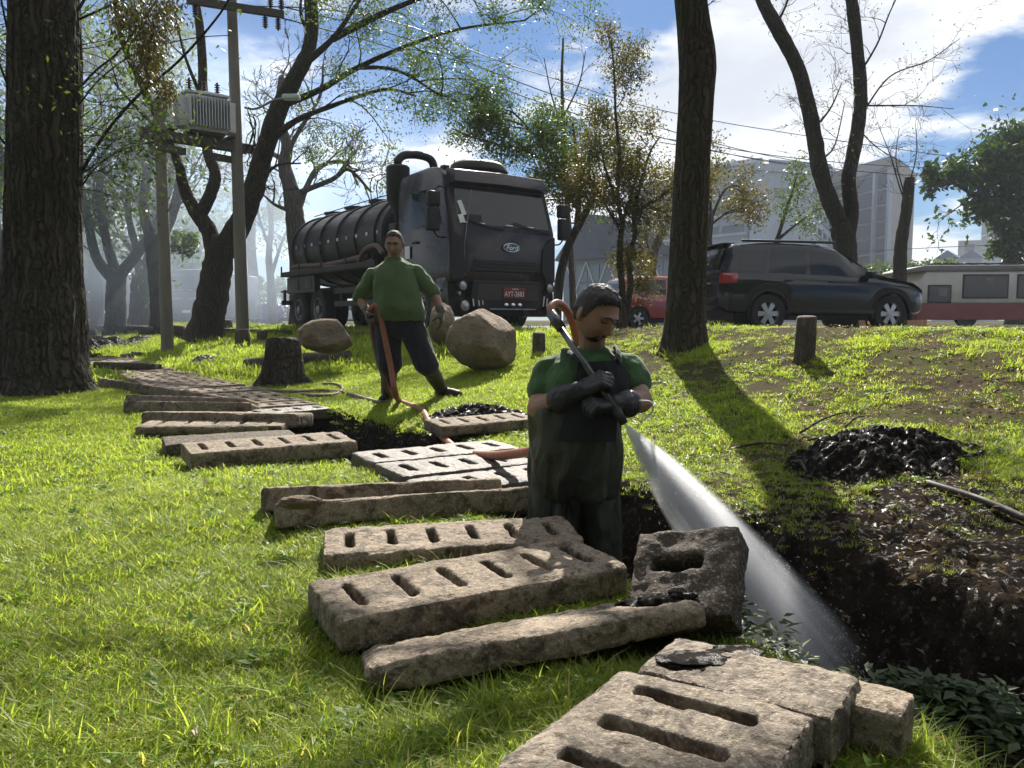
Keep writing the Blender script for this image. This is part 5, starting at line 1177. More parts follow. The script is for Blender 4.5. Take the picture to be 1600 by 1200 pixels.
        m = MB(); m.box((-7.4, s * 1.16, 1.13), (1.9, .16, .42)); m.build('mud_wing', TANK_PAINT, P, bevel=.02)
        for k in range(2): m = MB(); m.box((-7.0 - k * .85, s * 1.245, 1.14), (.7, .02, .3)); m.build('locker_door', TANK_PAINT, P, bevel=.01)
        for k in range(4): m = MB(); m.box((-6.85 - k * .13 - (k > 1) * .5, s * 1.258, 1.14), (.05, .01, .2)); m.build('lettering_bar', mat_basic('grey_mark', (.12, .12, .12), None, 4, .5), P)
        m = MB(); m.box((-4.2, s * 1.12, .62), (2.6, .05, .12)); m.box((-4.2, s * 1.12, .92), (2.6, .05, .12)); m.box((-3.2, s * 1.08, .78), (.06, .06, .5)); m.box((-5.2, s * 1.08, .78), (.06, .06, .5)); m.build('side_guard', RUST, P)
        m = MB(); m.lathe([(.26, -.42), (.30, -.38), (.30, .38), (.26, .42)], (-2.35, s * .95, .95), (1, 0, 0), 24); m.build('air_tank', mat_basic('blue_drum', (.03, .04, .10), (.02, .03, .07), 4, .4), P, angle=40)
        for x in (-6.45, -7.75):
            wheel(P, (x, s * 1.02, .50), .50, .30, s, truck=True); wheel(P, (x, s * .68, .50), .49, .28, s, truck=True)
    m = MB(); m.box((-5, 0, .55), (.2, 1.8, .3)); m.box((-3.6, 0, .75), (1.6, 1.2, .6)); m.build('pump_housing', RUST, P, bevel=.03)
    m = MB(); m.box((-8.85, 0, .70), (.12, 2.4, .12)); m.box((-8.8, 0, 1.0), (.5, 2.3, .05)); m.box((-8.9, -1.1, .85), (.06, .06, .4)); m.box((-8.9, 1.1, .85), (.06, .06, .4)); m.build('rear_platform', RUST, P)
    # cyclone filter and arched pipe behind the cab
    cx, cy = -2.52, -.98
    m = MB(); m.lathe([(.02, 2.05), (.07, 2.10), (.09, 2.42), (.24, 2.70), (.245, 3.34), (.20, 3.38), (.001, 3.38)], (cx, cy, 0), (0, 0, 1), 26); m.build('cyclone', BLACK_PLASTIC, P, angle=40)
    m = MB(); m.tube(crs([(cx, cy, 3.34), (cx, cy + .02, 3.5), (cx, cy + .2, 3.62), (cx + .02, cy + .55, 3.64), (cx + .04, cy + .78, 3.56), (cx + .05, cy + .84, 3.3), (cx + .05, cy + .84, 2.6)], 6), .085, 14); m.build('arched_pipe', BLACK_PLASTIC, P, True)
    m = MB(); m.tube(crs([(cx, cy + .2, 3.1), (cx - .1, cy + .45, 3.02), (cx - .1, cy + .6, 2.8), (cx - .1, cy + .6, 2.3)], 5), .07, 10); m.lathe([(.24, 0), (.24, .7), (.2, .65), (.001, .78)], (cx, cy + .5, 1.9), (0, 0, 1), 20); m.build('filter_drum', BLACK_PLASTIC, P, angle=40)
    m = MB(); m.box((cx + .12, -.95, 1.55), (.34, .5, 1.3)); m.build('intake_column', BLACK_PLASTIC, P, bevel=.03)
    m = MB(); m.box((-2.155, -1.25, 1.55), (.2, .008, .24)); m.v = [(x + .5, y, z) for x, y, z in m.v]; m.build('door_sticker', WHITE_P, P)
lorry()

# ---- cars by lofting
def car(name, label, loc, rz, S, paint, group=None, cat='car', detail=True):
    """S: station functions. local +x forward, z up; body lofted from cross-sections"""
    root = empty(name, loc, rz, label, cat, group); L = S['L']; xs = np.linspace(-L / 2, L / 2, 72); wheels_x = S['wx']; r = S['r']; ra = r * 1.16
    ip = lambda k, x: float(np.interp(x, *zip(*S[k])))
    def zbot(x):
        z = ip('bot', x)
        for w in wheels_x:
            if abs(x - w) < ra: z = max(z, r + math.sqrt(max(0, ra * ra - (x - w) ** 2)) * .98)
        return z
    def section(x, n=None):
        w, bt, tp, zb = ip('w', x), ip('belt', x), ip('top', x), zbot(x); bt = min(bt, tp - .01); zb = min(zb, bt - .1); g = (tp - bt); cab = min(1, max(0, (g - .05) / .3)); wt = w * (1 - .235 * cab)
        zm = zb + (bt - zb) * .45
        pts = [(w * .90, zb), (w * .985, zb + .04), (w * 1.0, zm), (w * .995, bt - .10), (w * .955, bt - .015), (w * .945, bt)]
        for t in (.25, .5, .75): pts.append((w * .945 + (wt - w * .945) * t ** 1.2, bt + g * .90 * t))
        pts += [(wt, bt + g * .90), (wt * .90, bt + g * .975), (wt * .6, bt + g), (0, bt + g * 1.005)]
        return pts
    vs = []; k = 13
    for x in xs: vs += [(x, y, z) for y, z in section(x)] + [(x, -y, z) for y, z in section(x)[:-1]][::-1]
    m = 2 * k - 1; fs = [(i * m + j, i * m + j + 1, (i + 1) * m + j + 1, (i + 1) * m + j) for i in range(len(xs) - 1) for j in range(m - 1)]; fs += [tuple(range(m))[::-1], tuple(range((len(xs) - 1) * m, len(xs) * m))]
    mb = MB(); mb.add(vs, fs); mb.build('body', paint, root, angle=32)
    mb = MB(); mb.box((0, 0, r * .95), (L * .86, S['w'][1][1] * 1.7, .22)); mb.build('underbody', BLACK_PLASTIC, root)
    for x in wheels_x:
        for s in (-1, 1):
            w = ip('w', x)
            if detail:
                a = MB(); a.tube([(x + ra * .99 * math.cos(t), s * w * .985, r + ra * .99 * math.sin(t)) for t in np.linspace(-.25, math.pi + .25, 17)], .028, 6); a.build('wheel_arch', S.get('arch', BLACK_PLASTIC), root, True)
            a = MB(); a.lathe([(ra * .97, 0), (.001, 0)], (x, s * (w - .26), r), (0, 1, 0), 24, False); a.build('wheel_well', BLACK_PLASTIC, root)
            wheel(root, (x, s * (w - .115), r), r, .22, s, spokes=S.get('spokes', 6))
    # glass patches lie 5 mm outside the lofted side
    def side_pt(x, t, s, off=.006):
        sec = section(x); bt, tp = sec[5], sec[9]; a = 1.2; y = bt[0] + (tp[0] - bt[0]) * t ** a; z = bt[1] + (tp[1] - bt[1]) * t; return (x, s * (y + off), z + off * .3)
    for (x0, x1, x0t, x1t) in S['side']:
        for s in (-1, 1):
            mb = MB(); nu, nv = 8, 4; v = []
            for j in range(nv + 1):
                t = .06 + .80 * j / nv; a, b = x0 + (x0t - x0) * j / nv, x1 + (x1t - x1) * j / nv
                for i in range(nu + 1): v.append(side_pt(a + (b - a) * i / nu, t, s))
            mb.add(v, [(j * (nu + 1) + i, j * (nu + 1) + i + 1, (j + 1) * (nu + 1) + i + 1, (j + 1) * (nu + 1) + i) for j in range(nv) for i in range(nu)]); mb.build('side_window', GLASS, root, True)
    def end_glass(nm, pts, s0):
        mb = MB(); v = []
        for (x, z, hw) in pts: v += [(x, -hw, z), (x, -hw * .5, z + .004), (x, hw * .5, z + .004), (x, hw, z)]
        mb.add(v, [(i * 4 + j, i * 4 + j + 1, (i + 1) * 4 + j + 1, (i + 1) * 4 + j) for i in range(len(pts) - 1) for j in range(3)]); mb.build(nm, GLASS, root, True)
    end_glass('rear_window', S['rear'], 1); end_glass('windscreen', S['front'], 1)
    for (nm, box_, mt) in S['extra']:
        for s in (-1, 1):
            c, sz = box_; mb = MB(); mb.box((c[0], c[1] * s, c[2]), sz); mb.build(nm, mt, root, bevel=min(sz) * .3, angle=40)
            if c[1] == 0: break
    return root, section

BLACK_CAR = mat_basic('black_car_paint', (0.010, 0.011, 0.014), (0.013, 0.014, 0.017), 2, 0.10, coat=.3, rv=.03, spec=.35)
RED_CAR = mat_basic('red_car_paint', (0.33, 0.012, 0.018), (0.28, 0.010, 0.015), 2, 0.16, coat=1.0, rv=.03)
suv = dict(L=4.72, r=.385, wx=(-1.35, 1.40), spokes=6,
    w=[(-2.36, .80), (-2.2, .90), (-1.5, .93), (1.3, .93), (2.0, .88), (2.25, .78), (2.36, .60)],
    bot=[(-2.36, .52), (-2.2, .40), (-1, .36), (1, .36), (2.1, .38), (2.36, .46)],
    belt=[(-2.36, 1.10), (-2.25, 1.16), (-1.0, 1.15), (.9, 1.08), (1.3, 1.06), (1.9, .98), (2.2, .86), (2.36, .66)],
    top=[(-2.36, 1.14), (-2.30, 1.30), (-2.10, 1.70), (-1.98, 1.76), (-1.2, 1.795), (-.2, 1.775), (.25, 1.70), (1.05, 1.20), (1.25, 1.12), (1.9, 1.02), (2.22, .88), (2.36, .68)],
    side=[(-.42, .85, -.36, .30), (-1.32, -.52, -1.22, -.46), (-2.0, -1.42, -1.86, -1.30)],
    rear=[(-2.335, 1.24, .70), (-2.26, 1.45, .66), (-2.15, 1.64, .62)], front=[(1.10, 1.20, .74), (.70, 1.45, .68), (.34, 1.655, .62)],
    extra=[('tail_light', ((-2.17, .83, 1.06), (.36, .16, .22)), LAMP_RED), ('mirror', ((.86, .99, 1.16), (.16, .20, .15)), BLACK_CAR), ('headlight', ((2.17, .64, .82), (.22, .2, .14)), LAMP_CLEAR),
           ('roof_rail', ((-.75, .62, 1.815), (2.1, .035, .05)), BLACK_PLASTIC), ('door_handle', ((.05, .938, 1.02), (.2, .03, .035)), BLACK_CAR), ('door_handle', ((-.95, .938, 1.03), (.2, .03, .035)), BLACK_CAR), ('spoiler', ((-2.03, 0, 1.755), (.24, 1.16, .04)), BLACK_CAR), ('sill_trim', ((0, .925, .42), (2.0, .03, .08)), BLACK_PLASTIC), ('rear_bumper', ((-2.34, 0, .58), (.12, 1.5, .26)), BLACK_CAR), ('tail_badge', ((-2.35, .55, .98), (.02, .5, .05)), CHROME), ('number_plate', ((-2.39, 0, .88), (.02, .42, .14)), WHITE_P)])
car('black_car', 'black off-road estate car parked behind the tall single trunk', at(1254, 512, 16.8).xy[:] + (0.64,), R(13), suv, BLACK_CAR)
hatch = dict(L=3.55, r=.29, wx=(-1.16, 1.16), spokes=5,
    w=[(-1.775, .66), (-1.6, .77), (-1, .80), (1, .80), (1.5, .74), (1.775, .54)], bot=[(-1.775, .42), (-1.5, .28), (1.5, .26), (1.775, .36)],
    belt=[(-1.775, .86), (-1.6, .94), (-.6, .92), (.7, .88), (1.3, .80), (1.775, .58)],
    top=[(-1.775, .90), (-1.72, 1.05), (-1.50, 1.38), (-1.38, 1.44), (-.6, 1.50), (.2, 1.47), (.55, 1.38), (1.05, .98), (1.4, .86), (1.775, .60)],
    side=[(-.25, .62, -.2, .3), (-1.0, -.32, -.95, -.28), (-1.45, -1.12, -1.3, -1.05)], rear=[(-1.745, .99, .56), (-1.62, 1.22, .52), (-1.52, 1.36, .48)], front=[(1.02, 1.0, .62), (.8, 1.18, .58), (.58, 1.36, .52)],
    extra=[('tail_light', ((-1.66, .66, .92), (.16, .12, .26)), LAMP_RED), ('mirror', ((.62, .86, .96), (.12, .16, .11)), RED_CAR), ('headlight', ((1.6, .52, .68), (.2, .2, .14)), LAMP_CLEAR), ('rear_bumper', ((-1.72, 0, .46), (.16, 1.25, .2)), STEEL), ('door_handle', ((-.1, .808, .82), (.16, .02, .03)), RED_CAR), ('number_plate', ((-1.79, 0, .72), (.02, .4, .12)), WHITE_P)])
car('red_car', 'small red hatchback half hidden behind the tall trunk', at(1036, 508, 23.2).xy[:] + (0.653,), R(17), hatch, RED_CAR)
# parked cars far left beyond the lorry: one shape, several paints
def far_cars():
    paints = {'white': WHITE_P, 'silver': mat_basic('silver_car_paint', (.42, .43, .44), None, 2, .25, metal=.5), 'blue': mat_basic('blue_car_paint', (.05, .09, .2), None, 2, .2), 'grey': mat_basic('grey_car_paint', (.12, .12, .13), None, 2, .2)}
    base = {}
    for i, (px, Y, rz, p, lab) in enumerate(((352, 62, 4, 'white', 'white parked car in front of the blue canopy'), (388, 66, 2, 'silver', 'silver parked car just right of the tall pole'), (408, 60, 186, 'blue', 'blue parked car left of the slender tree'), (440, 62, 3, 'grey', 'grey parked car between slender tree and tank'), (238, 64, 185, 'white', 'white parked car seen left of the short pole'), (332, 70, 0, 'blue', 'small blue parked car right of the forked tree'), (640, 60, 5, 'silver', 'pale parked car glimpsed beneath the tank'), (545, 58, 5, 'white', 'white parked car glimpsed under the lorry behind the man'))):
        loc = at(px, 505, Y).xy[:] + (.65,)
        if p not in base:
            r_, _ = car('parked_car', lab, loc, R(rz), hatch, paints[p], 'cars parked far behind', detail=False); base[p] = r_
        else: c = copy_tree(base[p]); c.location = loc; c.rotation_euler = (0, 0, R(rz)); c['label'] = lab
far_cars()

def tram():
    Y = 31; a = at(1432, 505, Y); root = empty('old_tram', (a.x, a.y, .653), R(-3), 'cream and red old tram parked at the right edge', 'tram')
    cream = mat_basic('faded_cream_paint', (.62, .60, .50), (.50, .47, .38), 2.2, .6, .1, 30, .004); red = mat_basic('faded_maroon_paint', (.27, .055, .05), (.20, .045, .045), 2, .6)
    roofm = mat_basic('grey_roof_sheet', (.22, .20, .18), (.13, .12, .11), 1.6, .7); L = 9.5
    mb = MB(); mb.prism([(0.12, .9), (L, .9), (L, 2.12), (.30, 2.12), (.0, 1.7)], 'y', 0, 2.2); mb.build('upper_body', cream, root, bevel=.05, angle=40)
    mb = MB(); mb.prism([(.10, .25), (L, .25), (L, .898), (.10, .898)], 'y', -.012, 2.21); mb.build('lower_body', red, root, bevel=.02)
    mb = MB(); mb.prism([(-.5, 2.12), (-.45, 2.2), (.2, 2.34), (L, 2.36), (L, 2.12)], 'y', -.06, 2.26); mb.build('roof', roofm, root, bevel=.03, angle=40)
    mb = MB()
    for y in (.3, 1.9): mb.box((L / 2 + .3, y, 2.42), (L - .6, .05, .05))
    for x in np.arange(.8, L, .6): mb.box((x, 1.1, 2.44), (.06, 1.9, .03))
    mb.build('roof_rack', RUST, root)
    for x0, x1, z0, z1 in ((.42, 1.22, .95, 1.55), (1.72, 3.35, 1.12, 1.95), (3.75, 5.3, 1.12, 1.95), (5.7, 7.2, 1.12, 1.95)):
        mb = MB(); mb.box(((x0 + x1) / 2, -.005, (z0 + z1) / 2), (x1 - x0 + .1, .03, z1 - z0 + .1)); w = mb.build('window', BLACK_PLASTIC, root, bevel=.05)
        mb = MB(); mb.box(((x0 + x1) / 2, -.022, (z0 + z1) / 2), (x1 - x0 - .02, .012, z1 - z0 - .02)); mb.build('pane', GLASS, w)
        mb = MB(); mb.box(((x0 + x1) / 2 + .12, -.03, z1 - .22), (.30, .006, .30)); mb.build('curtain', roofm, w)
    for x in (1.9, 6.5):
        mb = MB(); mb.lathe([(.4, 0), (.4, .2), (.2, .22)], (x, .02, .36), (0, 1, 0), 24); mb.build('wheel', RUBBER, root, angle=40)
    mb = MB(); mb.box((-.25, 1.0, .5), (.8, 1.6, .06)); mb.box((-.5, .3, .3), (.06, .06, .5)); mb.tube([(-.5, .25, .5), (-.5, .25, 1.2), (.1, .2, 1.3)], .02, 6); mb.build('boarding_step', cream, root)
tram()
def far_bus(px, Y, lab, rz=0):
    a = at(px, 508, Y); root = empty('parked_bus', (a.x, a.y, .65), R(rz), lab, 'bus', 'dark buses parked in the smoke'); p = mat_basic('dark_blue_bus_paint', (.025, .035, .055), (.035, .045, .06), 2, .35)
    mb = MB(); mb.box((0, 4, 1.75), (2.5, 8, 2.9)); mb.build('body', p, root, bevel=.12, segs=3, angle=40)
    mb = MB(); mb.box((0, -.02, 2.35), (2.1, .05, .9)); mb.build('rear_window', GLASS, root, bevel=.02)
    for s in (-1, 1):
        mb = MB(); mb.box((s * .55, -.03, 2.0), (.7, .03, .05)); mb.build('trim_strip', WHITE_P, root); mb = MB(); mb.box((s * .6, -.03, 1.5), (.8, .03, .05)); mb.build('trim_strip', STEEL, root)
        mb = MB(); mb.box((s * 1.05, -.03, .9), (.2, .04, .3)); mb.build('tail_light', LAMP_RED, root)
        for y in (1.2, 6): mb = MB(); mb.lathe([(.48, -.15), (.48, .15), (.2, .16)], (s * 1.05, y, .48), (s, 0, 0), 20); mb.build('wheel', RUBBER, root, angle=40)
    mb = MB(); mb.box((0, -.04, .75), (.5, .03, .16)); mb.build('number_plate', WHITE_P, root); mb = MB(); mb.box((-.2, 2.5, 3.24), (1.6, 2, .14)); mb.build('roof_unit', WHITE_P, root, bevel=.04)
    mb = MB(); mb.box((0, -.06, .5), (2.4, .16, .25)); mb.build('bumper', BLACK_PLASTIC, root, bevel=.03)
far_bus(292, 47, 'dark bus seen from behind right of the short pole', -4); far_bus(163, 50, 'dim dark bus in the smoke near the big trunk', 3)
def canopy_tent():
    c = at(356, 506, 72); root = empty('canopy_tent', (c.x, c.y, .65), .2, 'bright blue canopy tent beyond the forked tree', 'tent'); blue = mat_basic('blue_tarpaulin', (.02, .12, .55), (.02, .09, .42), 2, .5)
    mb = MB(); mb.add([(-2, -2, 1.5), (2, -2, 1.5), (2, 2, 1.5), (-2, 2, 1.5), (0, 0, 2.1), (-2, -2, 1.3), (2, -2, 1.3), (2, 2, 1.3), (-2, 2, 1.3)], [(0, 1, 4), (1, 2, 4), (2, 3, 4), (3, 0, 4), (5, 6, 1, 0), (6, 7, 2, 1), (7, 8, 3, 2), (8, 5, 0, 3)]); mb.build('canopy', blue, root)
    for x in (-1.9, 1.9):
        for y in (-1.9, 1.9): mb = MB(); mb.box((x, y, .7), (.07, .07, 1.5)); mb.build('leg', STEEL, root)
canopy_tent()
# ------------------------------------------------------------------ buildings, poles, wires
B_WHITE = mat_basic('pale_facade_haze_tint', (.40, .44, .50), (.33, .37, .43), .3, .8); B_TAN = mat_basic('tan_concrete_facade', (.30, .285, .28), (.25, .24, .24), .2, .85); B_GREY = mat_basic('grey_facade_haze_tint', (.28, .32, .38), (.23, .27, .33), .25, .8)  # pale and grey facades carry the bluish tint of distance haze in their colour
B_GLASS = mat_basic('dark_blue_glazing', (.045, .06, .085), (.07, .085, .11), .4, .15, coat=.5); B_DARK = mat_basic('dark_roof', (.11, .13, .16), (.08, .10, .125), .5, .7)
class Bld:
    """box with a left face A-B and a right face B-C (plan points), origin at B"""
    def __init__(s, name, label, pA, pB, pC, top_y, mat, ground=.64):
        A, B, C = (at(x, 500, Y) for x, Y in (pA, pB, pC)); s.h = at(pB[0], top_y, pB[1]).z - ground; s.g = ground
        s.root = empty(name, (B.x, B.y, ground), label=label, cat='building'); o = Vector((B.x, B.y, 0)); s.A = Vector((A.x, A.y, 0)) - o; s.C = Vector((C.x, C.y, 0)) - o; D = s.A + s.C
        mb = MB(); P = [s.A, Vector((0, 0, 0)), s.C, D]; mb.add([(p.x, p.y, 0) for p in P] + [(p.x, p.y, s.h) for p in P], [(3, 2, 1, 0), (4, 5, 6, 7), (0, 1, 5, 4), (1, 2, 6, 5), (2, 3, 7, 6), (3, 0, 4, 7)]); mb.build('wall', mat, s.root)
    def panel(s, face, u0, u1, z0, z1, mat, name='window', proud=.06, parent=None):
        """u runs 0..1 along the face from the shared corner outward; z in metres (or negative: from the top)"""
        e = s.A if face == 'L' else s.C; d = e.normalized(); nrm = Vector((d.y, -d.x, 0)); nrm = -nrm if nrm.y > 0 else nrm
        if face == 'R' and nrm.dot(s.A) > 0: nrm = -nrm
        if face == 'L' and nrm.dot(s.C) > 0: nrm = -nrm
        z0 = z0 if z0 >= 0 else s.h + z0; z1 = z1 if z1 > 0 else s.h + z1
        a, b = e * u0, e * u1; mb = MB(); o1 = nrm * proud; o2 = -nrm * .15
        v = [(p + o).to_tuple()[:2] + (z,) for z in (z0, z1) for p, o in ((a, o1), (b, o1), (b, o2), (a, o2))]
        mb.add(v, [(0, 1, 2, 3), (4, 5, 6, 7), (0, 1, 5, 4), (1, 2, 6, 5), (2, 3, 7, 6), (3, 0, 4, 7)]); return mb.build(name, mat, parent or s.root)
def town():
    # left block with stepped pale bands
    b = Bld('office_block', 'pale office block with long window bands left of the white block', (985, 150), (1165, 130), (1215, 150), 262, B_GREY)
    n = 7
    for i in range(n):
        z = b.h - 2.6 - i * 3.1
        for k in range(5): b.panel('L', .03 + k * .19, .20 + k * .19, z - 1.3, z, B_GLASS); 
        b.panel('L', 0, 1, z - 1.75, z - 1.32, B_WHITE, 'spandrel', .25); b.panel('R', .1, .9, z - 1.3, z, B_GLASS)
    b.panel('L', -.01, 1.0, -.8, b.h + .3, B_WHITE, 'parapet', .35)
    b2 = Bld('penthouse_block', 'upper plant storey on the pale office block', (1060, 160), (1185, 150), (1190, 165), 246, B_WHITE); b2.panel('L', .05, .95, -1.6, -.8, B_GLASS)
    # white block
    w = Bld('office_block', 'white block with a blank wall and a windowed side, in the middle of the skyline', (1168, 118), (1262, 122), (1296, 150), 268, B_WHITE)
    for i in range(7):
        z = w.h - 2.0 - i * 2.7
        for k in range(4): w.panel('R', .06 + k * .24, .22 + k * .24, z - 1.1, z, B_GLASS)
        w.panel('R', 0, 1, z - 1.5, z - 1.15, B_GREY, 'band', .2)
    w.panel('L', .35, .62, -4.2, -2.8, B_GLASS); w.panel('L', .38, .46, -3.9, -3.1, B_WHITE, 'blind', .12); w.panel('L', -.01, 1.0, -.5, w.h + .5, B_WHITE, 'parapet', .3)
    r = Bld('rooftop_plant', 'low roof storey peeping above the white block', (1195, 160), (1290, 165), (1300, 175), 256, B_GREY)
    # tall slab
    t = Bld('office_tower', 'tall tan tower with vertical dark glass strips', (1288, 168), (1386, 150), (1421, 168), 248, B_TAN)
    for u0, u1 in ((.04, .20), (.26, .52), (.58, .96)):
        nf = 9
        for i in range(nf): z = 1 + i * (t.h - 3) / nf; t.panel('L', u0, u1, z, z + (t.h - 3) / nf - .35, B_GLASS)
    for u in (.0, .21, .535, .97): t.panel('L', u, u + .035, 0, t.h, B_WHITE, 'fin', .6)
    t.panel('L', -.01, 1, -1.8, t.h + .4, B_TAN, 'parapet', .7); t.panel('R', .0, 1, -1.8, t.h + .4, B_TAN, 'parapet', .3)
    # far right
    f = Bld('low_building', 'far low building with blue gabled roofs near the right edge', (1455, 180), (1530, 176), (1545, 190), 402, B_WHITE)
    for k in range(4): f.panel('L', .06 + k * .24, .22 + k * .24, -3, -1.2, B_GLASS)
    blue = mat_basic('blue_roof', (.10, .14, .28), (.08, .12, .22), .5, .6)
    for k in range(2):
        mb = MB(); e = f.A; a, c = e * (k * .5), e * (k * .5 + .5); mid = (a + c) / 2; bk = f.C
        mb.add([(a.x, a.y - .5, f.h), (c.x, c.y - .5, f.h), (mid.x, mid.y - .5, f.h + 1.8), (a.x + bk.x, a.y + bk.y, f.h), (c.x + bk.x, c.y + bk.y, f.h), (mid.x + bk.x, mid.y + bk.y, f.h + 1.8)], [(0, 1, 2), (3, 5, 4), (0, 2, 5, 3), (1, 4, 5, 2)]); mb.build('gable_roof', blue, f.root)
    h = Bld('far_house', 'far pinkish stepped house behind the blue roofs', (1492, 230), (1528, 228), (1535, 240), 375, B_TAN); h.panel('L', .3, .7, -3, -1, B_GLASS)
    q = Bld('far_tower', 'narrow far tower beside the evergreen', (1527, 210), (1546, 205), (1560, 220), 336, B_GREY)
    for i in range(6): q.panel('L', .15, .85, 4 + i * 4, 6.4 + i * 4, B_GLASS)
    # glazed hall with a dark pitched roof and cross-braced wall
    hb = Bld('glazed_hall', 'glazed hall with dark pitched roof behind the small trees', (880, 66), (1060, 60), (1090, 90), 398, B_GREY)
    L = hb.A.length
    for k in range(9):
        for j in range(3): hb.panel('L', .02 + k * .108, .118 + k * .108, .3 + j * (hb.h - .6) / 3, .2 + (j + 1) * (hb.h - .6) / 3, mat_glassy, 'pane', .08)
    d = hb.A.normalized(); nrm = Vector((d.y, -d.x, 0)); nrm = -nrm if nrm.y > 0 else nrm
    for k in range(5):
        a, c = hb.A * (.02 + k * .19), hb.A * (.21 + k * .19); mb = MB()
        mb.tube([(a + nrm * .2) + Vector((0, 0, .2)), (c + nrm * .2) + Vector((0, 0, hb.h - .2))], .05, 6); mb.tube([(c + nrm * .2) + Vector((0, 0, .2)), (a + nrm * .2) + Vector((0, 0, hb.h - .2))], .05, 6); mb.build('brace', WHITE_P, hb.root)
    mb = MB(); A, C = hb.A, hb.C; up = Vector((0, 0, hb.h)); rid = A * .78
    P = [A * 1.05 + nrm * .6 + up, -A * .05 + nrm * .6 + up, rid + nrm * .6 + up + Vector((0, 0, 3.6)), A * .45 + nrm * .6 + up + Vector((0, 0, 3.0))]; Q = [p + C for p in P]
    mb.add(P + Q, [(0, 1, 3, 2), (4, 6, 7, 5), (0, 2, 6, 4), (2, 3, 7, 6), (3, 1, 5, 7), (0, 4, 5, 1)]); mb.build('roof', B_DARK, hb.root)
    # low tiled house
    k = Bld('low_house', 'low house with pale tiled roof beside the red car', (965, 42), (1068, 40), (1085, 50), 462, B_WHITE)
    tile = mat_basic('pale_roof_tiles', (.42, .31, .24), (.33, .24, .19), 3, .85); A, C = k.A, k.C; up = Vector((0, 0, k.h))
    a0, a1 = A * 1.06 + up + Vector((0, -.4, 0)), -A * .04 + up + Vector((0, -.4, 0)); b0, b1 = A * .98 + C * .5 + up + Vector((0, 0, 1.15)), A * .02 + C * .5 + up + Vector((0, 0, 1.15))
    mb = MB(); mb.add([a0, a1, b1, b0, A + C + up, C + up], [(0, 1, 2, 3), (3, 2, 5, 4), (0, 3, 4), (1, 5, 2)]); rf = mb.build('roof', tile, k.root)
    for i in range(30):
        t_ = (i + .5) / 30; mb = MB(); mb.tube([a0.lerp(a1, t_) + Vector((0, 0, .03)), b0.lerp(b1, t_) + Vector((0, 0, .03))], .07, 6); mb.build('tile', tile, rf, True)
    # plank fence between lopped trunk and tram
    fen = empty('plank_fence', at(1412, 505, 36).xy[:] + (.65,), label='brown plank fence between the lopped trunk and the tram', cat='fence'); wood = mat_basic('brown_fence_wood', (.30, .17, .10), (.22, .13, .08), 3, .8, stretch=(1, 1, .2))
    for i in range(16):
        mb = MB(); mb.box((-1.9 + i * .19, random.uniform(-.01, .01), .85 + random.uniform(-.05, .05)), (.17, .03, 1.7)); mb.build('plank', wood, fen)
    mb = MB(); mb.box((-.5, .06, 1.3), (3.0, .05, .09)); mb.box((-.5, .06, .5), (3.0, .05, .09)); mb.build('rail', wood, fen)
    shed = empty('wooden_shed', at(1375, 505, 38).xy[:] + (.65,), label='small tan shed seen under the bushes left of the fence', cat='shed')
    mb = MB(); mb.box((0, 1, .9), (2.0, 2, 1.8)); mb.build('wall', wood, shed); mb = MB(); mb.box((0, 1, 1.85), (2.4, 2.4, .12)); mb.build('roof', mat_basic('tan_roof_board', (.42, .26, .15), None, 2, .8), shed)
mat_glassy = mat_basic('pale_blue_panel', (.26, .31, .36), (.20, .25, .30), .3, .3)
town()

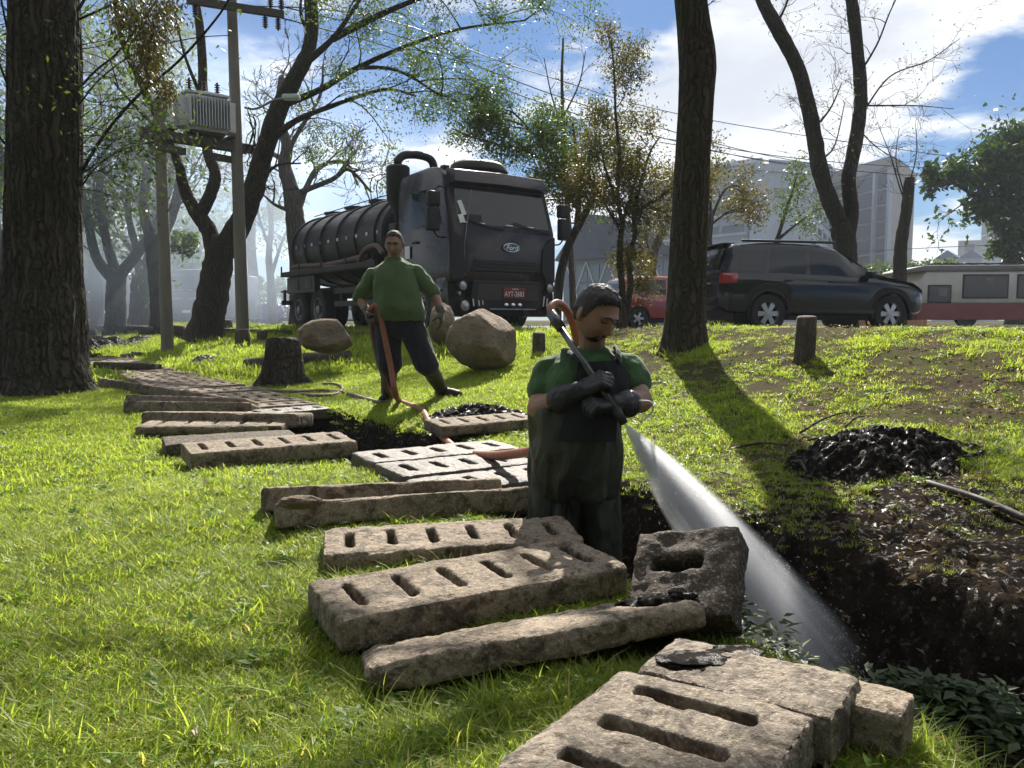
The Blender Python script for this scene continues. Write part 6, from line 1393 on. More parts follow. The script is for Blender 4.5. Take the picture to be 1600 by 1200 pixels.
POLE = mat_basic('weathered_grey_pole', (.24, .21, .175), (.15, .13, .11), 5, .9, .4, 40, .005, stretch=(1, 1, .12)); PLANK = mat_basic('dark_old_timber', (.060, .050, .044), (.10, .085, .07), 6, .9, .3, 30, .006)
PORC = mat_basic('brown_porcelain', (.035, .02, .016), (.05, .03, .022), 8, .25); GREY_STEEL = mat_basic('transformer_grey', (.60, .61, .61), (.48, .49, .49), 5, .5, .1, 30, .003)
def insulator(parent, p, up=1, h=.32):
    mb = MB(); prof = [(.02, 0)]
    for i in range(5): z = .04 + i * h / 6; prof += [(.03, z), (.075, z + .015), (.03, z + .035)]
    prof += [(.025, h), (.001, h)]; mb.lathe(prof, p, (0, 0, up), 12); mb.build('insulator', PORC, parent, angle=40)
def poles():
    Ls, Rt = 19.3, 20.6
    a = at(262, 553, Ls); za = gz(a.x, a.y); top = at(270, 155, Ls).z
    r1 = empty('utility_pole', (a.x, a.y, za), label='short wooden pole holding the left end of the transformer platform', cat='utility pole')
    mb = MB(); mb.lathe([(.15, -.3), (.145, 0), (.125, top - za), (.001, top - za + .02)], n=16); mb.build('shaft', POLE, r1, angle=40)
    b = at(380, 535, Rt); zb = gz(b.x, b.y); tb = at(366, -60, Rt).z
    r2 = empty('utility_pole', (b.x, b.y, zb), label='tall wooden pole with crossarm and insulators beside the transformer', cat='utility pole')
    mb = MB(); mb.tube([(0, 0, -.3), (0, 0, 0), (-.06, 0, tb - zb)], [.17, .165, .12], 16); mb.build('shaft', POLE, r2, angle=40)
    def loc(p): return p - Vector((b.x, b.y, zb))
    c0, c1 = at(290, 3, 19.7), at(440, 26, 20.9); d = (c1 - c0).normalized(); mb = MB(); c = loc((c0 + c1) / 2); ex = d; ey = Vector((0, 0, 1)).cross(ex).normalized(); ez = ex.cross(ey)
    mb.box(c + ey * -.16, ((c1 - c0).length, .14, .17), axes(ex, ey, ez)); arm = mb.build('crossarm', PLANK, r2)
    for t, u in ((.86, 1), (.98, 1), (.80, -1), (.94, -1), (.12, 1), (.08, -1)): insulator(arm, loc(c0.lerp(c1, t)) - ey * .16 + Vector((0, 0, .09 * u)), u)
    mb = MB(); mb.tube(crs([loc(at(383, 168, 20.5)), loc(at(400, 170, 20.3)), loc(at(425, 158, 20.1)), loc(at(443, 153, 20))], 4), .03, 8); la = mb.build('lamp_arm', STEEL, r2, True); mb = MB(); q = loc(at(455, 152, 19.9)); mb.box(q, (.42, .22, .13)); mb.build('lamp_head', GREY_STEEL, la, bevel=.04)
    mb = MB()
    for k in range(9):
        x0, y0 = 384 + random.uniform(0, 4), 160 + random.uniform(0, 30); mb.tube(crs([loc(at(x0, y0, 20.4)), loc(at(x0 + random.uniform(5, 18), y0 + random.uniform(10, 40), 20.3)), loc(at(x0 + random.uniform(0, 16), y0 + random.uniform(40, 70), 20.3)), loc(at(x0 + random.uniform(-2, 6), y0 + random.uniform(50, 80), 20.4))], 6), .012, 5)
    tag(mb.build('cable_loops', BLACK_PLASTIC, r2, True), kind='stuff')
    # platform beams
    pr = empty('transformer_platform', at(300, 225, 20), label='dark timber platform spanning the two poles', cat='platform'); o = pr.location.copy()
    def beam(p0, p1, w, h, off, nm='beam'):
        p0, p1 = at(*p0) - o, at(*p1) - o; ex = (p1 - p0).normalized(); ey = Vector((0, 0, 1)).cross(ex).normalized(); m = MB(); m.box((p0 + p1) / 2 + ey * off, ((p1 - p0).length, w, h), axes(ex, ey, ex.cross(ey))); m.build(nm, PLANK, pr, bevel=.01)
    beam((212, 208, 18.9), (388, 236, 21.1), .12, .22, -.26); beam((228, 205, 19.0), (392, 232, 21.1), .12, .22, .26)
    for k in range(5): t = .12 + .17 * k; x = 212 + 176 * t; y = 200 + 27 * t; Y = 18.9 + 2.2 * t; p = at(x, y, Y) - o; m = MB(); m.box(p + Vector((0, 0, .05)), (.16, .8, .05), Matrix.Rotation(.75, 3, 'Z')); m.build('plank', PLANK, pr)
    for x, y, Y in ((262, 232, 19.3), (352, 248, 20.5)): p = at(x, y, Y) - o; m = MB(); m.box(p, (.12, .9, .16), Matrix.Rotation(-.6, 3, 'Z')); m.build('bracket', PLANK, pr)
    # transformer
    cen = at(321, 212, 20.0); tr = empty('transformer', cen, R(38), 'ribbed grey transformer on the timber platform', 'transformer')
    mb = MB(); mb.box((0, 0, .48), (.95, .5, .86)); mb.build('tank', GREY_STEEL, tr, bevel=.03); mb = MB(); mb.box((0, 0, .95), (1.05, .6, .06)); mb.box((.2, 0, 1.0), (.5, .3, .06)); mb.build('lid', GREY_STEEL, tr, bevel=.01)
    for i in range(14):
        x = -.46 + i * .071
        for s in (-1, 1): mb = MB(); mb.box((x, s * .36, .48), (.022, .24, .72)); mb.build('fin', GREY_STEEL, tr, bevel=.008)
    for i in range(6):
        y = -.22 + i * .088
        for s in (-1, 1): mb = MB(); mb.box((s * .57, y, .48), (.22, .022, .72)); mb.build('fin', GREY_STEEL, tr, bevel=.008)
    for x in (-.35, 0, .32): insulator(tr, Vector((x, .0, .98)), 1, .34)
    mb = MB(); mb.box((0, 0, .02), (.8, .5, .08)); mb.build('skid', RUST, tr)
poles()
def wires():
    mt = mat_basic('black_wire', (.02, .02, .02), None, 5, .6)
    W = [([(440, 10, 20.6), (640, 62, 26), (900, 160, 36), (1150, 232, 50), (1300, 262, 62)], 'upper wire sloping from the tall pole towards the tower'), ([(440, 28, 20.8), (640, 84, 26), (900, 178, 36), (1150, 243, 50), (1300, 268, 62)], 'second wire just below the upper one from the tall pole'),
         ([(300, 5, 19.8), (600, 30, 24), (850, 118, 34), (1150, 195, 50), (1700, 275, 70)], 'highest wire crossing the whole sky to the right edge'), ([(1030, 215, 44), (1250, 248, 48), (1450, 262, 52), (1700, 268, 58)], 'wire behind the forked trunk reaching the right edge'), ([(1030, 222, 44), (1250, 258, 48), (1450, 276, 52), (1700, 290, 58)], 'lowest long wire behind the forked trunk'), ([(1200, 392, 80), (1350, 392, 84), (1500, 385, 88), (1700, 378, 90)], 'faint low wire above the bushes at right')]
    for q, lab in W:
        mb = MB(); P = crs([at(*p) for p in q], 6); mb.tube(P, [.010 + .0003 * p.y for p in P], 5); tag(mb.build('power_line', mt, None, True), lab, 'power line', 'overhead wires')
wires()
# ------------------------------------------------------------------ people
def skin_mat(name, c=(0.30, 0.165, 0.11)):
    m = NT(name); f = m.noise(14, 5); g = m.noise(220, 3)
    m.col(m.mix(m.rng(f, .35, .65), c, tuple(k * .78 for k in c))); m.rough(.52); m.b.inputs['Subsurface Weight'].default_value = .08; m.b.inputs['Subsurface Radius'].default_value = (.02, .008, .005)
    m.bump(g, .15, .001); return m.mat
def cloth_mat(name, c1, c2, rough=.9, weave=420, fold=7, sheen=.2, fs=.35):
    m = NT(name); f = m.noise(fold, 5, .6); g = m.noise(weave, 2); w = m.noise(fold * 2.2, 3, .5, m.coords((1, 1, .45)), 1.2)
    m.col(m.mix(m.rng(f, .35, .68), c1, c2)); m.rough(rough); m.b.inputs['Sheen Weight'].default_value = sheen; m.b.inputs['Specular IOR Level'].default_value = .25
    m.bump(m.math('ADD', m.math('MULTIPLY', g, .06), w), fs, .025); return m.mat
SKIN = skin_mat('tanned_skin'); SKIN2 = skin_mat('dusty_tanned_skin', (0.27, .155, .105))
HAIR = mat_basic('dark_brown_hair', (.010, .007, .006), (.020, .013, .009), 60, .6, .5, 300, .003, stretch=(1, 1, .2)); HAIR_GREY = mat_basic('short_dark_hair', (.011, .009, .008), (.022, .018, .016), 60, .75, .5, 300, .002)
GREEN = cloth_mat('green_jersey', (0.050, 0.108, 0.036), (0.034, 0.078, 0.026)); GREEN2 = cloth_mat('faded_green_jersey', (0.078, 0.125, 0.050), (0.056, 0.094, 0.038))
NAVY = cloth_mat('navy_trousers', (.012, .013, .020), (.019, .02, .028)); WADER = cloth_mat('grey_green_wader_rubber', (.050, .054, .042), (.026, .028, .024), .4, 60, 5, 0, .9); BIB = cloth_mat('dark_bib_cloth', (.014, .016, .020), (.022, .024, .028))
GLOVE = cloth_mat('dark_rubber_glove', (.018, .019, .021), (.034, .034, .036), .45, 80, 9, 0, .3); GLOVE2 = cloth_mat('dusty_work_glove', (.11, .10, .08), (.065, .06, .05), .8, 200, 9, .1, .3); BOOT = cloth_mat('black_rubber_boot', (.045, .038, .032), (.022, .019, .017), .55, 60, 6, 0, .3)
EYE = mat_basic('eye_white', (.5, .48, .45), None, 5, .2); PUPIL = mat_basic('eye_dark', (.012, .009, .008), None, 5, .15); LIP = mat_basic('lip_skin', (.22, .09, .07), None, 20, .5)

def head_mesh(H=.235, W=.152, D=.195, jowl=0.0, nu=96, nv=72):
    """head, face towards -y, origin at its centre; eyes at half height"""
    V = []
    for i in range(nv + 1):
        ph = math.pi * i / nv
        for j in range(nu):
            a = 2 * math.pi * j / nu; V.append((math.sin(ph) * math.cos(a), math.sin(ph) * math.sin(a), math.cos(ph)))
    V = np.array(V); x, y, z = V[:, 0].copy(), V[:, 1].copy(), V[:, 2].copy(); front = np.clip(-y, 0, 1)
    # superellipse-ish skull, then jaw taper
    sx = np.sign(x) * np.abs(x) ** .88; sy = np.sign(y) * np.abs(y) ** .92
    X, Y, Z = sx * W / 2, sy * D / 2, z * H / 2
    low = np.clip(-z, 0, 1); X *= 1 - (.30 - jowl) * low ** 1.6; back = np.clip(y, 0, 1)
    Y += low ** 1.3 * back * -.035                      # nape cut in
    Y += -.012 * np.clip(-z - .1, 0, 1) * front          # jaw forward
    Z += np.where(z < -.55, (z + .55) * -.02, 0)
    g = lambda cx, cz, wx, wz: np.exp(-((X - cx) / wx) ** 2 - ((Z - cz) / wz) ** 2) * (front > .05)
    h = H
    d = .010 * g(0, .02 * h / .235, .05, .012)                                  # brow ridge
    for s in (-1, 1):
        d -= .013 * g(s * .031, -.002, .016, .011); d += .007 * g(s * .045, -.035, .02, .018); d += .004 * g(s * .030, -.003, .010, .006); d += .006 * g(s * .034, .018, .018, .006)
        d -= .004 * g(s * .03, -.065, .012, .02)
    d += .024 * g(0, -.042, .011, .013) + .013 * g(0, -.022, .009, .022) + .009 * (g(.011, -.046, .007, .007) + g(-.011, -.046, .007, .007))   # nose
    d += .008 * g(0, -.071, .020, .0055) + .008 * g(0, -.081, .018, .0055) - .006 * g(0, -.0762, .026, .0022)   # lips
    d += .012 * g(0, -.106, .022, .013) - .005 * g(0, -.092, .018, .005)
    Y -= d
    F = [(i * nu + j, (i + 1) * nu + j, (i + 1) * nu + (j + 1) % nu, i * nu + (j + 1) % nu) for i in range(nv) for j in range(nu)]
    return np.stack([X, Y, Z], -1), F
def add_head(mb, M, **kw):
    V, F = head_mesh(**kw); A = np.array(M); P = V @ A[:3, :3].T + A[:3, 3]; mb.add([tuple(p) for p in P], F)
    for s in (-1, 1):
        W = kw.get('W', .152); rot = M.to_3x3() @ Matrix.Rotation(s * .35, 3, 'Z')
        mb.ell(M @ Vector((s * (W / 2 + .004), .012, -.012)), (.009, .019, .031), rot, 12, 8); mb.ell(M @ Vector((s * (W / 2 + .001), .004, -.034)), (.008, .010, .012), rot, 10, 6)
    return V
def face_bits(root, M, hair, V, beard=None, top=.055, thick=.012, brow_w=.019, looking_down=False, fringe=0.0):
    """hair cap, brows, eyes, lips, beard as children"""
    A = np.array(M); H = .235
    # hair cap: scalp patch pushed outwards
    nu, nv = 96, 72; N = V / np.linalg.norm(V * np.array([1, .8, .65]), axis=1)[:, None] * 1.0; N /= np.linalg.norm(N, axis=1)[:, None]
    line = np.interp(-V[:, 1], [-.09, -.03, .02, .05, .075, .1], [-.075, -.05, -.02, .045, top, top + .008])           # hairline height by how far forward
    n = fnoise(V, 60, 3, 2); nz = fnoise(V * np.array([1, 1, .5]), 130, 2, 5)
    k = np.clip((V[:, 2] - line) / .014 + n * .35, 0, 1); off = k * (thick * (.45 + .55 * np.clip((V[:, 2] + .02) / .1, 0, 1)) + nz * .0028 + n * .003) + (k > 0) * .001
    if fringe: off += fringe * np.exp(-((V[:, 2] - top - .012) / .02) ** 2) * (V[:, 1] < -.03) * (1 + n)
    P = V + N * off[:, None]; F = [(i * nu + j, (i + 1) * nu + j, (i + 1) * nu + (j + 1) % nu, i * nu + (j + 1) % nu) for i in range(nv) for j in range(nu)]; F = [f for f in F if min(k[list(f)]) > .02]
    def patch(name, P, F, mat):
        used = sorted({i for f in F for i in f}); mp = {i: q for q, i in enumerate(used)}; Q = P[used] @ A[:3, :3].T + A[:3, 3]; me = bpy.data.meshes.new(name); me.from_pydata([tuple(q) for q in Q], [], [tuple(mp[i] for i in f) for f in F]); me.update(); return link(name, me, mat, root, True)
    allF = [(i * nu + j, (i + 1) * nu + j, (i + 1) * nu + (j + 1) % nu, i * nu + (j + 1) % nu) for i in range(nv) for j in range(nu)]
    patch('hair', P, F, hair)
    if beard:
        X, Y, Z = V.T; w = np.zeros(len(V)); fr = Y < -.01
        w = np.maximum(w, np.exp(-(X / .022) ** 4 - ((Z + .103) / .017) ** 4) * fr); w = np.maximum(w, np.exp(-((np.abs(X) - .026) / .006) ** 2 - ((Z + .082) / .02) ** 4) * fr); w = np.maximum(w, np.exp(-(X / .026) ** 4 - ((Z + .0625) / .0045) ** 2) * fr)
        if beard == 'stubble': w = np.maximum(w, .6 * ((Z < -.055) & (Y < .03)))
        w = np.clip(w + .12 * n, 0, 1); P2 = V + N * (w * .006 + .0006)[:, None]; F2 = [f for f in allF if min(w[list(f)]) > .42]
        if F2: patch('beard', P2, F2, hair)
    def on_face(x, z, out=.0):
        d = (V[:, 0] - x) ** 2 + (V[:, 2] - z) ** 2 + (V[:, 1] > 0) * 9; i = int(np.argmin(d)); return Vector(V[i]) + Vector((0, -out, 0))
    for s in (-1, 1):
        mb = MB(); mb.tube([M @ on_face(s * x, z, .003) for x, z in ((.013, .016), (.022, .0205), (.034, .0215), (.046, .016))], [.003, .0042, .004, .002], 6); mb.build('eyebrow', hair, root, True)
        if looking_down:
            mb = MB(); mb.tube([M @ on_face(s * x, z, .0012) for x, z in ((.020, -.006), (.030, -.0085), (.041, -.006))], .0022, 5); mb.build('eyelash', PUPIL, root, True)
        else:
            mb = MB(); mb.ell(M @ (on_face(s * .031, -.002, -.0085)), (.0118, .0115, .0075), M.to_3x3(), 12, 8); e = mb.build('eye', EYE, root, True); mb = MB(); mb.ell(M @ (on_face(s * .031, -.002, .0022)), (.0048, .002, .0052), M.to_3x3(), 10, 6); mb.build('iris', PUPIL, e, True)
            mb = MB(); mb.tube([M @ on_face(s * x, z, .002) for x, z in ((.019, .002), (.031, .0065), (.043, .002))], .0024, 5); mb.build('eyelash', PUPIL, root, True)
    mb = MB(); mb.tube([M @ on_face(x, z, .001) for x, z in ((-.021, -.0755), (-.01, -.073), (0, -.0745), (.01, -.073), (.021, -.0755))], .0038, 6); mb.tube([M @ on_face(x, z, .001) for x, z in ((-.017, -.080), (0, -.083), (.017, -.080))], .004, 6); mb.build('lips', LIP, root, True)

def orient(fwd, up=(0, 0, 1)):
    """rotation with local -y along fwd"""
    f = Vector(fwd).normalized(); y = -f; z = Vector(up); z = (z - y * z.dot(y)).normalized(); x = y.cross(z); return Matrix((x, y, z)).transposed()
def hand(mb, wrist, direction, palm_n, curl=.6, scale=1.0, side=1, rad=1.0, grip=None):
    """palm plus five fingers; palm_n points out of the palm, fingers bend towards it"""
    d = Vector(direction).normalized(); n = Vector(palm_n); n = (n - d * n.dot(d)).normalized(); t = d.cross(n) * side; w = Vector(wrist); S = scale
    for q in (-1, -.33, .33, 1): mb.capsule(w + t * q * .018 * S, w + d * .085 * S + t * q * .030 * S, .019 * S * rad, .0145 * S * rad, 10)
    L = (.068, .078, .073, .058)
    for i, q in enumerate((1, .36, -.30, -.92)):
        p = w + d * .088 * S + t * q * .031 * S; dirn = d.copy(); a = curl * (.85 + .1 * i)
        for k, (fr, r0, r1) in enumerate(((.46, .0115, .0105), (.31, .0105, .0095), (.23, .0095, .0075))):
            dirn = Quaternion(t * side, 0) @ dirn; dirn = (dirn * math.cos(a) + n * math.sin(a)).normalized(); nn = (n * math.cos(a) - d * math.sin(a))
            e = p + dirn * L[i] * fr * S * 1.05; mb.capsule(p, e, r0 * S * rad, r1 * S * rad, 8); p = e
            # rotate the bending frame with the finger
            n2 = (nn - dirn * nn.dot(dirn)); n = n2.normalized() if n2.length > 1e-4 else n; d_old = d; d = dirn
        d = Vector(direction).normalized(); n = Vector(palm_n); n = (n - d * n.dot(d)).normalized()
    p = w + d * .022 * S + t * .026 * S; dirn = (d * .62 + t * .62 + n * .35).normalized()
    for ln, r0, r1, b in ((.042, .0145, .0125, .0), (.034, .012, .0105, .45), (.026, .0105, .0085, .45)):
        dirn = (dirn + (n - t * .5) * b).normalized(); e = p + dirn * ln * S; mb.capsule(p, e, r0 * S * rad, r1 * S * rad, 8); p = e
def limb_chain(mb, pts, rads, n=14):
    for (a, b), (ra, rb) in zip(zip(pts[:-1], pts[1:]), zip(rads[:-1], rads[1:])): mb.capsule(a, b, ra, rb, n)
def loft(mb, rings, n=28):
    """closed elliptical body section stack: (centre, rx, ry[, squareness])"""
    R_ = []
    for i in range(len(rings) - 1):
        for k in range(4):
            t = k / 4; g = lambda j: rings[min(max(j, 0), len(rings) - 1)]
            def cr(a, b, c, d): return 0.5 * ((2 * b) + (c - a) * t + (2 * a - 5 * b + 4 * c - d) * t * t + (3 * b - a - 3 * c + d) * t ** 3)
            q = [g(i - 1), g(i), g(i + 1), g(i + 2)]; R_.append((cr(*[Vector(x[0]) for x in q]), max(.004, cr(*[x[1] for x in q])), max(.004, cr(*[x[2] for x in q]))))
    R_.append((Vector(rings[-1][0]), rings[-1][1], rings[-1][2])); vs = []
    for c, rx, ry in R_:
        for j in range(n):
            a = 2 * math.pi * j / n; ca, sa = math.cos(a), math.sin(a); vs.append(c + Vector((rx * math.copysign(abs(ca) ** .85, ca), ry * math.copysign(abs(sa) ** .85, sa), 0)))
    k = len(R_); mb.add(vs, [(i * n + j, i * n + (j + 1) % n, (i + 1) * n + (j + 1) % n, (i + 1) * n + j) for i in range(k - 1) for j in range(n)] + [tuple(range(n))[::-1], tuple(range((k - 1) * n, k * n))])
def wrinkle(me, amp, scale, seed, stretch=(1, 1, 1)):
    V = verts_of(me); N = normals_of(me); k = fnoise(V * np.array(stretch), scale, 3, seed); set_verts(me, V + N * ((1 - np.abs(k) * 2.2) * amp + fnoise(V * np.array(stretch), scale * 2.6, 2, seed + 4) * amp * .5)[:, None])
def part(mb, name, mat, root, voxel=.008, sm=4, amp=0.0, scale=9, seed=0, stretch=(1, 1, 1)):
    me = remesh(mb, voxel, sm)
    if amp: wrinkle(me, amp, scale, seed, stretch)
    return link(name, me, mat, root, True)

def worker_in_waders():
    Y = 3.42; A = lambda x, y, dy=0.0: at(x, y, Y + dy)
    # joints (dy: metres nearer (-) or farther (+))
    hip = A(898, 690, .02); chest = A(912, 585, .0); neck0 = A(925, 552, .03); headc = A(931, 490, -.03)
    shR, shL = A(858, 583, .03), A(981, 575, .06)                     # his right shoulder is on the picture's left
    elR, wrR = A(843, 638, -.05), A(896, 616, -.17); elL, wrL = A(1000, 626, -.05), A(968, 633, -.19)
    face = Vector((.60, -.72, -.42)); M = Matrix.Translation(headc) @ orient(face, (.05, .1, 1)).to_4x4() @ Matrix.Scale(1.01, 4)
    mb = MB(); V = add_head(mb, M, W=.156, jowl=.08)
    mb.capsule(neck0 + Vector((0, .02, -.06)), headc + Vector((-.01, .035, -.05)), .060, .056)
    feet_z = -.64; kz = -.2
    legs = [(A(872, 720, .02), A(868, 830, .0)), (A(925, 720, .05), A(928, 830, .04))]
    mb.ell(chest + Vector((0, .02, -.03)), (.13, .09, .10)); mb.ell((chest + hip) / 2, (.14, .10, .15)); mb.ell(hip, (.14, .11, .12))
    for (k, kn) in legs:
        ft = Vector((kn.x, kn.y + .02, feet_z)); mb.capsule(k, kn, .085, .062); mb.capsule(kn, ft + Vector((0, 0, .08)), .06, .042); mb.capsule(ft + Vector((0, .03, .05)), ft + Vector((.02, -.14, .04)), .05, .04)
    limb_chain(mb, [shR, elR, wrR], [.050, .054, .036]); limb_chain(mb, [shL, elL, wrL], [.050, .054, .036]); mb.capsule(shR, shL, .045, .045)
    hR = A(925, 601, -.20); hL = A(946, 631, -.22); lance0, lance1 = A(868, 500, -.04), A(966, 647, -.26); ld = (lance1 - lance0).normalized()
    hand(mb, wrR + (hR - wrR) * .45, (hR - wrR), Vector((.15, .6, -.8)), 1.0, 1.0, 1); hand(mb, wrL + (hL - wrL) * .3, (hL - wrL), Vector((-.1, .5, -.8)), 1.0, 1.0, -1)
    root = link('person', remesh(mb, .0042, 1), SKIN, None, True); tag(root, 'man in green T-shirt and dark waders aiming a water lance in the drain', 'person')
    face_bits(root, M, HAIR, V, 'goatee', .062, .010, looking_down=True, fringe=.006)
    # T-shirt
    mb = MB(); loft(mb, [(A(898, 690, .02), .165, .135), (A(900, 650, .01), .172, .14), (A(906, 610, .0), .172, .138), (A(912, 582, .01), .166, .125), (A(916, 566, .02), .140, .108), (A(920, 553, .03), .098, .085), (A(923, 545, .03), .072, .070)])
    for sh, el, inw in ((shR, elR, .03), (shL, elL, -.03)): limb_chain(mb, [sh + Vector((inw * 1.6, 0, .012)), sh, sh.lerp(el, .30), sh.lerp(el, .48)], [.062, .067, .068, .070])
    limb_chain(mb, [A(908, 563, .02), shR + Vector((.015, 0, 0))], [.056, .064]); limb_chain(mb, [A(934, 561, .03), shL + Vector((-.015, 0, 0))], [.056, .064])
    part(mb, 'shirt', GREEN, root, .006, 4, .010, 9, 3, (1, 1, .5))
    # waders: wide rubber bag from the ribs down, with two legs
    mb = MB(); loft(mb, [(A(897, 636, .0), .176, .150), (A(897, 645, .0), .182, .158), (A(897, 670, .0), .178, .155), (A(898, 705, .01), .182, .160), (A(898, 745, .02), .180, .155), (A(898, 770, .02), .165, .14)])
    for (k, kn), s in zip(legs, (-1, 1)): ft = Vector((kn.x, kn.y + .02, feet_z)); mb.capsule(k + Vector((0, 0, -.02)), kn, .112, .100); mb.capsule(kn, ft + Vector((0, 0, .12)), .100, .088); mb.capsule(ft + Vector((0, .03, .06)), ft + Vector((.02, -.17, .05)), .07, .055)
    part(mb, 'waders', WADER, root, .008, 4, .024, 7.5, 6, (1, 1, .28))
    # bib and braces
    mb = MB(); c = A(945, 600, -.12)
    rows = [((905, 566, -.135), (968, 562, -.10)), ((900, 590, -.155), (985, 585, -.10)), ((893, 620, -.165), (985, 618, -.12)), ((880, 655, -.175), (965, 655, -.165)), ((872, 690, -.165), (962, 690, -.155))]; v = []
    for (l, r_) in rows:
        for t in np.linspace(0, 1, 7): p = A(*l).lerp(A(*r_), t) + Vector((0, -.03 * math.sin(math.pi * t), 0)); v.append(p)
    back = [p + Vector((0, .012, 0)) for p in v]; n = 7; m = len(rows); f = [(i * n + j, i * n + j + 1, (i + 1) * n + j + 1, (i + 1) * n + j) for i in range(m - 1) for j in range(n - 1)]; o = m * n
    f += [tuple(o + i for i in q[::-1]) for q in f]; mb.add(v + back, f); mb.build('bib', BIB, root, True)
    for q in ([(908, 568, -.142), (896, 556, -.115), (886, 548, -.05), (884, 549, .05), (890, 575, .15)], [(966, 566, -.115), (967, 556, -.09), (966, 547, -.03), (962, 548, .06), (955, 575, .15)]):
        mb = MB(); mb.tube(crs([A(*p) for p in q], 6), .022, 8, squash=.35); mb.build('brace', BIB, root, True)
    # rubber gloves with flared gauntlets
    for wr, el, h, sd, pn, fl in ((wrR, elR, hR, 1, Vector((.15, .6, -.8)), .052), (wrL, elL, hL, -1, Vector((-.1, .5, -.8)), .050)):
        mb = MB(); g0 = wr.lerp(el, .36); limb_chain(mb, [g0, wr.lerp(el, .14), wr + (h - wr) * .4], [fl + .010, fl + .002, .040]); k = .45 if sd == 1 else .3
        hand(mb, wr + (h - wr) * k, (h - wr), pn, 1.0, 1.08, sd, 1.25); part(mb, 'glove', GLOVE, root, .0045, 2, .002, 20, 4)
    # lance and nozzle, a thing held in the hands
    mb = MB(); mb.tube([lance0, lance0.lerp(lance1, .5), lance1], .0145, 12); L = mb.build('spray_lance', STEEL_D, None, True); tag(L, 'steel spray lance held by the worker in waders', 'spray lance')
    mb = MB(); mb.tube([lance1 - ld * .02, lance1 + ld * .045], [.022, .016], 12); mb.build('nozzle', BLACK_PLASTIC, L, True); mb = MB(); mb.tube([lance0 - ld * .04, lance0 + ld * .05], .023, 10); mb.build('coupling', STEEL_D, L, True)
    return lance0, lance1, ld
STEEL_D = mat_basic('dark_steel_tube', (.12, .12, .125), (.07, .07, .07), 20, .4, metal=.8)
LANCE0, LANCE1, LDIR = worker_in_waders()

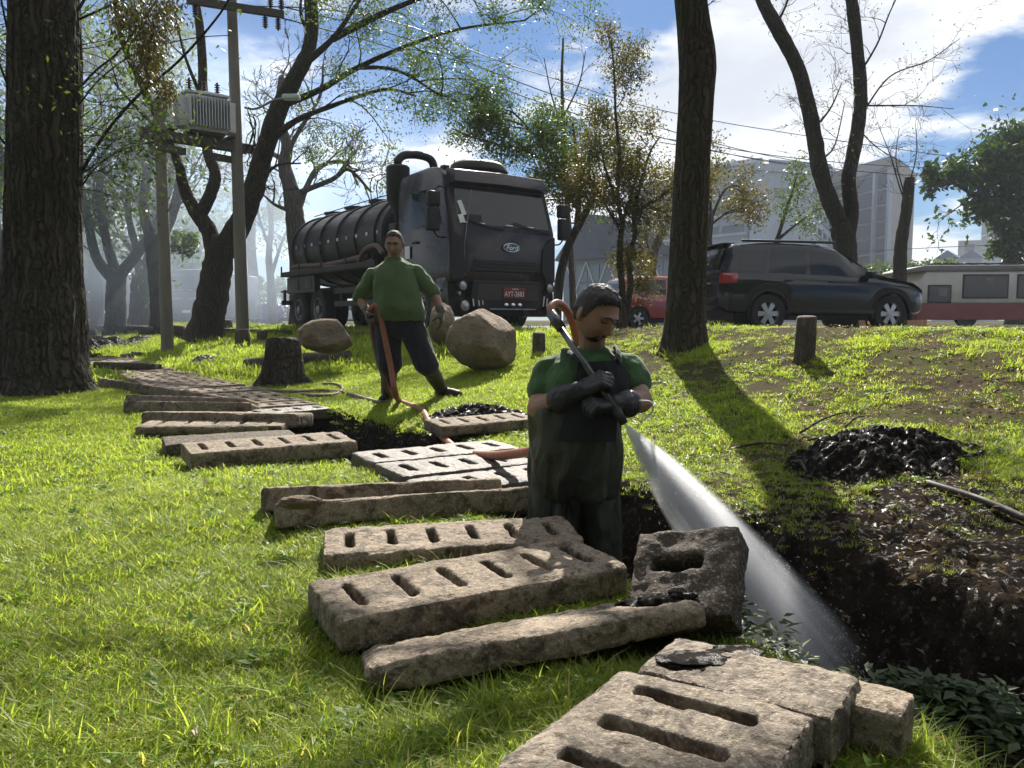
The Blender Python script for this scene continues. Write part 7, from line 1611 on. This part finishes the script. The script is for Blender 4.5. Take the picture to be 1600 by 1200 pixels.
def standing_worker():
    Y = 7.5; A = lambda x, y, dy=0.0: at(x, y, Y + dy)
    headc = A(616, 381, -.02); neck0 = A(616, 409, .03); chest = A(617, 440); belly = A(622, 475, -.03); hip = A(624, 503)
    shR, shL = A(583, 431, .02), A(650, 427, .02); elR, wrR = A(562, 466, .05), A(574, 487, -.06); elL, wrL = A(677, 457, .0), A(689, 486, -.06)
    hpR, hpL = A(606, 512), A(643, 510); knR, knL = A(609, 567, -.05), A(666, 567, -.05); gR = on(606, 629); gL = on(688, 622)
    anR = Vector((gR.x, gR.y, gR.z + .09)); anL = Vector((A(681, 606).x, gL.y, gL.z + .09)); M = Matrix.Translation(headc) @ orient((-.05, -1, -.16)).to_4x4() @ Matrix.Scale(1.0, 4)
    mb = MB(); V = add_head(mb, M, W=.162, jowl=.12); mb.capsule(neck0 + Vector((0, 0, -.03)), headc + Vector((0, .03, -.05)), .068, .062)
    mb.ell(chest + Vector((0, .01, -.04)), (.15, .10, .12)); mb.ell(belly, (.16, .13, .14)); mb.ell(hip, (.16, .12, .12)); mb.capsule(shR, shL, .05, .05)
    limb_chain(mb, [shR, elR, wrR], [.055, .048, .036]); limb_chain(mb, [shL, elL, wrL], [.055, .048, .036]); limb_chain(mb, [hpR, knR, anR], [.095, .066, .045]); limb_chain(mb, [hpL, knL, anL], [.095, .066, .045])
    mb.capsule(anR + Vector((0, .03, -.04)), anR + Vector((-.02, -.13, -.05)), .045, .04); mb.capsule(anL + Vector((-.03, .02, -.04)), anL + Vector((.14, -.06, -.05)), .045, .04)
    dR = Vector((.15, -.35, -.7)); dL = Vector((.12, -.15, -1))
    hand(mb, wrR, dR, Vector((.9, -.1, .1)), .95, 1.0, 1); hand(mb, wrL, dL, Vector((-.9, .1, 0)), .35, 1.0, -1)
    root = link('person', remesh(mb, .006, 1), SKIN2, None, True); tag(root, 'man in long green jersey and dark shorts holding a hose by the boulder', 'person')
    face_bits(root, M, HAIR_GREY, V, None, .068, .006)
    mb = MB(); loft(mb, [(A(625, 500, 0), .225, .175), (A(624, 496, 0), .230, .180), (A(623, 480, -.02), .226, .188), (A(621, 458, -.01), .212, .168), (A(618, 438, .0), .205, .148), (A(617, 424, .01), .190, .125), (A(617, 415, .02), .145, .105), (A(616, 409, .03), .092, .085), (A(616, 404, .03), .072, .070)])
    for sh, el, inw in ((shR, elR, .03), (shL, elL, -.03)): limb_chain(mb, [sh + Vector((inw * 1.5, 0, .014)), sh, sh.lerp(el, .5), sh.lerp(el, .86), el], [.062, .069, .068, .064, .059])
    limb_chain(mb, [A(608, 417, .02), shR + Vector((.02, 0, 0))], [.06, .066]); limb_chain(mb, [A(625, 416, .02), shL + Vector((-.02, 0, 0))], [.06, .066])
    shirt = part(mb, 'shirt', GREEN2, root, .008, 4, .013, 7, 3, (1, 1, .55))
    mb = MB()
    for k in range(9): mb.box(A(634 + k * 1.6, 417.5 + .1 * k, -.132), (.0065, .004, random.choice((.010, .013))))
    mb.build('chest_print', mat_basic('grey_print', (.32, .35, .32), None, 5, .8), shirt)
    mb = MB(); loft(mb, [(A(624, 492), .19, .15), (A(624, 503), .205, .158), (A(625, 516), .20, .155), (A(625, 528), .17, .13)])
    for hp, kn in ((hpR, knR), (hpL, knL)): d = (kn - hp); limb_chain(mb, [hp, hp + d * .55, hp + d * 1.04], [.125, .118, .112])
    part(mb, 'shorts', NAVY, root, .010, 4, .009, 8, 5, (1, 1, .5))
    for kn, an, toe in ((knR, anR, Vector((-.02, -.15, -.05))), (knL, anL, Vector((.17, -.07, -.05)))):
        mb = MB(); top = kn.lerp(an, .12); limb_chain(mb, [top, kn.lerp(an, .5), an], [.080, .076, .062]); mb.capsule(an + Vector((0, .02, -.03)), an + toe, .058, .050); mb.ell(an + toe * .5 + Vector((0, 0, -.065)), (.10, .08, .022)); part(mb, 'boot', BOOT, root, .008, 3, .003, 12, 4)
    for wr, el, d, pn, sd, cu in ((wrR, elR, dR, Vector((.9, -.1, .1)), 1, .95), (wrL, elL, dL, Vector((-.9, .1, 0)), -1, .35)):
        mb = MB(); limb_chain(mb, [wr.lerp(el, .14), wr], [.042, .038]); hand(mb, wr, d, pn, cu, 1.1, sd, 1.25); part(mb, 'glove', GLOVE2, root, .005, 1)
    return wrR + dR.normalized() * .09 + Vector((.03, 0, 0))
HOSE_HAND = standing_worker()
# ------------------------------------------------------------------ hoses, spray, litter on the bank
def gpt(x, y, r=.03): p = on(x, y); return Vector((p.x, p.y, max(gz(p.x, p.y), -.02) + r))
def hoses():
    r = .028; h = HOSE_HAND
    # from the standing man's hand over the drain to the worker, round behind his neck, into the lance
    q = [at(577, 500, 7.45), at(580, 483, 7.4), at(588, 478, 7.38), at(594, 492, 7.37), at(602, 530, 7.35), at(611, 575, 7.3), at(618, 615, 7.25), gpt(626, 632), gpt(645, 640), gpt(660, 648), gpt(672, 668), gpt(690, 690), at(720, 706, 5.25), at(765, 712, 4.75), at(805, 709, 4.3), at(835, 703, 3.95), at(880, 690, 3.75),
         at(905, 620, 3.72), at(905, 560, 3.66), at(897, 512, 3.60), at(886, 486, 3.56), at(872, 474, 3.48), at(861, 480, 3.42), at(863, 492, 3.39)]
    P = crs(q + [LANCE0], 8); rad = [r + (.016 - r) * min(1, max(0, (i / (len(P) - 1) - .52) / .15)) for i in range(len(P))]
    rad = [r if p.y > 4.2 else max(.0185, r - (4.2 - p.y) * .02) for p in P]
    mb = MB(); mb.tube(P, rad, 12); tag(mb.build('water_hose', HOSE_MAT, None, True), 'orange hose from the standing man to the lance, looped over a shoulder', 'hose')
    q = [at(579, 486, 7.5), at(582, 520, 7.5), at(590, 560, 7.5), at(603, 600, 7.42), gpt(612, 628), gpt(598, 634), gpt(570, 628), gpt(540, 619), gpt(505, 615), gpt(470, 617), gpt(430, 615), gpt(392, 610)]
    mb = MB(); mb.tube(crs(q, 7), .024, 10); tag(mb.build('water_hose', HOSE_DULL, None, True), 'dull hose trailing from the standing man across the grass to the walkway', 'hose')
    q = [gpt(505, 604), gpt(525, 604), gpt(535, 610), gpt(530, 617), gpt(515, 622), gpt(490, 622), gpt(470, 619)]
    mb = MB(); mb.tube(crs(q, 7), .018, 8); tag(mb.build('water_hose', HOSE_DULL, None, True), 'short loop of thin hose on the grass by the walkway end', 'hose')
    q = [gpt(1448, 764, .012), gpt(1500, 786, .02), gpt(1550, 806, .02), gpt(1610, 832, .015)]
    mb = MB(); mb.tube(crs(q, 5), .016, 8); tag(mb.build('iron_rod', RUST, None, True), 'thin dark rod lying on the muddy bank at right', 'rod')
    mb = MB(); pts = [at(1000, 626, 3.2), at(1016, 628, 3.25), at(1020, 640, 3.3), at(1010, 652, 3.3), at(1000, 660, 3.28)]; mb.tube(crs(pts, 5), .004, 5); tag(mb.build('cord', WHITE_P, None, True), 'thin pale cord dangling beside the left glove', 'cord')
    # sticks on the sludge heap
    for i, (a, b) in enumerate((((1250, 690), (1318, 662)), ((1262, 702), (1325, 710)), ((1150, 712), (1230, 716)), ((1400, 705), (1455, 725)), ((1245, 740), (1258, 765)), ((1320, 680), (1350, 668)))):
        p0, p1 = gpt(*a, .05), gpt(*b, .07); mb = MB(); mb.tube(crs([p0, p0.lerp(p1, .5) + Vector((0, 0, .02)), p1], 3), [.008] * 4 + [.006] * 3, 5); tag(mb.build('stick', BARK_MID, None, True), ('longest twig poking out of the top of the big sludge heap', 'pale twig across the left face of the big sludge heap', 'twig lying in the grass left of the big sludge heap', 'twig on the right flank of the big sludge heap', 'short pale twig standing at the foot of the big sludge heap', 'dark twig near the crest of the big sludge heap')[i], 'twig', 'twigs on the big sludge heap')
    # dirt clod on the leaning cover
    c = at(470, 785, 3.05); o = link('dirt_clod', ico(4, 'clod'), mat_basic('dry_dirt', (.16, .115, .075), (.09, .065, .045), 20, .95, .8, 60, .01), None, True); V = verts_of(o.data); set_verts(o.data, V * (1 + .35 * fnoise(V, 2.6, 4, 3))[:, None] * np.array([.085, .035, .026])); o.location = c; tag(o, 'brown dirt clod on the left end of the leaning cover', 'dirt clod')
    # sludge crumbs caked on the propped-up cover piece
    for k, (px, py, Y, s) in enumerate(((1030, 945, 2.20, .075), (1065, 930, 2.20, .045), (990, 948, 2.22, .045), (1100, 1010, 2.0, .035), (1085, 1030, 0, .085), (1150, 1018, 0, .06))):
        o = link('sludge_clump', ico(4, 'clump'), MUD, None, True); V = verts_of(o.data); set_verts(o.data, V * (1 + .5 * fnoise(V, 2.4, 4, 10 + k))[:, None] * np.array([s, s * .6, s * (.4 if k < 4 else .12)])); o.location = at(px, py, Y) if Y else atz(px, py, .116); tag(o, ('largest black sludge clump on the propped cover piece', 'sludge clump under the slot of the propped cover piece', 'sludge clump at the left corner of the propped cover piece', 'small sludge drip between propped piece and nearest cover', 'flat black sludge smear on the broken cover piece', 'thin black sludge streak at the back edge of the broken cover piece')[k], 'mud clump', 'clumps of sludge')
hoses()

def spray():
    """fan of fine droplets: soft volume plus real drops"""
    a = LANCE1 + LDIR * .05; b = Vector((1.17, 2.74, -.44)); d = (b - a); L = d.length; ax = d.normalized(); u = ax.cross(Vector((0, 1, 0))).normalized(); w = ax.cross(u)
    root = empty('water_spray', a, label='white fan of water jetting from the lance into the drain', cat='water jet')
    mb = MB(); prof = [(.006, 0)] + [(.006 + .10 * (1 - math.exp(-4 * t)) + .10 * t, L * t) for t in (.04, .08, .14, .2, .3, .4, .5, .6, .8, 1.0)]
    mb.lathe(prof, (0, 0, 0), (0, 0, 1), 28); me = mb.mesh('mist')
    m = bpy.data.materials.new('water_mist'); m.use_nodes = True; N = m.node_tree.nodes; Lk = m.node_tree.links; N.clear(); out = N.new('ShaderNodeOutputMaterial'); vol = N.new('ShaderNodeVolumePrincipled'); vol.inputs['Color'].default_value = (.96, .97, 1, 1); vol.inputs['Anisotropy'].default_value = .35
    tc = N.new('ShaderNodeTexCoord'); sep = N.new('ShaderNodeSeparateXYZ'); Lk.new(tc.outputs['Object'], sep.inputs[0])
    def mt(op, x, y=0.0, c=False):
        n = N.new('ShaderNodeMath'); n.operation = op; n.use_clamp = c
        for i, v in enumerate((x, y)):
            if isinstance(v, (int, float)): n.inputs[i].default_value = v
            else: Lk.new(v, n.inputs[i])
        return n.outputs[0]
    r = mt('SQRT', mt('ADD', mt('MULTIPLY', sep.outputs[0], sep.outputs[0]), mt('MULTIPLY', sep.outputs[1], sep.outputs[1]))); z = mt('MAXIMUM', sep.outputs[2], .01)
    R_ = mt('ADD', .006, mt('ADD', mt('MULTIPLY', .10, mt('DIVIDE', z, L)), mt('MULTIPLY', .10, mt('SUBTRACT', 1.0, mt('POWER', 2.71828, mt('MULTIPLY', -4.0, mt('DIVIDE', z, L))))))); q = mt('DIVIDE', r, R_); fall = mt('POWER', mt('SUBTRACT', 1.0, q, True), 1.3)
    ang = N.new('ShaderNodeCombineXYZ'); Lk.new(mt('MULTIPLY', mt('DIVIDE', sep.outputs[0], R_), 4.5), ang.inputs[0]); Lk.new(mt('MULTIPLY', mt('DIVIDE', sep.outputs[1], R_), 4.5), ang.inputs[1]); Lk.new(mt('MULTIPLY', z, 1.6), ang.inputs[2])
    nz = N.new('ShaderNodeTexNoise'); nz.inputs['Scale'].default_value = 1.0; nz.inputs['Detail'].default_value = 4; Lk.new(ang.outputs[0], nz.inputs['Vector'])
    st = mt('POWER', mt('MULTIPLY', nz.outputs['Fac'], 1.6), 3.2)
    endf = N.new('ShaderNodeMapRange'); endf.interpolation_type = 'SMOOTHSTEP'; Lk.new(mt('DIVIDE', z, L), endf.inputs[0]); endf.inputs[1].default_value = 1.0; endf.inputs[2].default_value = .72; fall = mt('MULTIPLY', fall, endf.outputs[0])
    den = mt('MULTIPLY', mt('MULTIPLY', fall, st), mt('DIVIDE', 62.0, mt('ADD', .10, mt('DIVIDE', z, L)))); Lk.new(den, vol.inputs['Density']); Lk.new(vol.outputs[0], out.inputs['Volume'])
    o = link('mist', me, m, root); o.matrix_local = axes(u, w, ax).to_4x4(); tag(o, kind='stuff')
    rg = np.random.default_rng(5); n = 9000; t = rg.uniform(.02, 1.0, n) ** .7; rr = (.006 + .11 * (1 - np.exp(-4 * t)) + .11 * t) * np.abs(rg.normal(0, .42, n)); an = rg.uniform(0, 6.283, n); x, y, zz = rr * np.cos(an), rr * np.sin(an), t * L
    c = np.stack([x, y, zz], -1); dr = c / np.linalg.norm(c, axis=1)[:, None]; s = rg.uniform(.0006, .0015, n)[:, None]; e = np.cross(dr, rg.normal(size=(n, 3))); e /= np.linalg.norm(e, axis=1)[:, None]; f = np.cross(dr, e); ln = s * rg.uniform(1.5, 6, n)[:, None]
    V = np.stack([c - dr * ln, c + e * s, c + f * s, c - e * s - f * s, c + dr * ln], 1).reshape(-1, 3); i = np.arange(n)[:, None] * 5
    F = np.concatenate([i + np.array([[0, 2, 1]]), i + np.array([[0, 3, 2]]), i + np.array([[0, 1, 3]]), i + np.array([[4, 1, 2]]), i + np.array([[4, 2, 3]]), i + np.array([[4, 3, 1]])])
    dm = NT('water_droplet'); dm.col((.86, .88, .9)); dm.rough(.2); tr = dm.n('ShaderNodeBsdfTranslucent'); tr.inputs[0].default_value = (.9, .92, .95, 1); mx = dm.n('ShaderNodeMixShader'); mx.inputs[0].default_value = .6; dm.L.new(dm.b.outputs[0], mx.inputs[1]); dm.L.new(tr.outputs[0], mx.inputs[2]); dm.L.new(mx.outputs[0], dm.out.inputs[0])
    o = link('droplets', mesh_np('droplets', V, F), dm.mat, root, True); o.matrix_local = axes(u, w, ax).to_4x4(); tag(o, kind='stuff')
spray()
# ------------------------------------------------------------------ smoke drifting under the left-hand trees
def smoke():
    c = Vector((-15.0, 36.0, 6.6)); r = Vector((14.5, 16.0, 8.4)); mb = MB(); mb.ell((0, 0, 0), (1, 1, 1), None, 28, 16); mb.v = [(v[0] * r.x, v[1] * r.y, v[2] * r.z) for v in mb.v]
    mt = bpy.data.materials.new('wood_smoke'); mt.use_nodes = True; N = mt.node_tree.nodes; L = mt.node_tree.links; N.clear(); out = N.new('ShaderNodeOutputMaterial'); v = N.new('ShaderNodeVolumePrincipled'); v.inputs['Color'].default_value = (.72, .83, 1, 1); v.inputs['Anisotropy'].default_value = .35
    tc = N.new('ShaderNodeTexCoord'); dv = N.new('ShaderNodeVectorMath'); dv.operation = 'DIVIDE'; L.new(tc.outputs['Object'], dv.inputs[0]); dv.inputs[1].default_value = r; ln = N.new('ShaderNodeVectorMath'); ln.operation = 'LENGTH'; L.new(dv.outputs[0], ln.inputs[0])
    fall = N.new('ShaderNodeMapRange'); fall.interpolation_type = 'SMOOTHSTEP'; L.new(ln.outputs['Value'], fall.inputs[0]); fall.inputs[1].default_value = 1.0; fall.inputs[2].default_value = .35
    nz = N.new('ShaderNodeTexNoise'); nz.inputs['Scale'].default_value = .22; nz.inputs['Detail'].default_value = 3; L.new(tc.outputs['Object'], nz.inputs['Vector']); rp = N.new('ShaderNodeMapRange'); L.new(nz.outputs['Fac'], rp.inputs[0]); rp.inputs[1].default_value = .38; rp.inputs[2].default_value = .68; rp.inputs[3].default_value = .12; rp.inputs[4].default_value = 1.0
    m = N.new('ShaderNodeMath'); m.operation = 'MULTIPLY'; L.new(fall.outputs[0], m.inputs[0]); L.new(rp.outputs[0], m.inputs[1]); m2 = N.new('ShaderNodeMath'); m2.operation = 'MULTIPLY'; L.new(m.outputs[0], m2.inputs[0]); m2.inputs[1].default_value = .062
    L.new(m2.outputs[0], v.inputs['Density']); L.new(v.outputs[0], out.inputs['Volume'])
    o = mb.build('smoke', mt); o.location = c; tag(o, 'bluish smoke drifting among the trees at left', 'smoke', kind='stuff')
smoke()
# ------------------------------------------------------------------ haze
def build_haze():
    mb = MB(); lo, hi = (-430, -26, -2.2), (430, 650, 44)
    mb.box([(a + b) / 2 for a, b in zip(lo, hi)], [b - a for a, b in zip(lo, hi)])
    mt = bpy.data.materials.new('haze_air'); mt.use_nodes = True; N = mt.node_tree.nodes; N.clear()
    out = N.new('ShaderNodeOutputMaterial'); v = N.new('ShaderNodeVolumePrincipled'); v.inputs['Color'].default_value = (0.80, 0.89, 1.0, 1)
    v.inputs['Density'].default_value = HAZE; v.inputs['Anisotropy'].default_value = 0.0
    mt.node_tree.links.new(v.outputs[0], out.inputs['Volume'])
    o = mb.build('haze', mt); tag(o, 'thin pale haze hanging in the air', 'haze', kind='stuff')
HAZE = 0.0007
build_haze()
